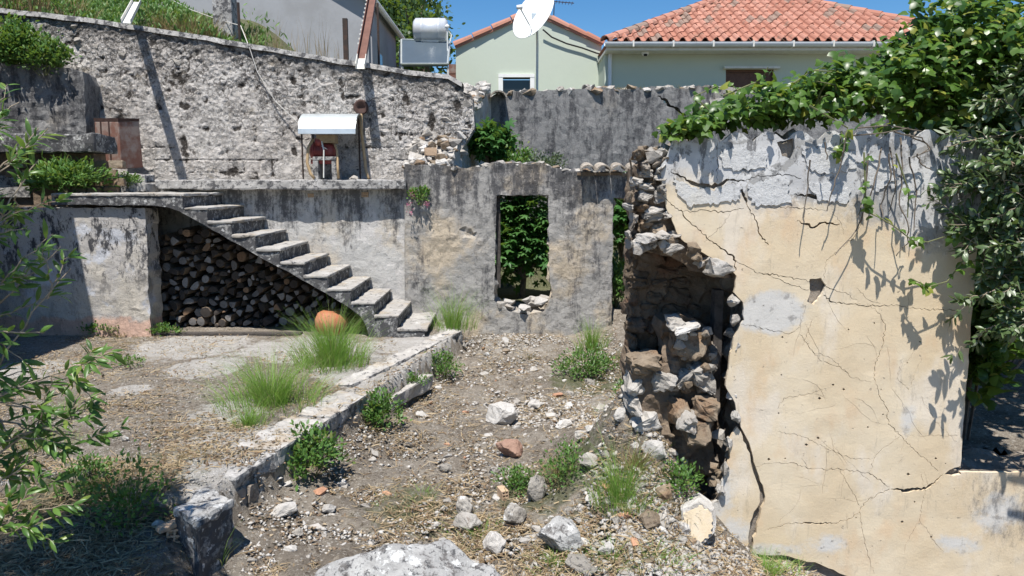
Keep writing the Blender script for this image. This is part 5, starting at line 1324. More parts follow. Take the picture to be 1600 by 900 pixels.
# ------------------------------------------------------------------ pump under its sheet cover on the terrace
Yp = 10.72; b0 = Vector((P(508, 280, Yp).x, Yp, TZ))
pu = thing('water_pump', 'red motor pump on a small concrete stand with tan hoses, under the curved sheet', 'pump', b0)
def L_(px, py, Y=Yp): return P(px, py, Y) - b0
q = MB(); a, c = L_(493, 251), L_(530, 251)
q.box((a.x, -.16, .0), (a.x + .075, .16, a.z)); q.box((c.x - .075, -.16, 0), (c.x, .16, a.z)); q.box((a.x, -.165, a.z + .001), (c.x, .165, a.z + .05)); q.build('stand', M['slab'], pu, bevel=.01)
mz = L_(508, 237).z; q = MB(); q.lathe([(0, -.19), (.08, -.19), (.115, -.16), (.12, .1), (.10, .15), (.05, .17), (0, .17)], (0, 0, mz), 18, 'X'); mo = q.build('motor', M['redpaint'], pu, True)
q = MB()
for i in range(9): q.lathe([(.118, -.006), (.132, -.006), (.132, .006), (.118, .006)], (-.13 + i * .027, 0, mz), 18, 'X')
q.build('cooling_fin', M['redpaint'], mo)
MB().box((-.17, -.11, mz - .175), (.16, .11, mz - .11)).build('foot', M['redpaint'], pu, bevel=.01)
MB().lathe([(0, -.05), (.06, -.05), (.075, .0), (.06, .05), (0, .05)], (-.05, -.06, mz + .13), 12, 'X').build('terminal_box', M['redpaint'], pu, True)
o = MB().box((L_(490, 1).x, -.12, L_(1, 224).z), (L_(519, 1).x, .1, L_(1, 211).z)).build('board', M['cartonwood'], pu, bevel=.006)
q = MB(); q.tube([L_(492, 218) + Vector((0, -.1, 0)), L_(488, 232) + Vector((-.02, -.14, 0)), L_(487, 255) + Vector((-.02, -.16, 0)), L_(490, 272) + Vector((0, -.16, 0)), L_(494, 279) + Vector((.02, -.16, 0))], .022, 8)
q.build('hose', M['hose'], pu, True)
q = MB(); q.tube([L_(522, 220) + Vector((0, -.05, 0)), L_(527, 235) + Vector((.02, -.1, 0)), L_(530, 262) + Vector((.02, -.17, 0)), L_(531, 279) + Vector((.02, -.17, 0))], .018, 8); q.build('hose', M['hose'], pu, True)
q = MB(); q.tube([L_(506, 222) + Vector((0, -.12, 0)), L_(511, 236) + Vector((0, -.18, 0)), L_(511, 278) + Vector((0, -.19, 0))], .010, 6); q.tube([L_(498, 226), L_(510, 231) + Vector((0, -.16, 0)), L_(524, 240)], .008, 5); q.build('cord', M['offwhite'], pu)
co_ = thing('sheet_cover', 'curved galvanised sheet cover on iron rods above the red pump', 'metal cover', Vector((b0.x, Yp, TZ)))
ca, cb = L_(461, 1, 10.55).x, L_(552, 1, 10.55).x; zt_, zb_ = L_(1, 177).z, L_(1, 212).z
q = MB(); n = 14; r0 = (zt_ - zb_); yc = .08
pr_ = [Vector((ca, yc - .36 * math.sin(t), zb_ + r0 * math.cos(t) ** .9 if t < math.pi / 2 - .01 else zb_)) for t in np.linspace(-.95, math.pi / 2 - .02, n)]
pr2 = [Vector((v.x, v.y * 1.0 + .004, v.z - .006)) for v in pr_[::-1]]
q.prism(pr_ + pr2, (cb - ca, 0, 0)); o = q.build('sheet', M['galv'], co_); fix_normals(o.data)
for px in (470,): q = MB(); q.tube([(L_(px, 1).x, -.22, 0), (L_(px, 1).x, -.22, zb_ + .05)], .013, 5); q.build('rod', M['iron'], co_)
for xx in (cb - .05, ca + .08): MB().tube([(xx, .2, 0), (xx, .2, zt_ - .05)], .013, 5).build('rod', M['iron'], co_)
# pipe from the hole in the wall
pi = thing('drain_pipe', 'thin tan pipe running from the dark hole in the wall down to the terrace', 'pipe', P(574, 279, 10.85))
b1 = P(574, 279, 10.85)
MB().tube([P(564, 178, 10.93) - b1, P(565, 205, 10.92) - b1, P(569, 240, 10.90) - b1, P(572, 268, 10.87) - b1, P(576, 279, 10.8) - b1], .022, 7).build('pipe', M['hose'], pi, True)
q = MB(); q.lathe([(0, .1), (.05, .1), (.10, .0), (.11, -.05), (.085, -.055), (.05, -.02), (.0, -.01)], P(565, 168, 10.97) - b1, 14, 'Y'); q.build('socket', M['rustdark'], pi, True)
o = put('stone', CHUNK['limestone'][2], P(553, 279, 10.6), (.09, .07, .05)); tag(o, 'pale stone lying on the terrace edge right of the pump', 'stone')

# ------------------------------------------------------------------ kerb of the yard slab, step, pier
kb = thing('yard_kerb', 'broken concrete kerb along the edge of the yard slab above the sunken ruin floor', 'kerb')
def kerb_piece(a, b, w, top, bot, mat, name='kerb_slab', inset=.0, seed=1):
    """block along a->b with its outer face on the right of the direction of travel"""
    a, b = Vector(a), Vector(b); d = (b - a).normalized(); n = Vector((-d.y, d.x))
    pts = [a + d * .006, b - d * .006, b - d * .01 + n * w, a + d * .01 + n * w]
    V = [(p.x, p.y, bot) for p in pts] + [(p.x, p.y, top) for p in pts]
    o = MB().add(V, [(3,2,1,0),(4,5,6,7),(0,1,5,4),(1,2,6,5),(2,3,7,6),(3,0,4,7)]).build(name, mat, kb, bevel=.014); fix_normals(o.data)
    o.data.materials.append(M['concrete']); roughen(o, .05, .030, 7)
    o.data.polygons.foreach_set('material_index', [0 if f.normal.z > .6 else 1 for f in o.data.polygons])
    return o
C2, B2, A2 = kC.xy, kB.xy, kA.xy
ts = [.10, .32, .66, 1.0]
for i in range(3):
    p, q_ = C2.lerp(B2, ts[i]), C2.lerp(B2, ts[i + 1]); kerb_piece(p, q_, (.15, .34, .30)[i], .004 + (.0, .012, .022)[i], -.10, M['slab'] if i == 0 else M['kerb'])
Bs = Vector(G(548, 606, 0).xy)
ts = [0, .36, .7, 1.0]
for i in range(3):
    p, q_ = Bs.lerp(A2, ts[i]), Bs.lerp(A2, ts[i + 1]); kerb_piece(p, q_, .20, .02, -.15, M['kerb'])
d_ = (B2 - C2).normalized(); nl = Vector((-d_.y, d_.x))
L = (B2 - C2).length
for r_ in range(2):                                     # field stones under the kerb
    t = 0
    while t < L - .02:
        w = rng.uniform(.12, .24); p = C2 + d_ * (t + w / 2) + nl * (.06 + rng.uniform(-.02, .03))
        put('stone', rng.choice(BLOCK[rng.choice(['rubble_core', 'stone_warm', 'rubble_core'])]), (p.x, p.y, -.165 - r_ * .13), (w * 1.08, .16, .145), (rng.uniform(-.1, .1), rng.uniform(-.1, .1), math.atan2(d_.y, d_.x) + rng.uniform(-.1, .1)), kb); t += w
for i in range(2):
    pass
d2 = (A2 - Bs).normalized(); L2 = (A2 - Bs).length; t = 0; n2 = Vector((-d2.y, d2.x))
while t < L2 - .05:
    w = rng.uniform(.14, .26); p = Bs + d2 * (t + w / 2) + n2 * .07; put('stone', rng.choice(BLOCK[rng.choice(['limestone_grey', 'rubble_core'])]), (p.x, p.y, -.22), (w, .14, .18), (0, 0, math.atan2(d2.y, d2.x)), kb); t += w
kb2 = kb
sp_ = thing('lower_step', 'single low concrete step lying below the yard kerb beside the weeds', 'step')
a, b = G(612, 622, -.15), G(678, 584, -.15); d = (b - a).normalized(); n = Vector((-d.y, d.x, 0)) * .28
o = MB().add([tuple(p + Vector((0, 0, z))) for z in (-.14, 0) for p in (a, b, b + n, a + n)], [(3,2,1,0),(4,5,6,7),(0,1,5,4),(1,2,6,5),(2,3,7,6),(3,0,4,7)]).build('step', M['kerb'], sp_, bevel=.015); fix_normals(o.data); roughen(o, .07, .02, 5)
# pier at the end of the kerb
Z0 = -.015
pr = thing('concrete_pier', 'broken concrete pier with a white lichened top and a dark side, at the kerb end', 'pier')
c1, c2, c3, c4 = G(273, 799, Z0), G(307, 819, Z0), G(365, 785, Z0), G(327, 763, Z0)
q = MB(); bot = -.95
q.add([(p.x, p.y, bot) for p in (c1, c2, c3, c4)] + [tuple(p) for p in (c1, c2, c3, c4)], [(3,2,1,0),(4,5,6,7),(0,1,5,4),(1,2,6,5),(2,3,7,6),(3,0,4,7)])
o = q.build('pier', M['stringer'], pr, bevel=.018); fix_normals(o.data); roughen(o, .05, .022, 6)
q = MB(); e = .006
ctr = (c1 + c2 + c3 + c4) / 4
tp = [ctr + (p - ctr) * 1.02 for p in (c1, c2, c3, c4)]
q.add([(p.x, p.y, Z0 - .03) for p in tp] + [(p.x, p.y, Z0 + .022) for p in tp], [(3,2,1,0),(4,5,6,7),(0,1,5,4),(1,2,6,5),(2,3,7,6),(3,0,4,7)])
o = q.build('cap', M['boulder'], pr, bevel=.014); fix_normals(o.data); roughen(o, .045, .026, 7)
def hollow_brick(label, loc, rot, sc=1.0, nx_=3, nz_=2):
    root = thing('hollow_brick', label, 'brick', loc); root.rotation_euler = rot; root.scale = (sc,) * 3
    w, h_, L, t = .13, .085, .19, .012
    q = MB().box((-w/2 + .001, .03, -h_/2 + .001), (w/2 - .001, L, h_/2 - .001), 0)
    for i in range(nx_ + 1):
        x = -w/2 + i * (w - t) / nx_; q.box((x, 0, -h_/2), (x + t, .0295, h_/2))
    for j in range(nz_ + 1):
        z = -h_/2 + j * (h_ - t) / nz_
        for i in range(nx_): x = -w/2 + t + i * (w - t) / nx_; q.box((x + .0005, .001, z), (x + (w - t) / nx_ - t - .0005, .029, z + t))
    q.build('body', M['brick'], root); return root
p = GG(790, 786); hollow_brick('small hollow clay brick with its holes facing forward, lying in the rubble', (p.x, p.y, p.z + .05), (R(-12), R(86), R(8)), .62)
hollow_brick('broken hollow clay brick wedged beside the concrete pier', tuple(G(278, 838, -.16)), (R(-10), R(6), R(24)), .95)
for i, (px, py, z) in enumerate(((262, 822, -.10), (268, 858, -.24), (258, 868, -.27), (275, 880, -.32))):
    o = put('tile_shard', block_mesh('tile_shard', 60 + i, M['brick'], .25), G(px, py, z), (.13, .07, .022), (rng.uniform(-.4, .3), rng.uniform(-.4, .4), rng.uniform(0, 2))); tag(o, 'tan broken brick shard stacked loosely beside the concrete pier', 'brick shard', 'brick shards by the pier')

# ------------------------------------------------------------------ stones one can point at
def rock(name, label, px, py, w, h_, kind, seed=0, rot=None, cat='stone', group=None, deep=.8, sink=.25, me=None):
    """px, py: foot of the stone in the photograph; w, h_ its size there"""
    p = GG(px, py); m_ = mpp(p.y * 1.03); hh = h_ * m_ * .5
    o = put(name, me or CHUNK[kind][seed % 4], (p.x, p.y + w * m_ * .3 * deep, p.z + hh * (1 - sink)), (w * m_ * .54, w * m_ * .5 * deep, hh * 1.1), rot or (rng.uniform(-.2, .2), rng.uniform(-.2, .2), rng.uniform(-.6, .6)))
    return tag(o, label, cat, group)
for a in (('rock', 'big pale split limestone rock in the middle of the ruin floor', 784, 668, 58, 48, 'limestone_white', 0),
          ('rock', 'reddish rock with a flat brick coloured face on the ruin floor', 795, 722, 52, 40, 'stone_red', 1),
          ('rock', 'upright grey pointed stone beside the small green weed', 838, 788, 38, 56, 'limestone_grey', 2),
          ('rock', 'knobbly grey rock, rear one of a pair left of the hollow brick', 726, 812, 48, 38, 'limestone_grey', 3),
          ('rock', 'grey rock with dark hollow, front one of a pair left of the hollow brick', 730, 834, 52, 38, 'limestone', 1),
          ('rock', 'rounded grey rock just below the hollow brick', 802, 826, 46, 44, 'limestone_grey', 0),
          ('rock', 'pale lumpy rock in the rubble left of the large lichened boulder', 772, 868, 40, 46, 'limestone_white', 2),
          ('boulder', 'large lichened boulder in the foreground rubble near the bottom', 880, 868, 92, 62, 'boulder', 2),
          ('rock', 'round white stone right of the large lichened boulder', 945, 872, 34, 34, 'limestone_white', 1),
          ('flat_stone', 'flat grey slab stone at the bottom edge below the large boulder', 908, 899, 84, 22, 'limestone_grey', 3),
          ('flat_stone', 'white flat stone on the dry soil below the kerb', 442, 811, 50, 26, 'limestone_white', 3),
          ('rock', 'small white stone at the right of the white flat stone', 513, 803, 24, 18, 'limestone_white', 2),
          ('rock', 'dark grey angular stone in front of the white flat stone', 465, 839, 22, 16, 'limestone_grey', 1),
          ('rock', 'white angular stone casting a dark shadow near the big foreground rock', 452, 868, 26, 18, 'limestone_white', 0),
          ('rock', 'white stone beside the orange tile shard', 532, 763, 18, 20, 'limestone_white', 1),
          ('rock', 'grey lump of mortar in the middle of the bare soil', 695, 739, 24, 18, 'limestone_grey', 2),
          ('rock', 'pale block stone left of the small green weed', 770, 745, 28, 18, 'limestone', 3),
          ('rock', 'white stone at the foot of the ruin floor slope', 836, 640, 24, 20, 'limestone_white', 2),
          ('rock', 'flat pale stone near the green weeds by the doorway', 882, 672, 32, 18, 'limestone_white', 3),
          ('rock', 'pale grey stone right of the flat pale stone', 910, 690, 30, 22, 'limestone', 0),
          ('rock', 'white stone lying under the doorway mound', 944, 668, 40, 22, 'limestone_white', 1),
          ('rock', 'white stone at the edge of the doorway mound', 972, 680, 30, 34, 'limestone_white', 2),
          ('rock', 'broad white rock on the mound below the grass clump', 1020, 726, 56, 44, 'limestone_white', 3),
          ('rock', 'dark pitted rock under the mound edge right of the tall grass', 1040, 790, 38, 40, 'stone_warm', 0),
          ('rock', 'earthy brown rock lying in the rubble below the tall grass', 1020, 832, 46, 38, 'stone_warm', 2),
          ('rock', 'pale rock behind the tall grass clump', 925, 735, 44, 30, 'limestone', 1),
          ('rock', 'white chunk near the corner of the fallen plaster block', 1068, 838, 30, 28, 'limestone_white', 0),
          ('rock', 'flat grey stone by the left edge of the yard slab', 192, 690, 16, 10, 'limestone_grey', 0),
          ('rock', 'white stone in the weeds left of the pier', 246, 828, 22, 18, 'limestone_white', 2),
          ('rock', 'white boulder in the lower right corner under the cream wall', 1500, 905, 90, 30, 'boulder', 3),
          ('rock', 'pale boulder at the very right corner of the frame bottom', 1590, 905, 70, 26, 'limestone', 1)):
    rock(*a)
for (px, py, w, h_, sd, lb) in ((498, 777, 32, 16, 0, 'orange tile shard lying on the soil below the kerb'), (603, 776, 18, 9, 1, 'small dark red shard on the bare soil'), (697, 698, 12, 7, 2, 'little orange chip on the ruin floor near the pale split rock'), (872, 622, 20, 10, 3, 'orange shard lying above the pale stones near the doorway')):
    rock('terracotta_shard', lb, px, py, w, h_, 'stone_red', sd, None, 'tile shard', None, .8, .3, STONE['terracotta_shard'][sd])
# the big foreground rock
fr_ = rock_mesh('foreground_boulder', 4242, M['boulder'], 26, 3, .085, 2.4)
o = put('foreground_boulder', fr_, (-.42, 3.28, -.24), (.66, .44, .42), (0, .10, .2)); tag(o, 'big white lichened boulder at the bottom edge of the picture', 'boulder')
# loose small stones
grp = {'limestone': ('small pale limestone chunk scattered on the dry ruin floor', 'pale loose stones on the ruin floor'), 'limestone_white': ('small bright white stone scattered on the dry ruin floor', 'white loose stones on the ruin floor'),
       'limestone_grey': ('small grey stone scattered on the dry ruin floor', 'grey loose stones on the ruin floor'), 'stone_warm': ('small brownish stone scattered on the dry ruin floor', 'brown loose stones on the ruin floor'),
       'terracotta_shard': ('small orange tile chip scattered on the dry ruin floor', 'orange chips on the ruin floor')}
floor_poly = [(715, 530), (960, 540), (990, 600), (990, 700), (1060, 760), (1100, 850), (1130, 900), (380, 900), (370, 800), (520, 710), (600, 640), (690, 580)]
FP = np.array(floor_poly, float); cnt = 0
hot = [(1050, 840, 40, 40), (1020, 850, 60, 40), (1080, 860, 40, 30), (920, 660, 90, 50), (780, 540, 60, 15), (850, 800, 150, 70), (1000, 820, 90, 60), (880, 600, 90, 40), (1000, 640, 30, 60), (820, 640, 60, 40)]
while cnt < 290:
    if rng.random() < .62:
        hx, hy, rx, ry = rng.choice(hot); px, py = rng.gauss(hx, rx * .7), rng.gauss(hy, ry * .7)
    else: px, py = rng.uniform(370, 1130), rng.uniform(525, 898)
    if not pip(FP, np.array([px]), np.array([py]))[0]: continue
    k = rng.choice(['limestone'] * 4 + ['limestone_white'] * 4 + ['limestone_grey'] * 3 + ['stone_warm'] * 2 + ['terracotta_shard'])
    p = GG(px, py); s = rng.choice([.02, .025, .03, .035, .04, .055, .07]) * (.7 if k == 'terracotta_shard' else 1)
    if py > 700 and s > .05: s *= .7
    o = put('loose_stone', rng.choice(STONE[k]), (p.x, p.y, p.z + s * .25), (s * rng.uniform(1, 1.5), s * rng.uniform(.8, 1.2), s * rng.uniform(.5, .8))); 
    zone = ('on the rubble below the cream wall' if px > 960 and py > 770 else 'on the heap below the broken doorway' if px > 930 and py > 590 else 'around the large lichened boulder' if px > 790 and py > 770 else 'left of the hollow brick, near the bottom' if px > 640 and py > 770 else 'near the big foreground boulder' if py > 790
            else 'on bare soil beside the yard kerb' if px < 600 else 'around the green weeds by the pointed stone' if px > 780 and py > 690 else 'around the pale split rock' if py > 600 and px < 850 else 'on the floor in front of the wall end' if py > 600 else 'at the foot of the front wall')
    size = 'tiny' if s < .027 else 'small' if s < .045 else 'fist-sized'
    kd = {'limestone': 'pale limestone chunk', 'limestone_white': 'bright white stone', 'limestone_grey': 'grey stone', 'stone_warm': 'earthy brown stone', 'terracotta_shard': 'orange tile chip'}[k]
    tag(o, '%s %s %s' % (size, kd, zone), 'stone', '%s %ss %s' % (size, kd, zone)); cnt += 1
# crushed gravel and chips: uncountable
gv = [np.array([tuple(v.co) for v in m_.vertices]) for m_ in STONE['limestone'][:4]]
def gravel(name, label, n, sampler, smin, smax, mat):
    bmv = []; bmf = []; o_ = 0
    for i in range(n):
        r = sampler()
        if r is None: continue
        x, y = r; bmv.append((x, y)); 
    A = np.array(bmv); Z = ground_np(A[:, 0], A[:, 1])[0]
    oc = np.array([(1,0,0),(-1,0,0),(0,1,0),(0,-1,0),(0,0,1),(0,0,-1)], float); ot = np.array([(0,2,4),(2,1,4),(1,3,4),(3,0,4),(2,0,5),(1,2,5),(3,1,5),(0,3,5)])
    m = len(A); s = nr.uniform(smin, smax, m) ** 1.0; rr = nr.uniform(.55, 1.35, (m, 6, 3)); Q = nrmz(nr.normal(size=(m, 3))); 
    V = oc[None] * rr * s[:, None, None] + nr.normal(size=(m, 6, 3)) * s[:, None, None] * .25; V[:, :, 2] *= .6
    V += np.stack([A[:, 0], A[:, 1], Z + s * .2], 1)[:, None]
    T = (np.arange(m)[:, None, None] * 6 + ot[None]).reshape(-1, 3)
    o = link(name, npmesh(name, V.reshape(-1, 3), T, mat)); o['kind'] = 'stuff'; tag(o, label, 'gravel'); return o
def in_floor():
    px, py = rng.uniform(370, 1130), 520 + 380 * rng.random() ** 1.2
    if not pip(FP, np.array([px]), np.array([py]))[0]: return None
    if noise.noise(Vector((px * .012, py * .02, 3))) + .25 * rng.random() < -.05 and rng.random() < .7: return None
    p = G(px, py, -.35); return p.x, p.y
gravel('gravel', 'crushed pale stone chips strewn over the sunken ruin floor', 12000, in_floor, .005, .018, M['limestone_white'])
gravel('gravel', 'dark earth crumbs and stone chips strewn over the ruin floor', 11000, in_floor, .005, .018, M['stone_warm'])
def in_hot():
    hx, hy, rx, ry = rng.choice(hot); px, py = rng.gauss(hx, rx * .8), rng.gauss(hy, ry * .8)
    if not pip(FP, np.array([px]), np.array([py]))[0]: return None
    p = G(px, py, -.32 + .2 * max(0, 1 - abs(px - 1010) / 60) * max(0, 1 - abs(py - 650) / 80)); return p.x, p.y
gravel('rubble', 'pale broken rubble and plaster lumps heaped over the right half of the ruin floor', 2600, in_hot, .010, .034, M['limestone'])
gravel('rubble', 'white plaster crumbs heaped over the right half of the ruin floor', 1800, in_hot, .008, .022, M['limestone_white'])
gravel('rubble', 'pale stone lumps and plaster bits strewn over the whole ruin floor', 2600, in_floor, .008, .026, M['limestone_white'])
def in_plat():
    px, py = rng.uniform(-30, 620), 525 + 260 * rng.random(); p = G(px, py, 0)
    return (p.x, p.y) if pip(PLAT, np.array([p.x]), np.array([p.y]))[0] else None
gravel('gravel', 'small pale chips and crumbs strewn over the yard slab', 7000, in_plat, .004, .012, M['limestone'])
def in_foot():
    px, py = rng.uniform(960, 1330), rng.uniform(770, 915); p = G(px, py, -.45)
    return (p.x, p.y) if p.y < YC - .03 or px < 1090 else None
gravel('gravel', 'pale rubble crumbs heaped along the foot of the cream wall', 3800, in_foot, .006, .03, M['limestone'])
gravel('gravel', 'earthy rubble crumbs along the foot of the cream wall', 2200, in_foot, .006, .022, M['stone_warm'])

# ------------------------------------------------------------------ straw and leaf litter
def litter(name, label, n, sampler, L0, L1, mat, w=.0022, lift=.012):
    A = [s for s in (sampler() for _ in range(n)) if s is not None]; A = np.array(A); m = len(A); Z = ground_np(A[:, 0], A[:, 1])[0]
    a = nr.random(m) * 6.283; L = nr.uniform(L0, L1, m); tilt = nr.normal(size=m) * .18; ww = w * nr.uniform(.6, 1.6, m)
    d = np.stack([np.cos(a), np.sin(a), tilt], 1) * L[:, None] * .5; sd = np.stack([-np.sin(a), np.cos(a), nr.normal(size=m) * .5], 1) * ww[:, None]
    c = np.stack([A[:, 0], A[:, 1], Z + lift * nr.uniform(.3, 1.6, m)], 1); bend = np.stack([-np.sin(a), np.cos(a), np.ones(m) * .6], 1) * (nr.normal(size=m) * L * .12)[:, None]
    V = np.stack([c - d - sd, c - d + sd, c + bend + sd, c + bend - sd, c + d + sd * .4, c + d - sd * .4], 1).reshape(-1, 3)
    T = (np.arange(m)[:, None, None] * 6 + np.array([(0, 1, 2, 3), (3, 2, 4, 5)])[None]).reshape(-1, 4)
    o = link(name, npmesh(name, V, T, mat, False, {'rnd': np.repeat(nr.random(m), 6)})); o['kind'] = 'stuff'; return tag(o, label, 'dry litter')
def masked(f, fx, th, seed):
    def g():
        r = f()
        if r is None: return None
        return r if noise.noise(Vector((r[0] * fx, r[1] * fx, seed))) + rng.uniform(-.3, .3) > th else None
    return g
litter('straw_litter', 'dry straw and dead stalks lying over the yard slab', 17000, masked(in_plat, 1.2, .0, 4), .03, .13, M['straw'], .002, .008)
litter('straw_litter', 'dry straw and dead stalks lying over the sunken ruin floor', 24000, masked(in_floor, 1.0, -.2, 9), .03, .15, M['straw'], .002, .022)
litter('straw_litter', 'dry stalks and dead leaves along the foot of the cream wall', 3500, in_foot, .03, .12, M['straw'], .002, .02)
def step_pts():
    i = rng.choice([7, 8, 9, 10, 10]); return None
def flakes(name, label, n, sampler, mat):
    A = np.array([q_ for q_ in (sampler() for _ in range(n)) if q_ is not None]); m_ = len(A); Z = ground_np(A[:, 0], A[:, 1])[0]
    o = leaf_cloud(name, 'small', np.stack([A[:, 0], A[:, 1], Z + nr.uniform(.006, .025, m_)], 1), nrmz(randdirs(m_) * np.array([1, 1, .35])), nrmz(randdirs(m_) * .6 + np.array([0, 0, 1])), nr.uniform(.015, .04, m_), mat, None, 'stuff'); return tag(o, label, 'dry litter')
flakes('leaf_litter', 'small dead brown leaves lying over the sunken ruin floor', 7000, in_floor, M['deadleaf'])
flakes('leaf_litter', 'small dead brown leaves lying over the yard slab', 7000, masked(in_plat, 1.2, -.05, 4), M['deadleaf'])
def in_fl():
    px, py = rng.uniform(-30, 290), rng.uniform(745, 905); p = G(px, py, -.12); return p.x, p.y
litter('straw_litter', 'dry stalks on the shaded soil in the lower left corner', 5000, in_fl, .03, .15, M['straw'], .002, .02)

# orange jar half hidden in the grass
jr = thing('clay_jar', 'rounded orange terracotta jar lying in the grass before the firewood', 'clay jar', G(514, 522, 0))
q = MB(); q.lathe([(0, .30), (.05, .305), (.11, .29), (.165, .235), (.18, .16), (.165, .08), (.12, .01), (.0, 0)], k=24); o = q.build('body', M['potclay'], jr, True); o.rotation_euler = (R(8), R(14), 0); o.location = (0, 0, .0); o.scale = (1, 1, .95)
jr.scale = (1.15, 1.15, 1.1)
MB().lathe([(.05, .3), (.062, .302), (.06, .318), (.045, .318)], k=16).build('rim', M['potclay'], jr, True).location = (.06, -.03, -.035)

# ------------------------------------------------------------------ vegetation
def at(px, py, z=None):
    p = GG(px, py) if z is None else G(px, py, z); return (p.x, p.y, p.z)
def tall(px, py, hpx): return hpx * mpp(GG(px, py).y)
tuft('grass_tuft', 'large clump of long bright grass before the firewood, around the clay jar', at(520, 570), 1400, .70, .60, .5, w=.003)
tuft('grass_tuft', 'broad clump of soft bright grass near the kerb, in front of the clay jar clump', at(425, 630), 1150, .56, .74, .62, w=.0026)
tuft('grass_tuft', 'small low tuft of bright grass at the front of the broad clump', at(390, 664), 300, .27, .22, .6, w=.0023)
tuft('grass_tuft', 'wispy tall grass clump at the foot of the front wall left of the window', at(708, 512), 520, .66, .5, .5, w=.0026)
tuft('grass_tuft', 'tall thin wild grass clump on the rubble right of the ruin floor', at(970, 782), 520, .50, .32, .55, w=.0018)
tuft('grass_tuft', 'tall dry-tipped weeds at the foot of the wall between window and doorway', at(925, 545), 380, .50, .34, .35, w=.003)
tuft('dry_grass_tuft', 'brown dead grass hanging on the rubble heap in the broken doorway', at(1075, 735), 420, .17, .28, .7, M['drygrass'], 'dry grass', w=.003)
tuft('dry_grass_tuft', 'brown dead weeds tangled under the plaster edge by the fallen block', at(1062, 800), 300, .14, .22, .8, M['drygrass'], 'dry grass', w=.003)
tuft('dry_grass_tuft', 'dry straw tuft on the mound beside the stone foot of the wall end', at(1000, 690), 300, .18, .2, .7, M['drygrass'], 'dry grass', w=.003)
tuft('dry_grass_tuft', 'dry brown tuft on the yard slab near the broken corner', at(300, 715), 450, .09, .40, .9, M['drygrass'], 'dry grass', w=.0025)
tuft('dry_grass_tuft', 'dry brown tuft on the yard slab at its front edge', at(175, 752), 450, .09, .38, .9, M['drygrass'], 'dry grass', w=.0025)
tuft('dry_grass_tuft', 'pale dead grass at the foot of the landing wall', at(195, 522), 500, .16, .75, .8, M['drygrass'], 'dry grass', w=.003)
tuft('grass_tuft', 'green grass blades under the lower edge of the cream wall', at(1195, 892), 700, .14, .40, .8, w=.0022)
tuft('grass_tuft', 'sparse grass growing by the shaded pier in the bottom left', at(345, 885), 16, .36, .10, .9, w=.003)
PL = ['on the bare soil in the middle of the ruin floor', 'left of the round green weed', 'right of the upright pointed stone', 'on the slope below the front doorway', 'below the upright pointed stone', 'behind the big foreground boulder', 'on the rubble left of the cream wall foot', 'by the round white stone near the bottom', 'at the wall end beside the doorway', 'on the shaded slab under the left branches', 'on the slab right of the left branches', 'at the top of the ruin floor', 'near the dark red shard', 'at the foot of the tall wild grass']
for i, (px, py, n, h_, s_) in enumerate(((660, 778, 160, .14, .26), (750, 835, 260, .12, .4), (880, 745, 300, .2, .4), (960, 650, 200, .18, .3), (870, 880, 220, .13, .3), (700, 870, 300, .10, .5), (1020, 870, 260, .14, .35), (955, 870, 200, .14, .26), (985, 560, 260, .2, .3), (60, 700, 220, .25, .4), (100, 650, 160, .25, .3), (830, 560, 120, .14, .2), (600, 795, 90, .1, .3), (1000, 790, 140, .16, .2))):
    tuft('grass_tuft', 'thin short yellowing grass ' + PL[i], at(px, py), n, h_, s_, .7, M['drygrass'] if i % 3 == 2 else None, w=.0025)
def dead_stalks(label, px, py, n, hh, spread):
    root = thing('dry_stalks', label, 'dry weed', at(px, py)); q = MB()
    for i in range(n):
        a = rng.uniform(0, 6.28); r = rng.uniform(0, spread); b = Vector((math.cos(a) * r, math.sin(a) * r, -.02)); e = b + Vector((rng.uniform(-.4, .4) * hh, rng.uniform(-.4, .2) * hh, hh * rng.uniform(.6, 1.1))); m = b.lerp(e, .5) + Vector((rng.uniform(-.05, .05), 0, .03))
        q.tube([b, m, e], [.003, .0022, .0012], 3); q.lathe([(0, -.008), (.008, 0), (0, .009)], e, 5)
    q.build('stalk', M['twig'], root)['kind'] = 'stuff'
dead_stalks('tangle of thin dry seed stalks in the shade of the broken doorway', 1090, 700, 30, .42, .22)
dead_stalks('a few thin dry stalks on the bare ruin floor', 735, 700, 9, .22, .3)
# leafy weeds
B = bush
B('weed', 'dark leafy bramble growing out under the kerb', 'weed', at(487, 742), (.23, .2, .26), 1054, 'small', 0.042, M['weed'])
B('weed', 'fresh green leafy weed at the joint of kerb and lower step', 'weed', at(598, 668), (.20, .18, .24), 884, 'small', 0.038, M['weed'])
B('weed', 'bright green weed on the edge of the ruin floor below the stair', 'weed', at(695, 592), (.18, .16, .22), 884, 'small', 0.030, M['weed'])
B('weed', 'low spreading green weed on the floor before the doorway', 'weed', at(912, 590), (.34, .26, .24), 1700, 'small', 0.034, M['weed'])
B('weed', 'round green weed next to the upright pointed stone', 'weed', at(806, 768), (.14, .13, .14), 714, 'small', 0.026, M['weed'])
B('weed', 'loose green weed behind the upright pointed stone', 'weed', at(885, 755), (.2, .2, .2), 714, 'small', 0.026, M['weed'], None, 18, .2)
B('weed', 'green weed at the doorway mound against the wall end', 'weed', at(978, 640), (.14, .2, .2), 714, 'small', 0.030, M['weed'])
B('weed', 'yellow green weed on the mound beside the fallen plaster block', 'weed', at(1062, 775), (.15, .14, .16), 646, 'small', 0.027, M['weed'])
B('weed', 'leafy weed growing along the kerb face below the second slab', 'weed', at(640, 580), (.22, .1, .1), 510, 'small', 0.027, M['weed'])
B('weed', 'shaded leafy weed clump left of the concrete pier', 'weed', at(200, 822), (.22, .2, .30), 714, 'small', 0.034, M['weed'], None, 20, .2)
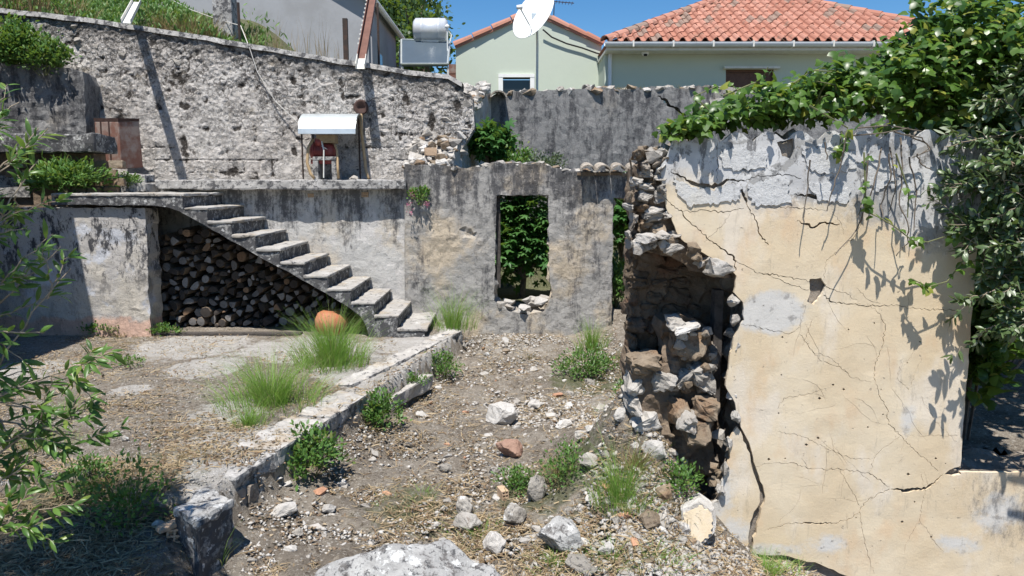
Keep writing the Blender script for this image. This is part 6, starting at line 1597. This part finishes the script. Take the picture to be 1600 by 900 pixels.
B('weed', 'low weed at the front edge of the yard slab', 'weed', at(140, 775), (.2, .15, .18), 646, 'small', 0.030, M['weed'])
B('weed', 'small weed by the foot of the landing wall', 'weed', at(160, 524), (.26, .12, .12), 442, 'small', 0.038, M['weed'])
B('weed', 'small weed in the corner where the firewood begins', 'weed', at(258, 524), (.22, .1, .1), 374, 'small', 0.038, M['weed'])
B('weed', 'thin weed on the yard slab near the firewood', 'weed', at(205, 572), (.2, .14, .08), 238, 'small', 0.030, M['weed'])
B('weed', 'small green weed on the landing under the rusty sheet', 'weed', tuple(P(200, 290, 9.9)), (.17, .12, .12), 510, 'small', 0.034, M['weed'])
p = P(955, 500, 11.2)
B('nettle', 'dark leafy nettle seen inside the doorway', 'weed', (P(972, 1, 11.0).x, 11.0, .05), (.35, .4, .55), 1360, 'small', 0.068, M['weed'])
B('shrub', 'dark narrow-leaved shrub on the landing below the side roof slab', 'shrub', (P(108, 290, 9.45).x, 9.45, 1.78), (.46, .32, .27), 1900, 'lance', .10, M['weed'], None, 40, .15)
B('shrub', 'bright green shrub on top of the buttress at the far left', 'shrub', (P(15, 105, 10.7).x, 10.7, P(15, 105, 10.7).z), (.62, .4, .42), 3740, 'small', 0.068, M['weed'], None, 40, .16)
B('shrub', 'lower green shrub spilling over the buttress end', 'shrub', (P(72, 110, 10.6).x, 10.55, P(72, 112, 10.6).z - .03), (.34, .25, .30), 1870, 'small', 0.057, M['weed'], None, 30, .16)
# valerian with pink flowers on the front wall
va = B('valerian', 'pink flowering valerian growing from the corner of the front wall', 'flowering plant', tuple(P(657, 318, 10.12)), (.16, .10, .16), 260, 'small', .05, M['weed'])
n = 90; pp = nr.normal(size=(n, 3)) * .022 + np.array([(-.08, -.1, .10), (-.15, -.1, -.02), (.10, -.1, .0), (-.13, -.1, -.12)])[nr.integers(0, 4, n)]
leaf_cloud('petals', 'small', pp, randdirs(n), randdirs(n), np.full(n, .024), M['flower'], va, 'stuff')
# fig in the roofless room
def fig(label, loc, rad, n, size, singles, up):
    root = thing('fig_tree', label, 'fig tree', loc)
    p, o = blob(n, rad, 46, .15); p[:, 2] += up
    D = nrmz(o * .6 + randdirs(n) * .6 + np.array([0, -.5, -.25])); N = nrmz(o * .4 + randdirs(n) * .45 + np.array([0, -.5, .7])); s = size * nr.uniform(.6, 1.2, n)
    split_leaves('fig', p, D, N, s, M['fig'], root, singles, p[:, 1] + nr.random(n) * .15)
    mb = MB(); mb.tube([(0, 0, -.1), (.05, .05, up * .5), (0, 0, up)], [.06, .045, .03], 7)
    for i in range(14):
        e = Vector(p[rng.randrange(n)]); mb.tube([(0, 0, up * .4), e.lerp(Vector((0, 0, up)), .45), e], [.03, .02, .008], 5)
    mb.build('trunk', M['bark'], root)
fig('leafy fig tree filling the window opening of the ruined front wall', (P(815, 1, 11.9).x, 11.9, .05), (.72, .36, 1.15), 2300, .19, 240, .75)
fig('fig branch tops standing above the front wall, in the corner of the room', (P(768, 1, 11.6).x, 11.75, .05), (.38, .35, .35), 520, .20, 60, 2.38)
fig('dark fig foliage seen through the doorway', (P(985, 1, 12.0).x, 12.2, .05), (.6, .5, .9), 900, .17, 60, 1.15)
B('shrub', 'fine-leaved bright green shrub above the front wall, right of the fig tops', 'shrub', (P(808, 1, 11.6).x, 11.6, 1.9), (.26, .25, .40), 1500, 'small', .06, M['weed'], None, 30, .16)
B('shrub', 'low grey-green plant behind the front wall top', 'shrub', (P(852, 1, 11.4).x, 11.4, 2.05), (.32, .2, .22), 900, 'small', .045, M['greygreen'], None, 30, .16)
# weeds on the bank above the retaining wall
def bank_weeds():
    n = 9000; X = nr.uniform(-9, -4.0, n); Y = nr.uniform(11.35, 14.2, n); keep = (Y < 14.3 - .55 * np.clip(X + 7, 0, 9)) | (nr.random(n) < .15); X, Y = X[keep], Y[keep]; n = len(X)
    Z = ground_np(X, Y)[0]; pos = np.stack([X, Y, Z + nr.uniform(0, .34, n) * (.6 + .6 * np.sin(X * 3 + Y * 2))], 1)
    leaf_cloud('bank_weeds', 'lance', pos, nrmz(randdirs(n) * .7 + np.array([0, 0, .9])), randdirs(n) + np.array([0, -.3, .4]), nr.uniform(.06, .14, n), M['weed'], None, 'stuff')
    return bpy.data.objects[-1] if False else None
bank_weeds()
for o in bpy.data.objects:
    if o.name.startswith('bank_weeds'): tag(o, 'wild green weeds covering the bank above the retaining wall', 'weeds')
for i, (px, py) in enumerate(((60, 14), (120, 24), (250, 30), (300, 42), (330, 52), (20, 10), (290, 30))):
    p = P(px, py, 11.7); tuft('dry_grass_tuft', 'dry brown grass tuft on the bank, ' + ('second from the left end of the wall', 'third from the left, before the rain spout', 'just right of the rain spout', 'midway between rain spout and concrete pole', 'at the foot of the concrete pole', 'at the far left end of the wall', 'left of midway between spout and pole')[i], (p.x, 11.7, gz(p.x, 11.7)), 260, .45, .5, .4, M['drygrass'], 'dry grass', w=.006)
for i in range(16):
    px = rng.uniform(395, 540); p = P(px, 90, 11.6); tuft('dry_grass_tuft', 'sparse dry stalks behind the wall in front of the grey house', (p.x, 11.6, gz(p.x, 11.6)), 10, .75, .3, .2, M['drygrass'], 'dry grass', 'sparse stalks by the grey house', w=.004)
for i in range(12):
    px = rng.uniform(930, 1110); p = P(px, 134, YB + .2); tuft('dry_grass_tuft', 'dry straw tuft on the crown of the back wall', (p.x, YB + .2, P(1, 140, YB).z), 60, .14, .3, .7, M['drygrass'], 'dry grass', 'dry tufts on the back wall', w=.005)
for i in range(6):
    px, py = rng.uniform(680, 740), 0; t = rng.uniform(.3, 2.0); q_ = fr(t, np.interp(t, [-.05, .35, .9, 1.5, 2.2, 2.8], [2.12, 2.35, 2.62, 3.0, 3.3, 3.5]), rng.uniform(.1, .5)); tuft('dry_grass_tuft', 'dry straw tuft among the stones of the broken cross wall', q_, 70, .12, .3, .8, M['drygrass'], 'dry grass', 'dry tufts on the cross wall', w=.005)

# ------------------------------------------------------------------ ivy on the cream wall
iv = thing('ivy', 'thick glossy ivy growing over the top of the cream wall', 'ivy', (0, 0, 0))
bl = [  # px, py, Y, radii, leaves
 (1068, 205, 4.80, (.14, .16, .08), 110), (1098, 196, 4.86, (.20, .22, .10), 200), (1150, 184, 4.92, (.26, .30, .13), 300), (1205, 170, 4.95, (.27, .32, .16), 340), (1262, 168, 4.98, (.28, .34, .18), 380),
 (1320, 150, 5.00, (.30, .36, .24), 440), (1372, 148, 5.02, (.30, .40, .27), 480), (1420, 130, 5.05, (.28, .42, .36), 520), (1470, 110, 5.05, (.32, .45, .44), 640), (1530, 100, 5.0, (.36, .5, .48), 720),
 (1595, 80, 5.0, (.36, .5, .55), 720), (1660, 120, 5.0, (.4, .55, .6), 500), (1500, 190, 4.98, (.36, .34, .28), 460), (1575, 210, 4.95, (.40, .34, .3), 460), (1650, 260, 4.95, (.4, .34, .3), 260),
 (1480, 190, 5.9, (.5, .7, .35), 560), (1600, 170, 6.3, (.9, 1.0, .40), 1100), (1760, 190, 6.3, (1.0, 1.2, .45), 900), (1600, 210, 7.4, (1.1, .7, .45), 700)]
Ps, Os, Ss = [], [], []
for (px, py, Y, rd, n) in bl:
    n = int(n * (2.6 if Y > 5.5 else 1.35)); c = np.array(P(px, py, Y)); p, o = blob(n, rd, 20, .22); Ps.append(p + c); Os.append(o); Ss.append(nr.uniform(.035, .088, n) * (1.4 if Y > 5.5 else 1))
# upright shoots against the sky
for (pts, n) in (([(1452, 130), (1440, 70), (1436, 10), (1434, -20)], 34), ([(1505, 60), (1512, 20), (1511, -10)], 20), ([(1562, 60), (1568, 10), (1570, -15)], 16), ([(1385, 110), (1398, 60), (1400, 40)], 0), ([(1340, 110), (1322, 98), (1300, 108)], 8)):
    for i in range(n):
        t = rng.random() * (len(pts) - 1); k = int(t); x = pts[k][0] + (pts[k + 1][0] - pts[k][0]) * (t - k); y = pts[k][1] + (pts[k + 1][1] - pts[k][1]) * (t - k)
        Ps.append(np.array([P(x + rng.uniform(-12, 12), y, 4.95 + rng.uniform(-.06, .06))])); Os.append(nrmz(np.array([[rng.uniform(-1, 1), -1, rng.uniform(-.2, .6)]]))); Ss.append(np.array([rng.uniform(.06, .1)]))
run = [  # thin stems: (pixel path, depth, leaves)
 ([(1350, 238), (1352, 290), (1352, 330), (1375, 340), (1395, 352), (1425, 375), (1450, 378), (1475, 370), (1500, 360)], 4.57, 26), ([(1400, 240), (1420, 300), (1418, 340)], 4.58, 3), ([(1512, 330), (1510, 400), (1480, 440), (1450, 448), (1425, 436)], 4.58, 18), ([(1240, 130), (1270, 110), (1300, 112)], 4.8, 8), ([(1130, 150), (1190, 125), (1200, 105)], 4.75, 12), ([(1085, 150), (1110, 175), (1075, 200)], 4.72, 8),
 ([(1315, 205), (1312, 230), (1318, 245)], 4.62, 8), ([(1100, 190), (1085, 150), (1120, 135)], 4.8, 10), ([(1265, 165), (1325, 200), (1312, 232)], 4.62, 9)]
stem = MB()
for pts, Y, n in run:
    q = [P(x, y, Y + rng.uniform(-.02, .02)) for x, y in pts]; stem.tube(q, [.006 * (1 - .6 * i / len(q)) for i in range(len(q))], 5)
    for i in range(n):
        t = rng.random() * (len(q) - 1); k = int(t); p = q[k].lerp(q[k + 1], t - k) + Vector((rng.uniform(-.03, .03), rng.uniform(-.03, .02), rng.uniform(-.03, .02)))
        Ps.append(np.array([p])); Os.append(nrmz(np.array([[rng.uniform(-.6, .6), -1, rng.uniform(-.6, .4)]]))); Ss.append(np.array([rng.uniform(.035, .07)]))
for i in range(26):
    c = Vector(bl[rng.randrange(3, 14)][:2] + (0,)); a = P(c.x, c.y + 30, 5.0); e = P(c.x + rng.uniform(-50, 50), c.y + rng.uniform(-40, 10), 4.75 + rng.uniform(-.1, .2)); stem.tube([a, a.lerp(e, .5) + Vector((0, -.05, .08)), e], [.009, .006, .003], 5)
stem.build('stem', M['greentwig'], iv)
Pi, Oi, Si = np.concatenate(Ps), np.concatenate(Os), np.concatenate(Ss); n = len(Pi)
Di = nrmz(Oi * .45 + randdirs(n) * .75 + np.array([0, -.2, -.45])); Ni = nrmz(Oi * .55 + randdirs(n) * .4 + np.array([-.05, -.45, .65]))
pxs = 800 + F * Pi[:, 0] / Pi[:, 1]
split_leaves('ivy', Pi[::1], Di, Ni, Si, M['ivy'], iv, 300, Pi[:, 1] - .8 * Si * 4 + np.where((pxs < 1040) | (pxs > 1600), 9, 0))
# dead vines hanging on the plaster
dv = thing('dry_vines', 'thin dead vines hanging loose over the top of the cream wall', 'dry vine')
q = MB()
for pts in ([(1322, 215), (1312, 260), (1300, 300), (1292, 330)], [(1378, 230), (1366, 290), (1338, 360), (1305, 398)], [(1388, 240), (1392, 280), (1375, 320), (1380, 340)], [(1408, 215), (1410, 260), (1406, 320), (1420, 355), (1418, 380), (1400, 400)], [(1425, 215), (1450, 225), (1453, 235), (1425, 246)], [(1395, 205), (1410, 210), (1440, 215), (1452, 232), (1440, 240)],
            [(1432, 240), (1440, 258), (1455, 265)], [(1358, 240), (1352, 300), (1340, 340)], [(1391, 230), (1400, 290), (1390, 330)], [(1290, 222), (1292, 250)], [(1420, 245), (1432, 300), (1428, 360)], [(1340, 200), (1390, 196), (1440, 205)], [(1330, 212), (1380, 208), (1420, 200)], [(1265, 250), (1262, 290), (1256, 340)]):
    r = [P(x, y, 4.60 + rng.uniform(-.05, .06)) for x, y in pts]; r2 = []
    for i in range(len(r) - 1):
        for k in range(4): r2.append(r[i].lerp(r[i + 1], k / 4) + Vector((rng.uniform(-.006, .006), rng.uniform(-.006, .006), 0)))
    r2.append(r[-1]); q.tube(r2, [.0055 * (1 - .5 * i / len(r2)) for i in range(len(r2))], 5)
q.build('vine', M['drystem'], dv)
# ------------------------------------------------------------------ branches: tree at the left, olive at the right
def branch_tree(name, label, cat, base, trunkpts, shoots, kind, size, mat, twig, singles, frame_ok, extra=None):
    root = thing(name, label, cat, base); b0 = Vector(base); mb = MB(); mb.tube([Vector(p) - b0 for p, _ in trunkpts], [r for _, r in trunkpts], 9); mb.build('trunk', M['bark'], root)
    tw = MB(); Ps, Ds = [], []
    for pts, n, r0 in shoots:
        q = [Vector(p) - b0 for p in pts]; fine = []
        for i in range(len(q) - 1):
            for k in range(4): fine.append(q[i].lerp(q[i + 1], k / 4) + Vector((rng.uniform(-1, 1), rng.uniform(-1, 1), rng.uniform(-1, 1))) * .008)
        fine.append(q[-1]); tw.tube(fine, [r0 * (1 - .75 * i / len(fine)) for i in range(len(fine))], 5)
        for i in range(n):
            t = (rng.random() ** .8) * (len(fine) - 1.01); k = int(t); p = fine[k].lerp(fine[k + 1], t - k); d = (fine[k + 1] - fine[k]).normalized()
            sd = Vector((rng.gauss(0, 1), rng.gauss(0, 1), rng.gauss(0, 1))); sd = (sd - d * sd.dot(d)).normalized()
            Ps.append(p); Ds.append((d * .75 + sd * .8 + Vector((0, 0, -.12))).normalized())
    tw.build('branch', twig, root)
    Pn, Dn = np.array([tuple(p) for p in Ps]), np.array([tuple(d) for d in Ds])
    if extra is not None:
        Pn = np.concatenate([Pn, extra[0] - np.array(base)]); Dn = np.concatenate([Dn, extra[1]])
    n = len(Pn); Nn = nrmz(randdirs(n) * .6 + np.array([0, -.35, .75])); S = size * nr.uniform(.6, 1.15, n)
    W = Pn + np.array(base); px = 800 + F * W[:, 0] / W[:, 1]; py = 290 - F * (W[:, 2] - H) / W[:, 1]
    out_ = (px < 0) | (px > 1600) | (py < 0) | (py > 900) | (W[:, 1] < .5)
    split_leaves(kind, Pn, Dn, Nn, S, mat, root, singles, W[:, 1] + np.where(out_, 50, 0))
    return root
def shoot(p0, p1, sag, n, r, sub=3, spread=.25, nl=14):
    """a branch with side twigs"""
    p0, p1 = Vector(p0), Vector(p1); L = (p1 - p0).length; mid = p0.lerp(p1, .5) + Vector((0, 0, sag * L)); out_ = [([p0, p0.lerp(mid, .5) + Vector((0, 0, sag * L * .3)), mid, mid.lerp(p1, .5) + Vector((0, 0, sag * L * .2)), p1], n, r)]
    for i in range(sub):
        t = rng.uniform(.3, .9); a = (p0.lerp(mid, t * 2) if t < .5 else mid.lerp(p1, t * 2 - 1)); d = (p1 - p0).normalized() * rng.uniform(.3, .8) + Vector((rng.gauss(0, .5), rng.gauss(0, .35), rng.gauss(0, .5)))
        e = a + d.normalized() * spread * rng.uniform(.6, 1.3); out_.append(([a, a.lerp(e, .5) + Vector((0, 0, .01)), e], nl, r * .5))
    return out_
# left: lance-leaved tree, trunk out of the picture; its crown shades the lower left corner
Tb = (-3.35, 2.75, -.22); sh = []
def LS(px0, py0, Y0, px1, py1, Y1, n=16, r=.007, sub=4, sag=.05, spread=.26, nl=13): 
    sh.extend(shoot(P(px0, py0, Y0), P(px1, py1, Y1), sag, n, r, sub, spread, nl))
for a in ((-130, 820, 3.0, 160, 612, 3.1), (-120, 760, 3.0, 110, 420, 3.2), (-130, 640, 3.1, 95, 385, 3.3), (-120, 560, 3.1, 60, 250, 3.4), (-140, 420, 3.2, 75, 200, 3.3), (-130, 700, 2.9, 150, 560, 3.0), (-120, 850, 2.9, 90, 700, 3.0), (-120, 900, 2.8, 120, 800, 3.0),
          (-140, 500, 3.0, 40, 430, 3.1), (-140, 620, 3.0, 60, 640, 3.0), (-150, 720, 3.0, 60, 760, 3.0), (-120, 460, 3.2, 30, 320, 3.3), (-150, 540, 2.9, 70, 520, 2.95), (-150, 760, 2.9, 140, 650, 3.1), (-150, 330, 3.3, 30, 160, 3.5), (-150, 640, 3.2, 130, 690, 3.2), (-160, 680, 3.2, 40, 580, 3.2), (-160, 800, 2.8, 45, 830, 2.9)):
    LS(*a)
LS(-140, 480, 3.2, 60, 200, 3.4, 3, .008, 1)
ex_n = 7000; cc_ = np.array([(-3.2, 2.1, 4.5), (-2.8, 1.95, 4.6), (-2.95, 2.25, 4.4), (-2.75, 1.6, 4.5), (-3.3, 1.7, 4.6), (-2.65, 1.75, 4.7), (-2.9, 1.45, 4.4)])[nr.integers(0, 7, ex_n)]; ex_p = cc_ + nr.normal(size=(ex_n, 3)) * np.array([.17, .17, .15]); ex_d = randdirs(ex_n)
LIMB = [(Tb, .085), ((-3.3, 2.65, 1.2), .07), ((-3.2, 2.4, 2.4), .055), ((-3.1, 2.1, 3.5), .04), ((-3.0, 2.0, 4.4), .02)]
tr_l = branch_tree('almond_tree', 'leafy lance-leaved branches of a tree reaching in along the left edge', 'tree', Tb, LIMB, sh, 'lance', .082, M['lance'], M['twig'], 300, None, (ex_p, ex_d))
q = MB(); b0 = Vector(Tb)
for c in ((-2.8, 2.1, 4.6), (-3.3, 2.3, 4.5), (-3.3, 1.7, 4.6), (-2.8, 1.5, 4.5)): q.tube([Vector((-3.2, 2.4, 2.4)) - b0, Vector((-3.15, 2.2, 3.4)) - b0, Vector(c) - b0], [.04, .03, .012], 6)
for px0, py0, Y0 in ((-130, 800, 3.0), (-130, 640, 3.1), (-130, 480, 3.1), (-140, 360, 3.25)): q.tube([Vector((-3.3, 2.7, P(1, py0, Y0).z - .3)) - b0, P(px0, py0, Y0) - b0], [.03, .012], 6)
q.build('limb', M['bark'], tr_l)
# right: olive, trunk outside the frame
Ob = (3.75, 4.05, -.45); sh = []
def OS(px0, py0, Y0, px1, py1, Y1, n=26, r=.006, sub=6, sag=.04, spread=.24, nl=20):
    sh.extend(shoot(P(px0, py0, Y0), P(px1, py1, Y1), sag, n, r, sub, spread, nl))
for a in ((1700, 240, 4.50, 1445, 320, 4.55), (1700, 200, 4.50, 1475, 230, 4.54), (1700, 330, 4.40, 1500, 400, 4.52), (1700, 420, 4.40, 1510, 470, 4.50), (1700, 470, 4.40, 1535, 515, 4.50), (1700, 150, 4.50, 1530, 170, 4.54), (1690, 300, 4.40, 1460, 290, 4.57), (1690, 280, 4.30, 1540, 350, 4.46), (1700, 380, 4.50, 1480, 350, 4.55), (1700, 440, 4.50, 1560, 430, 4.50), (1690, 220, 4.30, 1560, 270, 4.43), (1700, 350, 4.30, 1570, 390, 4.43), (1700, 170, 4.40, 1580, 215, 4.46), (1690, 500, 4.30, 1585, 500, 4.45), (1690, 120, 4.50, 1590, 110, 4.50)):
    OS(*a)
    OS(a[0], a[1] + 20, a[2] + .1, a[3] + rng.uniform(10, 50), a[4] + rng.uniform(-30, 10), a[5] + rng.uniform(-.03, .05), 22, .005, 6)
tr_o = branch_tree('olive_tree', 'grey-green olive branches hanging in from the right edge before the dark window', 'tree', Ob, [(Ob, .12), ((3.7, 4.05, .6), .10), ((3.65, 4.08, 1.4), .08), ((3.6, 4.1, 2.3), .05)], sh, 'olive', .07, M['olive'], M['twig'], 300, None)
q = MB(); b0 = Vector(Ob)
for py0 in (130, 220, 300, 380, 450): q.tube([Vector((3.66, 4.06, P(1, py0 + 60, 4.05).z)) - b0, P(1700, py0, 4.0) - b0], [.03, .012], 6)
q.build('limb', M['bark'], tr_o)
